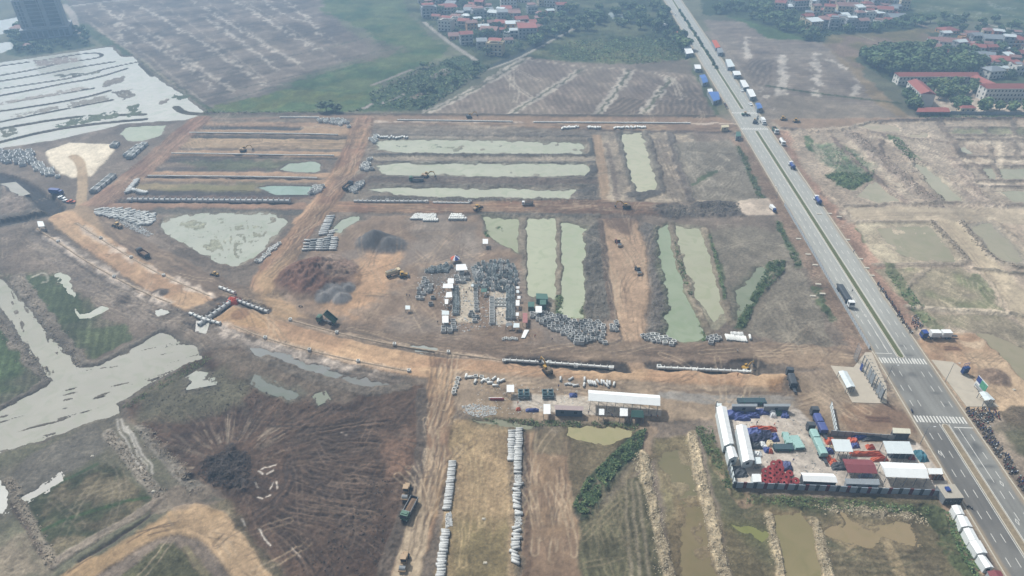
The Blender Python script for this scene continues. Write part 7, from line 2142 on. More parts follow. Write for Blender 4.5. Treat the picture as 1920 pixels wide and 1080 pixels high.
def tarp(px, py, w, d, h, m, label, rz=0.0, group=None, cat='pile', seed=None):
    """goods under a crumpled sheet"""
    r = random.Random(seed or int(px * 7 + py))
    n = 9
    v, f = [], []
    for j in range(n):
        for i in range(n):
            u, q = i / (n - 1) * 2 - 1, j / (n - 1) * 2 - 1
            e = max(abs(u), abs(q))
            z = 0 if e > .98 else h * (1 - e ** 3) * r.uniform(.55, 1.15) + .1
            v.append((u * w / 2 * (1 + r.uniform(-.06, .06)), q * d / 2 * (1 + r.uniform(-.06, .06)), z))
    for j in range(n - 1):
        for i in range(n - 1):
            k = j * n + i
            f.append((k, k + 1, k + n + 1, k + n))
    o = MB().add(v, f).build('covered_pile', m)
    o.location, o.rotation_euler = at(px, py, -.03), (0, 0, rz)
    return tag(o, label, cat, group)
tarp(1075, 743, 3.0, 2.2, 1.0, BLUE_T, 'bundle of blue hoses on the pale slab left of the long shed')
tarp(998, 771, 5.0, 1.8, .9, BLUE_T, 'blue tarpaulin pile left of the white canopy by the hut row')
tarp(972, 769, 1.8, 1.6, .9, ORANGE, 'small red pile beside the blue tarpaulin pile at the pond')
tarp(437, 566, 5.5, 4.5, 2.6, paint('orange_cover', (226, 96, 70), .7, k=.75), 'orange cover stretched over the pipe crossing', cat='cover')

# ------------------------------------------------------------------ the walled depot
shed('1343,763 1362,763 1376,832 1358,836', 4, WHITE_R, 'longest white-roofed store along the left depot wall', ridge='y', rise=.7, wall=PALE_R, name='store_shed')
shed('1362,838 1377,838 1384,857 1367,861', 4, WHITE_R, 'short white-roofed store at the lower end of the left depot wall', ridge='y', rise=.7, wall=PALE_R, name='store_shed')
shed('1380,798 1400,798 1415,863 1393,867', 4.2, WHITE_R, 'long white-roofed store standing free in the left of the depot', ridge='y', rise=.8, wall=PALE_R, name='store_shed')
for s_, h, m, st, ri, lb, wl in [('1414,857 1426,857 1428,869 1416,870', 2.8, PALE_R, 'flat', .3, 'small pale lean-to beside the free-standing store', None), ('1409,890 1425,890 1428,903 1412,904', 3, WHITE_R, 'mono', .4, 'small white-roofed hut at the depot front wall by the red coils', PALE_R), ('1501,886 1562,888 1571,905 1506,902', 3.6, WHITE_R, 'gable', .7, 'white-roofed store against the front wall right of the red coils', STEEL),
                              ('1579,860 1634,862 1646,888 1589,886', 4, MAROON_R, 'gable', .7, 'maroon-roofed open shed in the depot', None), ('1649,866 1731,869 1742,897 1661,894', 4.6, WHITE_R, 'gable', .8, 'largest white-roofed open shed in the depot', None), ('1654,829 1704,830 1714,851 1664,850', 4.4, PALE_R, 'mono', .6, 'flat pale-roofed open shed above the largest shed', None),
                              ('1558,825 1592,826 1600,847 1566,846', 4.2, PALE_R, 'mono', .5, 'flat pale-roofed open shed above the maroon shed', None), ('1673,803 1706,805 1708,813 1674,812', 3.6, paint('cream_roof', (226, 224, 204), .6), 'mono', .3, 'cream-roofed cabin at the back of the depot by the avenue', STEEL), ('1738,879 1765,879 1769,889 1742,889', 3.2, WHITE_R, 'mono', .3, 'small white-roofed booth at the depot corner by the avenue', None),
                              ('1584,897 1648,898 1650,909 1586,907', 3.0, GREY_R, 'flat', .2, 'long grey flat-roofed block behind the depot front wall', GREY_R), ('1372,757 1420,757 1420,762 1372,762', 3.4, GREY_R, 'flat', .2, 'grey-roofed rack store along the back of the depot, left half', GREY_R), ('1432,757 1482,757 1482,762 1432,762', 3.4, GREY_R, 'flat', .2, 'grey-roofed rack store along the back of the depot, right half', GREY_R), ('1344,756 1353,756 1353,761 1344,761', 3, PALE_R, 'flat', .2, 'tiny pale hut at the top left depot corner', None)]:
    shed(s_, h, m, lb, style=st, rise=ri, wall=wl, posts=5 if wl is None else 2, name='store_shed')
PANELM = paint('wall_panel_blue_grey', (170, 184, 196), .7, noise=.08)
panel_wall((1376, 914), (1764, 930), 20, 2.6, PANELM, 'depot front wall of blue-grey panels between dark and maroon posts', posts=[STEEL, paint('maroon_post', (110, 50, 56), .7)], pw=1.0)
panel_wall((1342, 764), (1376, 914), 16, 2.6, PALE_R, 'depot side wall of pale panels beside the wet field', posts=[STEEL], pw=.5)
panel_wall((1556, 764), (1566, 816), 7, 2.6, PALE_R, 'short pale depot wall behind the parked lorries', posts=[STEELL], pw=.3)
panel_wall((1556, 817), (1674, 826), 9, 2.4, WALLS['grey'], 'grey depot back wall beside the muddy forecourt', posts=[STEELL], pw=.3)
# red coils
def coil():
    k = Kind('conduit_coil', 'coil')
    b = k.part('coil', MB().tube((0, 0, 0), (0, 0, .9), 1.05, .42, 16), REDP)
    for z in (.0, .2, .4, .6, .78):
        k.part('winding', MB().tube((0, 0, z + .02), (0, 0, z + .12), 1.12, 1.0, 16), REDP, b)
    return k
K_COIL = coil()
for i, (x, y) in enumerate([(735, 720), (680, 735), (700, 770), (755, 770), (740, 803), (700, 828), (640, 833), (585, 815), (765, 843), (845, 833), (585, 865), (650, 890), (710, 890), (805, 880), (580, 908), (635, 922), (720, 935), (790, 935), (855, 915), (910, 920), (640, 785), (750, 890)]):
    r_ = K_COIL.place(at(1330 + x / 5.683, 740 + (y + 22) / 5.683, .45 * (i % 3 == 1)), rnd.uniform(0, 6), 'red conduit coil in the heap at the depot front wall', 'red conduit coils')
    r_.rotation_euler = (math.radians(rnd.uniform(10, 34)), math.radians(rnd.uniform(-15, 15)), rnd.uniform(-.4, .4))
# pipe bundles
def bundle(px, py, ang, n, ln, d, m, label, rows=3):
    r = thing('pipe_bundle', label, 'bundle', at(px, py), math.radians(-ang))
    me = MB().tube((0, -ln / 2, 0), (0, ln / 2, 0), d / 2, d / 2 * .8, 8).mesh('pipe')
    me.materials.append(m)
    for j in range(rows):
        for i in range(n):
            put(me, 'pipe', r, ((i - (n - 1) / 2) * d, 0, d / 2 + .15 + j * d), (1, 1, 1))
    for y in (-ln * .3, ln * .3):
        MB().box(0, y, 0, n * d + .3, .15, .15).box(-n * d / 2 - .1, y, 0, .12, .12, rows * d + .4).box(n * d / 2 + .1, y, 0, .12, .12, rows * d + .4).build('rack', GREENP, r)
bundle(1474, 826, 2, 5, 5, .42, TEAL, 'pale teal pipe bundle in green racks, upright one on the left')
bundle(1492, 834, -6, 8, 5.5, .42, TEAL, 'wide pale teal pipe bundle in green racks by the parked lorry')
bundle(1467, 843, 90, 6, 6.5, .4, paint('slate_pipe', (92, 116, 124), .6), 'dark slate pipe bundle lying crosswise below the teal bundles')
bundle(1408, 757, 90, 5, 10, .5, paint('slate_pipe', (92, 116, 124), .6), 'long slate pipe bundle above the depot back store')
for px, py, w, d, h, m, lb in [(1376, 779, 7, 4.5, 1.6, BLUE_T, 'blue tarp pile beside the top of the longest store'), (1384, 772, 4, 3, 1.2, BLUE_T, 'blue tarp pile behind the orange crate'), (1391, 785, 6, 3, 1.2, BLUE_T, 'flat blue tarp pile in the depot back yard'), (1411, 780, 5, 3, 1.2, BLUE_T, 'blue tarp pile right of the orange crate'), (1428, 774, 6, 3, 1.1, BLUE_T, 'blue tarp pile under the right back store'),
                               (1403, 770, 4.5, 1.8, 1.3, ORANGE, 'orange crate pile in the depot back yard'), (1470, 778, 3, 4, 1.3, BLUE_T, 'blue tarp pile at the right end of the back yard'), (1467, 772, 3, 2, 1.2, ORANGE, 'orange pile under the right back store end'), (1447, 774, 2.4, 2, 1.4, WHITE_R, 'white wrapped stack in the depot back yard, upper'), (1449, 781, 2.4, 2, 1.4, WHITE_R, 'white wrapped stack in the depot back yard, lower'), (1460, 777, 3.5, 2.5, 1.2, GREEN_R, 'dark green tarp pile beside the white stacks'),
                               (1432, 806, 9, 2.4, 1.3, ORANGE, 'long orange conduit pile beside the free-standing store'), (1414, 812, 6, 4, 1.5, BLUE_T, 'navy tarp pile beside the free-standing store'), (1421, 824, 6, 5, 1.7, paint('navy_tarp', (48, 52, 80), .7), 'dark navy tarp pile in the depot middle'), (1436, 818, 5, 5, 1.6, paint('navy_tarp', (48, 52, 80), .7), 'dark tarp pile right of the navy pile'), (1418, 838, 4, 3, 1.3, STEEL, 'black tarp pile above the pale lean-to'),
                               (1449, 822, 4, 4, 1.4, BLUE_T, 'bright blue pile beside the teal bundles'), (1429, 836, 2.5, 3, 1.2, WHITE_R, 'white sack heap in the depot middle'), (1443, 834, 2.6, 3, 1.3, WALLS['cream'], 'cream sack heap beside the slate bundle'), (1438, 846, 2.4, 2.4, 1.2, BLUE_T, 'small blue pile below the cream sacks'), (1444, 848, 1.6, 2, 1.2, ORANGE, 'small orange pile below the cream sacks'), (1420, 853, 3, 2.4, 1.1, WHITE_R, 'white sack heap beside the pale lean-to'),
                               (1475, 876, 3.2, 4.2, 1.8, paint('navy_grey_tarp', (92, 100, 140), .7), 'slate blue sack heap right of the red coils'), (1555, 829, 3.4, 3, 1.5, ORANGE, 'orange pile left of the upper pale open shed'), (1599, 830, 3.6, 3, 1.5, ORANGE, 'orange pile right of the upper pale open shed'), (1602, 837, 3, 2.4, 1.2, BLUE_T, 'blue pile right of the upper pale open shed'), (1552, 847, 3.4, 3, 1.3, BLUE_T, 'blue drum heap left of the upper pale open shed'), (1556, 843, 2.5, 2.5, 1.3, WALLS['cream'], 'cream sack heap left of the upper pale open shed'),
                               (1623, 853, 11, 2.0, 1.3, ORANGE, 'long orange pipe pile between the maroon and pale sheds'), (1648, 863, 6, 1.8, 1.1, ORANGE, 'second orange pipe pile before the largest shed'), (1631, 840, 3, 2, 1.3, ORANGE, 'orange heap behind the long orange pipe pile'), (1552, 862, 3, 3, 1.1, ORANGE, 'loose orange conduit at the left of the maroon shed'), (1561, 868, 3, 3, 1.1, ORANGE, 'loose orange fittings below the upper orange conduit'), (1571, 876, 5, 3.4, 1.3, STEEL, 'dark scrap heap left of the maroon shed'),
                               (1612, 822, 6, 2, 1.4, BLUE_P, 'blue machinery along the depot back wall'), (1640, 824, 10, 2, 1.3, STEEL, 'dark scrap along the depot back wall'), (1690, 857, 9, 2, 1.2, STEEL, 'dark stock under the edge of the flat pale shed'), (1708, 861, 2.4, 1.6, 1.2, REDP, 'red pile under the flat pale shed'), (1726, 857, 3.4, 5, 1.8, paint('teal_container', (70, 124, 140), .6), 'teal skip beside the depot gate'), (1622, 894, 5, 1.3, .9, paint('lilac_wrap', (164, 174, 206), .5), 'lilac wrapped bundle on the grey flat block'), (1383, 886, 6, 5, 1.1, STEEL, 'grey steel scrap at the lower left depot corner'), (1755, 897, 4.5, 2, 1.4, RUST, 'brown drum stack beside the depot booth')]:
    tarp(px, py, w, d, h, m, lb, rz=rnd.uniform(-.1, .1), cat='pile')
def cabins():
    r = thing('cabin_row', 'row of four dark cabin doors at the depot corner by the avenue', 'cabin', at(1783, 946), .03)
    MB().box(0, 2.5, 0, 5.6, 5, 3.0).build('body', paint('grey_cabin', (140, 146, 150), .6), r)
    MB().box(0, 2.5, 3.0, 5.8, 5.2, .15).build('roof', paint('beige_roof', (186, 180, 166), .7), r)
    for i in range(4):
        d = MB().box(-2.1 + i * 1.4, -.05, .1, 1.15, .1, 2.5).build('door', STEEL, r)
        MB().box(-2.1 + i * 1.4, -.12, 1.5, .5, .05, .4).build('vent', STEELL, d)
    MB().box(-.6, 3, 3.15, 1.2, 1.5, .7).build('water_tank', BLUE_P, r)
cabins()

# ------------------------------------------------------------------ white booths along the avenue, bottom right
for s_, m, st, lb in [('1784,948 1801,948 1809,965 1793,965', WHITE_R, 'gable', 'white roadside booth, topmost of the row below the depot'), ('1794,966 1813,969 1824,988 1803,988', WHITE_R, 'gable', 'white roadside booth, second of the row below the depot'), ('1806,991 1824,991 1836,1013 1818,1014', WHITE_R, 'gable', 'white roadside booth, third of the row below the depot'), ('1817,1015 1838,1013 1852,1037 1832,1038', WHITE_R, 'gable', 'white roadside booth with arched end, fourth of the row below the depot'), ('1833,1041 1848,1043 1864,1064 1848,1065', WHITE_R, 'gable', 'white roadside booth, lowest white one of the row'), ('1851,1071 1876,1070 1888,1090 1862,1092', MAROON_R, 'gable', 'maroon-roofed booth at the bottom end of the roadside row')]:
    shed(s_, 2.8, m, lb, style=st, ridge='y', rise=.5, wall=WHITE_R if m is WHITE_R else WALLS['grey'], name='roadside_booth', cat='booth', group='booths by the avenue', seams=False)
MB_ = None
# bus-stop style shelters and signs at the junction
shed('1572,696 1588,696 1604,725 1588,727', 3.2, PALE_R, 'pale arched shelter on the left junction apron', ridge='y', rise=.45, posts=4, name='shelter', cat='shelter')
shed('1836,735 1851,735 1866,750 1847,751', 3.2, PALE_R, 'pale arched shelter on the right junction apron', ridge='y', rise=.45, posts=3, name='shelter', cat='shelter')
def hoarding():
    A, B = Vector(P(1612, 692)), Vector(P(1650, 755))
    u = B - A
    l = u.length
    r = thing('hoarding', 'long steel hoarding with lamp arms seen edge-on at the left junction apron', 'hoarding', (A.x, A.y, .4), math.atan2(u.y, u.x))
    n = 9
    for i in range(n + 1):
        MB().box(l * i / n, 0, 0, .18, .3, 6.4).build('post', STEELL, r)
        MB().box(l * i / n, .6, 6.3, .06, 1.3, .06).box(l * i / n, 1.3, 6.2, .3, .3, .12).build('lamp_arm', STEEL, r)
    for z in (1.2, 3.6, 6.1):
        MB().box(l / 2, 0, z, l, .14, .14).build('rail', STEELL, r)
    for a, b in ((.02, .1), (.34, .44), (.46, .58), (.78, .88), (.9, 1.0)):
        MB().box(l * (a + b) / 2, -.3, 1.4 if a > .3 else 0, l * (b - a), .12, 4.4 if a > .3 else 3).build('panel', BLUE_P if a < .1 else GREY_R, r)
    q = MB()
    for i in range(6):
        for x in (-6.5, -3.5):
            q.box(x, 0, i * 1.2, .12, .12, 1.2)
        q.cyl((-6.5, 0, i * 1.2), (-3.5, 0, i * 1.2 + 1.2), .05, n=4).cyl((-3.5, 0, i * 1.2), (-6.5, 0, i * 1.2 + 1.2), .05, n=4).box(-5, 0, i * 1.2, 3, .1, .1)
    q.build('lattice', STEELL, r)
hoarding()
def blue_sign():
    r = thing('sign_box', 'tall blue sign box on the right junction apron', 'sign', at(1806, 702, .4), .25)
    MB().box(0, 0, .3, 2.6, 1.2, 2.6).build('body', paint('deep_blue_panel', (44, 72, 130), .5), r)
    for x in (-1.2, -.4, .4, 1.2):
        MB().box(x, .4, 2.9, .1, .1, 1.5).build('bar', BLUE_P, r)
    MB().box(0, .4, 4.4, 2.6, .12, .12).build('top_rail', BLUE_P, r)
blue_sign()
def billboard():
    A, B = Vector(P(1824, 726)), Vector(P(1841, 746))
    u = B - A
    r = thing('billboard', 'billboard with blue green and white panels on the right junction apron', 'billboard', (A.x, A.y, .4), math.atan2(u.y, u.x))
    l = u.length
    MB().box(l * .5, 0, .9, l, .15, 4.6).build('board', WHITE_R, r)
    for x0, x1, z0, z1, m in ((0, .4, 3.2, 5.4, BLUE_P), (.42, 1, 2.4, 5.3, paint('sign_green', (96, 170, 140), .5)), (.05, .95, 1.1, 1.9, WALLS['grey']), (.05, .95, 2.1, 2.3, WALLS['grey'])):
        MB().box(l * (x0 + x1) / 2, -.1, z0, l * (x1 - x0), .06, z1 - z0).build('panel', m, r)
    for x in (.05, .5, .95):
        MB().box(l * x, .15, 0, .16, .16, 5.4).build('post', STEELL, r)
billboard()
def fence():
    sa, sb = road_st(1475, 385)[0], road_st(1622, 655)[0]
    n = 58
    r = thing('barrier_fence', 'pale sheet barrier running along the left kerb of the avenue', 'fence', road(sb, -HWID - 1.0, 0), math.atan2(RU.y, RU.x))
    l = (sa - sb) / n
    me = MB().box(l / 2, 0, .1, l - .12, .06, 1.7).mesh('panel')
    me.materials.append(paint('barrier_sheet', (186, 196, 202), .5, noise=.1))
    pm = MB().box(0, 0, 0, .1, .14, 1.95).mesh('post')
    pm.materials.append(STEELL)
    for i in range(n + 1):
        if i < n:
            put(me, 'panel', r, (l * i, 0, 0), (1, 1, 1))
        put(pm, 'post', r, (l * i, 0, 0), (1, 1, 1))
fence()
def lamp_post(px, py, h, label, arm=2.0, side=1):
    r = thing('street_lamp', label, 'street lamp', at(px, py))
    MB().cyl((0, 0, 0), (0, 0, h), .11, .06, 6).build('pole', STEELL, r)
    MB().cyl((0, 0, h), (side * arm, 0, h + .3), .05, .04, 5).build('arm', STEELL, r)
    MB().box(side * arm, 0, h + .2, .7, .25, .12).build('lamp_head', WHITE_R, r)
lamp_post(1772, 716, 9, 'slim lamp post on the right junction apron', side=1)
lamp_post(1725, 833, 8, 'slim lamp post at the back of the depot by the avenue', side=1)
lamp_post(1455, 374, 8, 'dark pole beside the small white apron on the left kerb', side=-1)
lamp_post(1661, 716, 8, 'slim lamp post on the kerb before the left junction apron', side=1)
DS = Single('drain_slab', 'slab', MB().box(0, 0, 0, 2.4, 1.1, .35), KERB)
for x, y in ((1536, 402), (1555, 401), (1573, 408), (1589, 450), (1613, 486), (1625, 503), (1634, 517)):
    DS.place(at(x, y), -.1, 'pale drain slab on the red shoulder right of the avenue', 'drain slabs right of the avenue')
for x, y in ((1497, 449), (1515, 478), (1528, 498), (1534, 534), (1524, 556), (1542, 552)):
    DS.place(at(x, y), -.1, 'pale drain slab on the red shoulder left of the avenue', 'drain slabs left of the avenue')

# ================================================================== VEHICLES
def hd(tail, nose):
    a, b = P(*tail), P(*nose)
    return math.degrees(math.atan2(b[0] - a[0], b[1] - a[1]))
RH = math.degrees(math.atan2(RU.x, RU.y))
WH = {'cab': WHITE_R, 'cargo_box': WHITE_R}
veh(K_DUMP, 768, 960, hd((777, 940), (760, 973)), 'green dump truck with an empty grey bed between the two rollers on the dirt track')
veh(K_ROLL, 762, 926, 184, 'tan road roller just behind the green dump truck')
veh(K_ROLL, 758, 1058, 184, 'tan road roller nearest the bottom of the dirt track')
veh(K_ROLL, 1159, 460, 172, 'red-brown road roller higher up the wide tan haul road', {'body': paint('roller_red', (150, 90, 80), .6)})
veh(K_ROLL, 1196, 512, 175, 'dark road roller lower down the wide tan haul road', {'body': STEEL})
veh(K_TIP, 613, 606, -75, 'green dump truck tipping its raised bed by the gravel heaps')
veh(K_DUMP, 270, 480, hd((283, 487), (262, 474)), 'dark loaded dump truck on the grey road by the pale pond', {'cab': STEEL, 'tipper_bed': RUST})
veh(K_LOAD, 222, 427, -60, 'brown wheel loader near the pipe field at the junction', {'rear_body': TAUPE})
veh(K_LOAD, 404, 517, -70, 'small wheel loader on the grey road below the pale pond', scale=.7)
veh(K_EXC, 1026, 700, -28, 'dusty excavator digging at the dark pipeline trench', {'body': paint('exc_brown', (120, 104, 84), .7)})
veh(K_EXC, 1398, 690, 60, 'small excavator at the closed end of the tan road', scale=.7)
veh(K_EXC, 457, 285, 80, 'far excavator on the upper middle platform', {'body': TAUPE})
veh(K_EXC, 798, 334, 95, 'excavator loading a truck between the long ponds', {'body': TAUPE})
veh(K_DUMP, 781, 341, -90, 'dark dump truck being loaded between the long ponds', {'cab': GREENC})
veh(K_LOAD, 895, 394, 40, 'tan wheel loader on the haul road by the neat pipe stack', {'rear_body': TAUPE})
veh(K_DUMP, 989, 386, -90, 'white-cabbed truck on the dark middle haul road', {'cab': WHITE_R}, scale=.75)
veh(K_EXC, 1174, 391, -90, 'excavator at the head of the wide tan haul road', {'body': paint('exc_brown', (120, 104, 84), .7)})
veh(K_TANK, 738, 517, 60, 'cream tank truck parked in the works yard left of the casting yard', {'tank': WALLS['cream'], 'cab': WALLS['cream']})
veh(K_DOZ, 757, 520, 80, 'tan bulldozer beside the cream tank truck')
veh(K_EXC, 880, 222, 70, 'far excavator on the embankment below the gardens', {'body': STEEL})
veh(K_DOZ, 1468, 226, 90, 'bulldozer on the embankment right of the far crossing, left of its pair')
veh(K_DOZ, 1492, 230, 90, 'bulldozer on the embankment right of the far crossing, right of its pair')
veh(K_DUMP, 653, 353, 20, 'dark dump truck waiting where the haul roads cross', {'cab': STEEL, 'tipper_bed': STEEL})
veh(K_BOX, 107, 364, 100, 'blue lorry parked by the dark trench', {'cargo_box': BLUE_P})
veh(K_CAR, 116, 372, 110, 'white pickup nearest the blue lorry by the trench')
veh(K_CAR, 125, 379, 110, 'grey pickup below the blue lorry by the trench', {'body': STEELL})
veh(K_CAR, 134, 380, 90, 'red car at the end of the line by the trench', {'body': ORANGE, 'cabin': ORANGE})
veh(K_TANK, 1484, 314, RH, 'blue-tanked truck, farther of the two on the right carriageway')
veh(K_TANK, 1532, 379, RH, 'blue-tanked truck, nearer of the two on the right carriageway')
veh(K_LOAD, 1397, 217, 90, 'blue-green loader crossing the avenue at the far crossing', {'rear_body': GREENC, 'front_frame': GREENC})
veh(K_EXC, 1416, 231, 30, 'dark drilling excavator on the far crossing', {'body': STEEL, 'boom': STEEL, 'arm': STEEL})
veh(K_BOX, 1430, 231, RH + 180, 'long white lorry stopped at the far crossing', {'cab': WHITE_R})
veh(K_DUMP, 1453, 248, RH + 180, 'dark green dump truck behind the long white lorry', {'cab': WHITE_R, 'tipper_bed': GREENC})
veh(K_TANK, 1466, 270, RH + 180, 'white tank truck on the right kerb below the far crossing', {'tank': WHITE_R})
veh(K_BOX, 1448, 395, 170, 'small blue-fronted van on the white apron left of the avenue', {'cargo_box': WHITE_R}, scale=.7)
veh(K_CAR, 1266, 29, RH + 180, 'white car on the far left carriageway')
veh(K_CAR, 1391, 171, 0, 'white car parked beside the lowest white stall')
veh(K_CAR, 1407, 197, 0, 'white car parked beside the blue stall at the far crossing')
def semi(px, py, hd, cabm, loadm, label, n=2, ln=11):
    k = Kind('articulated_lorry', 'lorry')
    k.part('chassis', MB().box(0, -ln / 2 + 1, .8, 1.0, ln + 4, .3), STEEL)
    c = k.part('cab', MB().prism([(2.6, .7), (4.7, .7), (4.75, 1.7), (4.5, 3.2), (2.6, 3.3)], 'x', -1.2, 1.2), cabm)
    k.part('windscreen', MB().quad((-1.05, 4.78, 1.9), (1.05, 4.78, 1.9), (1.0, 4.58, 3.0), (-1.0, 4.58, 3.0)), GLASS, c)
    for s in (-1, 1):
        k.part('side_window', MB().quad((s * 1.22, 3.2, 1.9), (s * 1.22, 4.4, 1.9), (s * 1.22, 4.3, 2.9), (s * 1.22, 3.2, 2.9)), GLASS, c)
    for i in range(n):
        l = ln / n
        y = 1.6 - l * (i + .5)
        if loadm is WHITE_R:
            k.part('cargo_box', MB().box(0, y, 1.1, 2.4, l * .84, 2.2), WHITE_R)
            continue
        k.part('covered_load', MB().prism([(-1.25, 1.1), (1.25, 1.1), (1.25, 2.5), (.9, 2.85 - .2 * (i % 2)), (-.9, 2.85 - .2 * (i % 2)), (-1.25, 2.5)], 'y', y - l * .47, y + l * .47), loadm)
    wheel_parts(k, [(s * 1.0, y) for y in (3.7, .8, -ln + 3.6, -ln + 2.3) for s in (-1, 1)], .5, .4)
    return veh(k, px, py, hd, label)
semi(1524, 822, hd((1542, 860), (1517, 806)), STEEL, TEAL, 'articulated lorry with a pale teal covered load parked in the depot', 3)
semi(1531, 792, hd((1545, 812), (1526, 772)), STEEL, BLUE_T, 'dark lorry with a blue tarpaulin load behind the short depot wall', 2, 8)
semi(1588, 567, RH + 180, WHITE_R, STEEL, 'black-trailered articulated lorry on the left carriageway', 1, 12)
semi(1746, 634, -90, BLUE_P, WHITE_R, 'blue-cabbed lorry with two white boxes on the right forecourt', 2, 9)
semi(1482, 716, hd((1486, 730), (1478, 704)), STEEL, STEEL, 'dark lorry parked at the closed end of the tan road', 1, 6)
# parked motorbikes
BC = [BLUE_P, STEELL, REDP, WHITE_R, paint('bike_dark_blue', (40, 50, 90), .4), PALE_R, STEELL]
def bikes(spots, label, group, hd):
    for q in spots:
        K_BIKE.place(at(*q), math.radians(-(hd + rnd.gauss(0, 14))), label, group, 1.0, {'body': rnd.choice(BC)})
edge = [(1644 + i * 2.4 + rnd.uniform(-1.5, 3), 531 + i * 3.6 + rnd.uniform(-1, 1)) for i in range(27)]
bikes(edge, 'motorbike in the kerbside line beside the upper stretch of avenue', 'motorbikes along the upper right kerb', 60)
bikes(fill('1706,588 1716,592 1728,612 1716,620 1708,604', 12, .9, 51), 'motorbike parked off the kerb by the lorry with white boxes', 'motorbikes off the upper right kerb', 60)
bikes(fill('1810,767 1846,765 1862,790 1858,812 1840,806 1822,785', 34, .95, 52), 'motorbike in the dense block below the right junction apron', 'motorbikes below the right apron', 70)
bikes(fill('1848,770 1872,774 1872,784 1852,780', 10, 1.1, 53), 'motorbike in the small group right of the dense block', 'motorbikes right of the dense block', 20)
bikes(fill('1836,812 1856,808 1890,858 1928,915 1928,935 1880,868', 44, .95, 54), 'motorbike in the long double line down the right kerb', 'motorbikes down the lower right kerb', 65)
bikes([(1709, 772)], 'single motorbike riding towards the near zebra crossing', None, 200)
bikes([(1818, 953)], 'single motorbike beside the topmost white booth', None, 170)
bikes([(1358 + i * 1.0, 194 + i * 1.8) for i in range(7)], 'motorbike in the short line left of the far crossing', 'motorbikes at the far crossing', 60)
bikes([(564, 577)], 'lone motorbike on the grey road near the soil heap', None, 80)
for x, y, hd, lb in [(1003, 634, 0, 'worker standing beside the white sheet panel'), (992, 633, 90, 'worker walking past the white sheet panel'), (1035, 640, 40, 'worker crouched-looking figure before the crowded culvert field'), (870, 548, 120, 'worker at the head of the first casting bed'), (880, 545, 30, 'worker right of the first casting bed head'), (875, 553, 200, 'worker alone on the first casting bed'), (935, 590, 90, 'worker on the second casting bed near the straight row'),
                     (943, 596, 0, 'worker near the foot of the second casting bed'), (912, 500, 40, 'worker at the top edge of the dark moulds'), (821, 608, 0, 'worker left of the large square tarp roof'), (1103, 778, 0, 'worker right of the site hut row'), (1141, 777, 60, 'worker between the tiny canopy and the front canopy'), (1147, 782, 60, 'worker near the front canopy of the long shed'), (1220, 784, 0, 'worker right of the green tarpaulin tent'), (1232, 785, 90, 'worker farthest right before the long shed'), (1047, 728, 0, 'worker among the loose pipes by the tan road'), (971, 760, 0, 'worker on the pale slab by the mould assembly'),
                     (1382, 708, 0, 'person on the grey road above the closed trench'), (1382, 662, 30, 'person near the pipe raft on the grey road'), (1418, 797, 0, 'person beside the free-standing store in the depot'), (1451, 800, 90, 'person above the teal bundles in the depot'), (1486, 867, 0, 'person right of the red coils in the depot'), (1597, 548, 0, 'person at the tail of the black-trailered lorry'), (333, 583, 0, 'person on the tan road near the orange cover'), (759, 521, 0, 'driver standing beside the tan bulldozer'), (1600, 474, 0, 'person walking along the right kerb of the avenue'), (763, 557, 90, 'worker by the small pale hut left of the casting yard'), (768, 558, 270, 'second worker by the small pale hut left of the casting yard')]:
    person(x, y, hd, lb.replace('worker crouched-looking figure', 'worker'), rnd.choice([None, WHITE_R, BLUE_P, ORANGE, STEEL]))
# barriers and barrels
BR = Single('road_barrier', 'barrier', MB().prism([(-.3, 0), (.3, 0), (.2, .3), (.1, .9), (-.1, .9), (-.2, .3)], 'x', -.75, .75), REDP)
for i in range(8):
    BR.place(at(920 + i * 3, 750 + (i % 2)), 0, 'red and white plastic barrier in the row by the rubble heap', 'barriers by the rubble heap', None, REDP if i % 2 else WHITE_R)
for x, y, lb in [(907, 973, 'crumpled white sheet on the yellowed strip'), (910, 1055, 'small white rag low on the yellowed strip'), (173, 855, 'pale slab lying in the grey field'), (288, 922, 'white boulder heap beside the wheel ruts'), (1901, 732, 'white board lying on the right forecourt')]:
    tarp(x, y, 1.2, .9, .2, KERB, lb, cat='litter')

# ================================================================== TREES AND HEDGES
def grove(s, n, dmin, h, label, group, seed, leaf=None):
    for q in fill(s, n, dmin, seed):
        tree(q[0], q[1], h * rnd.uniform(.75, 1.25), label, group, leaf)
grove('1606,108 1640,98 1700,94 1760,96 1830,110 1838,138 1700,146 1660,140 1630,125', 62, 6.5, 11, 'tall green tree in the dense wood behind the school', 'trees of the school wood', 71)
grove('1000,90 1010,40 1070,20 1150,10 1240,10 1262,50 1290,105 1240,70 1180,50 1120,62 1060,66', 46, 9, 10, 'broad green tree on the meadow side of the lane village', 'trees beside the lane village', 72)
grove('770,5 880,2 960,40 1000,80 960,100 930,108 900,100 880,60 820,30', 34, 9, 8, 'garden tree between the houses of the lane village', 'garden trees of the lane village', 73)
grove('1330,12 1440,15 1500,45 1540,72 1560,74 1560,80 1520,78 1470,60 1400,32 1340,26', 36, 8, 9, 'tree in the belt before the village beyond the barley field', 'trees before the barley field village', 74)
grove('1560,62 1680,44 1740,40 1720,50 1600,64', 12, 8, 8, 'tree at the foot of the village beyond the barley field', 'trees at the foot of that village', 75)
grove('1700,40 1800,34 1920,46 1920,60 1840,62 1760,58', 16, 9, 8, 'tree on the rim of the village behind the school', 'trees on the village rim', 76)
grove('1840,85 1900,96 1920,140 1890,152 1850,150 1820,128', 14, 8, 7, 'garden tree of the village behind the school', 'garden trees behind the school', 77)
grove('1745,168 1800,162 1838,168 1830,182 1760,186', 15, 7, 9, 'shade tree inside the school courtyard', 'courtyard trees', 78, LEAF_Y)
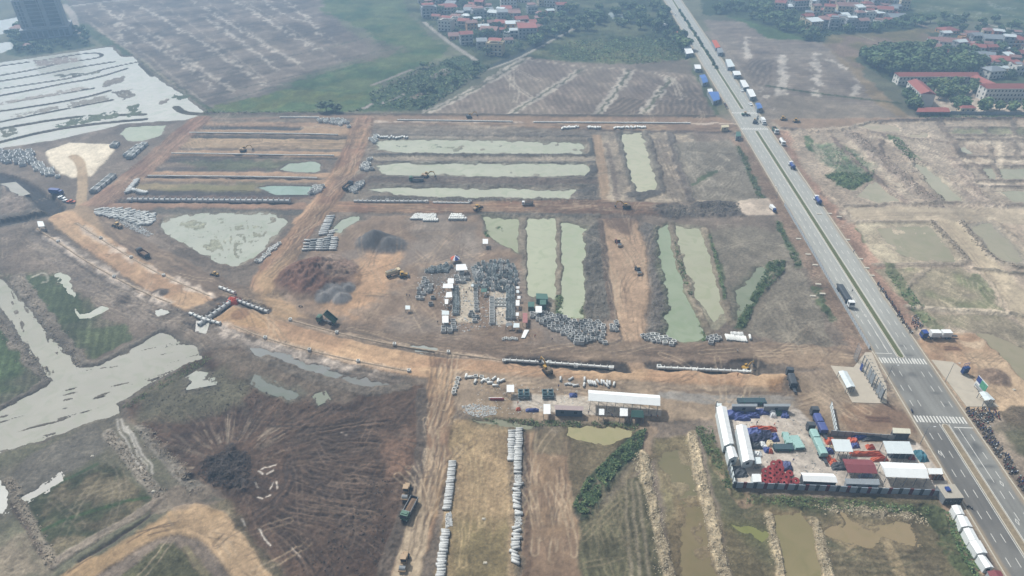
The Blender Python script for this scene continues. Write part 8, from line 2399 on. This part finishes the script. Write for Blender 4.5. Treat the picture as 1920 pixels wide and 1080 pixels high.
grove('1784,196 1812,192 1804,212 1786,208', 4, 6, 8, 'shade tree by the school gatehouse', 'gatehouse trees', 79)
grove('1840,203 1960,203 1960,212 1842,211', 11, 7, 8, 'tree in the row before the front right school wing', 'trees before the school wing', 80)
grove('1690,178 1712,184 1716,206 1700,204', 6, 6, 8, 'tree beside the tall school wing by the field path', 'trees by the tall school wing', 81, LEAF_D)
grove('14,98 60,84 140,80 176,84 110,96 40,104', 18, 7, 6, 'tree in the belt before the office tower', 'trees before the office tower', 82, LEAF_D)
grove('18,62 36,52 40,84 24,90', 6, 7, 7, 'tree left of the office tower', 'trees left of the office tower', 83, LEAF_D)
grove('136,56 160,58 176,78 150,76', 7, 7, 6, 'tree right of the office tower', 'trees right of the office tower', 84, LEAF_D)
grove('800,150 850,110 910,118 900,140 830,180 790,205 760,205', 15, 8, 5, 'bushy tree in the garden strip beside the stubble field', 'trees of the garden strip', 85)
tree(612, 209, 9, 'big round dark bush on the embankment, left of its pair', None, LEAF_D, 6.5, 'round_bush')
tree(630, 211, 7, 'round dark bush on the embankment, right of its pair', None, LEAF_D, 5, 'round_bush')
tree(794, 128, 6, 'lone round tree at the edge of the green field', None, LEAF_D, 4)
# low trees and shrubs on the far median
SHRUB = leaf_ball(50, 110, .24, 5, .9).mesh('median_shrub')
SHRUB.materials.append(LEAF)
K_SHRUB = Single('shrub', 'shrub', SHRUB, LEAF)
s_a, s_b = road_st(1345, 130)[0], road_st(1270, 20)[0]
for i in range(46):
    s_ = s_a + (s_b - s_a) * i / 45
    c = road(s_ + rnd.uniform(-1.5, 1.5), rnd.uniform(-.9, .9), .9)
    K_SHRUB.place(c, rnd.uniform(0, 6), 'leafy shrub in the planted far stretch of the median', 'median shrubs', (rnd.uniform(1.3, 2.2), rnd.uniform(1.3, 2.2), rnd.uniform(1.3, 2.4)), rnd.choice([LEAF, LEAF_D]))
def foliage(name, label, cat, s, n, h, leaf, size=.3, seed=1, kind=None):
    """a bank of real leaves over an outline"""
    r = random.Random(seed)
    mb = MB()
    w = np.array([P(*q) for q in fill(s, n, 0, seed)])
    dens = fbm(w[:, 0], w[:, 1], 2.6, 2, 300 + seed)
    for (x, y), dn in zip(w, dens):
        if dn < r.uniform(-.6, .05):
            continue
        z0 = zat(x, y)
        hh = h * (.5 + .5 * math.sin(x * .9 + 1.7 * math.sin(y * .6))) * r.uniform(.4, 1.0) + .1
        p = Vector((x, y, z0 + hh * r.uniform(.35, 1)))
        nn = Vector((r.gauss(0, .6), r.gauss(0, .6), 1)).normalized()
        m3 = nn.to_track_quat('Z', 'Y').to_matrix() @ Matrix.Rotation(r.uniform(0, 3.1), 3, 'Z')
        s2 = size * r.uniform(.6, 1.4)
        mb.add([p + m3 @ Vector(k) * s2 for k in ((-1, -.5, 0), (.3, -.7, .15), (1, .1, 0), (0, .7, -.15))], [(0, 1, 2, 3)])
    me = mb.mesh(name)
    leafy(me, [leaf, leaf, LEAF_Y if leaf is not LEAF_Y else LEAF, LEAF_D], seed)
    return tag(obj(name, me, None), label, None if kind == 'stuff' or name != 'hedge' else cat, None, None if name == 'hedge' else 'stuff')
foliage('hedge', 'dark green hedge running diagonally to the wet field corner', 'hedge', '1190,812 1212,806 1200,850 1160,880 1105,965 1088,965 1074,948 1100,900', 7000, 1.5, LEAF_D, .26, 1)
foliage('hedge', 'green reed hedge crossing the fallow field by the avenue', 'hedge', '1442,490 1472,488 1470,510 1420,562 1398,614 1378,614 1400,570', 3400, 1.2, LEAF, .28, 2)
foliage('weed_strip', 'green weed strip on the red shoulder left of the avenue', 'weeds', '1457,412 1468,430 1484,462 1502,490 1500,500 1486,494 1474,460 1456,425', 1500, .9, LEAF, .3, 3)
foliage('weed_strip', 'green weed strip above the white apron left of the avenue', 'weeds', '1384,268 1396,290 1420,345 1432,372 1420,374 1402,325 1382,280', 1100, .9, LEAF, .3, 4)
foliage('weeds', 'rank green weeds along the foot of the depot front wall', 'weeds', '1400,928 1500,932 1640,940 1745,952 1740,966 1600,958 1480,950 1400,944', 2200, .9, LEAF_Y, .22, 5)
foliage('weeds', 'rank green weeds on the verge behind the white booths', 'weeds', '1768,955 1790,965 1815,1010 1845,1060 1850,1085 1825,1085 1795,1030', 2400, 1.0, LEAF, .25, 6)
foliage('weeds', 'weeds between the depot side wall and the wet field', 'weeds', '1300,800 1335,800 1352,860 1375,915 1360,915 1335,870', 1500, .8, LEAF_Y, .24, 7)
foliage('weeds', 'weeds on the bank behind the long white shed', 'weeds', '900,784 1000,788 1140,792 1200,795 1190,808 1160,800 1000,800 930,794', 1400, .8, LEAF_Y, .24, 8)
foliage('marsh_grass', 'bright green marsh grass by the lily-covered pool right of the avenue', 'grass', '1546,330 1570,322 1620,325 1640,318 1636,338 1612,348 1600,357 1575,350', 1700, .8, LEAF, .4, 9)
foliage('marsh_grass', 'narrow strip of marsh grass beside the beige mud pool', 'grass', '1668,256 1690,262 1716,294 1712,304 1690,290 1674,268', 900, .8, LEAF, .4, 10)
foliage('weeds', 'scattered weeds along the kerb field right of the avenue', 'weeds', '1656,508 1690,515 1720,560 1745,600 1730,606 1690,555', 1100, .7, LEAF, .3, 11)
foliage('weeds', 'tufts along the river bank above the churned field', 'weeds', '300,716 384,665 400,672 320,720 240,765 225,765', 900, .5, LEAF_Y, .2, 12)
for i_, (s_, n_, h_, lf) in enumerate([('700,200 760,160 850,118 900,120 870,145 800,180 770,206', 2600, 2.2, LEAF), ('690,175 780,130 850,106 870,110 760,160 700,195', 1500, 1.5, LEAF_D), ('860,150 900,128 925,122 905,138 830,185 800,207 780,207', 1600, 2.6, LEAF_D),
        ('1030,108 1060,80 1130,72 1200,66 1270,74 1290,112 1200,118 1090,114', 3200, 1.8, LEAF), ('1220,60 1262,52 1296,108 1280,112 1240,90', 1500, 3.0, LEAF_D), ('800,50 900,105 960,100 1000,85 1060,40 1000,20 900,8 800,10', 2600, 2.5, LEAF_D), ('1440,40 1540,72 1560,66 1690,50 1740,46 1700,36 1560,58', 2000, 2.5, LEAF_D), ('386,211 640,208 690,204 690,209 380,214', 700, .8, LEAF_Y), ('1716,216 1960,218 1960,222 1720,221', 700, .8, LEAF)]):
    foliage('undergrowth', 'scrubby green undergrowth', 'scrub', s_, n_, h_, lf, .75 if i_ < 7 else .5, 40 + i_)
for i_, s_ in enumerate(['1530,278 1585,276 1625,300 1630,320 1570,322 1540,300', '1064,560 1094,556 1094,600 1070,596', '1040,556 1062,548 1060,588 1044,588', '1262,440 1282,500 1300,560 1292,560 1270,500', '1300,590 1330,640 1310,640 1290,610', '906,436 950,424 952,430 912,446', '1334,440 1362,560 1356,560 1330,450']):
    foliage('water_weeds', 'green water weeds', 'weeds', s_, 420 if i_ else 900, .25, LEAF, .35, 60 + i_)
# ------------------------------------------------------------------ the hazy air over the whole site
def haze():
    bm = bmesh.new()
    x0, x1, y0, y1, z0, z1 = X.min() - 50, X.max() + 50, Y.min() - 250, Y.max() + 50, min(-8.0, HGT.min() - 2), 182.0
    v = [bm.verts.new(c) for c in [(x0, y0, z0), (x1, y0, z0), (x1, y1, z0), (x0, y1, z0), (x0, y0, z1), (x1, y0, z1), (x1, y1, z1), (x0, y1, z1)]]
    for f in [(3, 2, 1, 0), (4, 5, 6, 7), (0, 1, 5, 4), (1, 2, 6, 5), (2, 3, 7, 6), (3, 0, 4, 7)]:
        bm.faces.new([v[i] for i in f])
    me = bpy.data.meshes.new('haze')
    bm.to_mesh(me)
    bm.free()
    m = bpy.data.materials.new('haze_air')
    m.use_nodes = True
    nt = m.node_tree
    nt.nodes.remove(nt.nodes['Principled BSDF'])
    pv = nt.nodes.new('ShaderNodeVolumePrincipled')
    pv.inputs['Color'].default_value = (.37, .59, .86, 1)
    pv.inputs['Density'].default_value = HAZE
    pv.inputs['Anisotropy'].default_value = 0.2
    nt.links.new(pv.outputs[0], nt.nodes['Material Output'].inputs['Volume'])
    o = obj('haze', me, m)
    o['kind'] = 'stuff'
    o['label'] = 'thin pale haze hanging in the air over the whole site'
HAZE = 0.0006
haze()
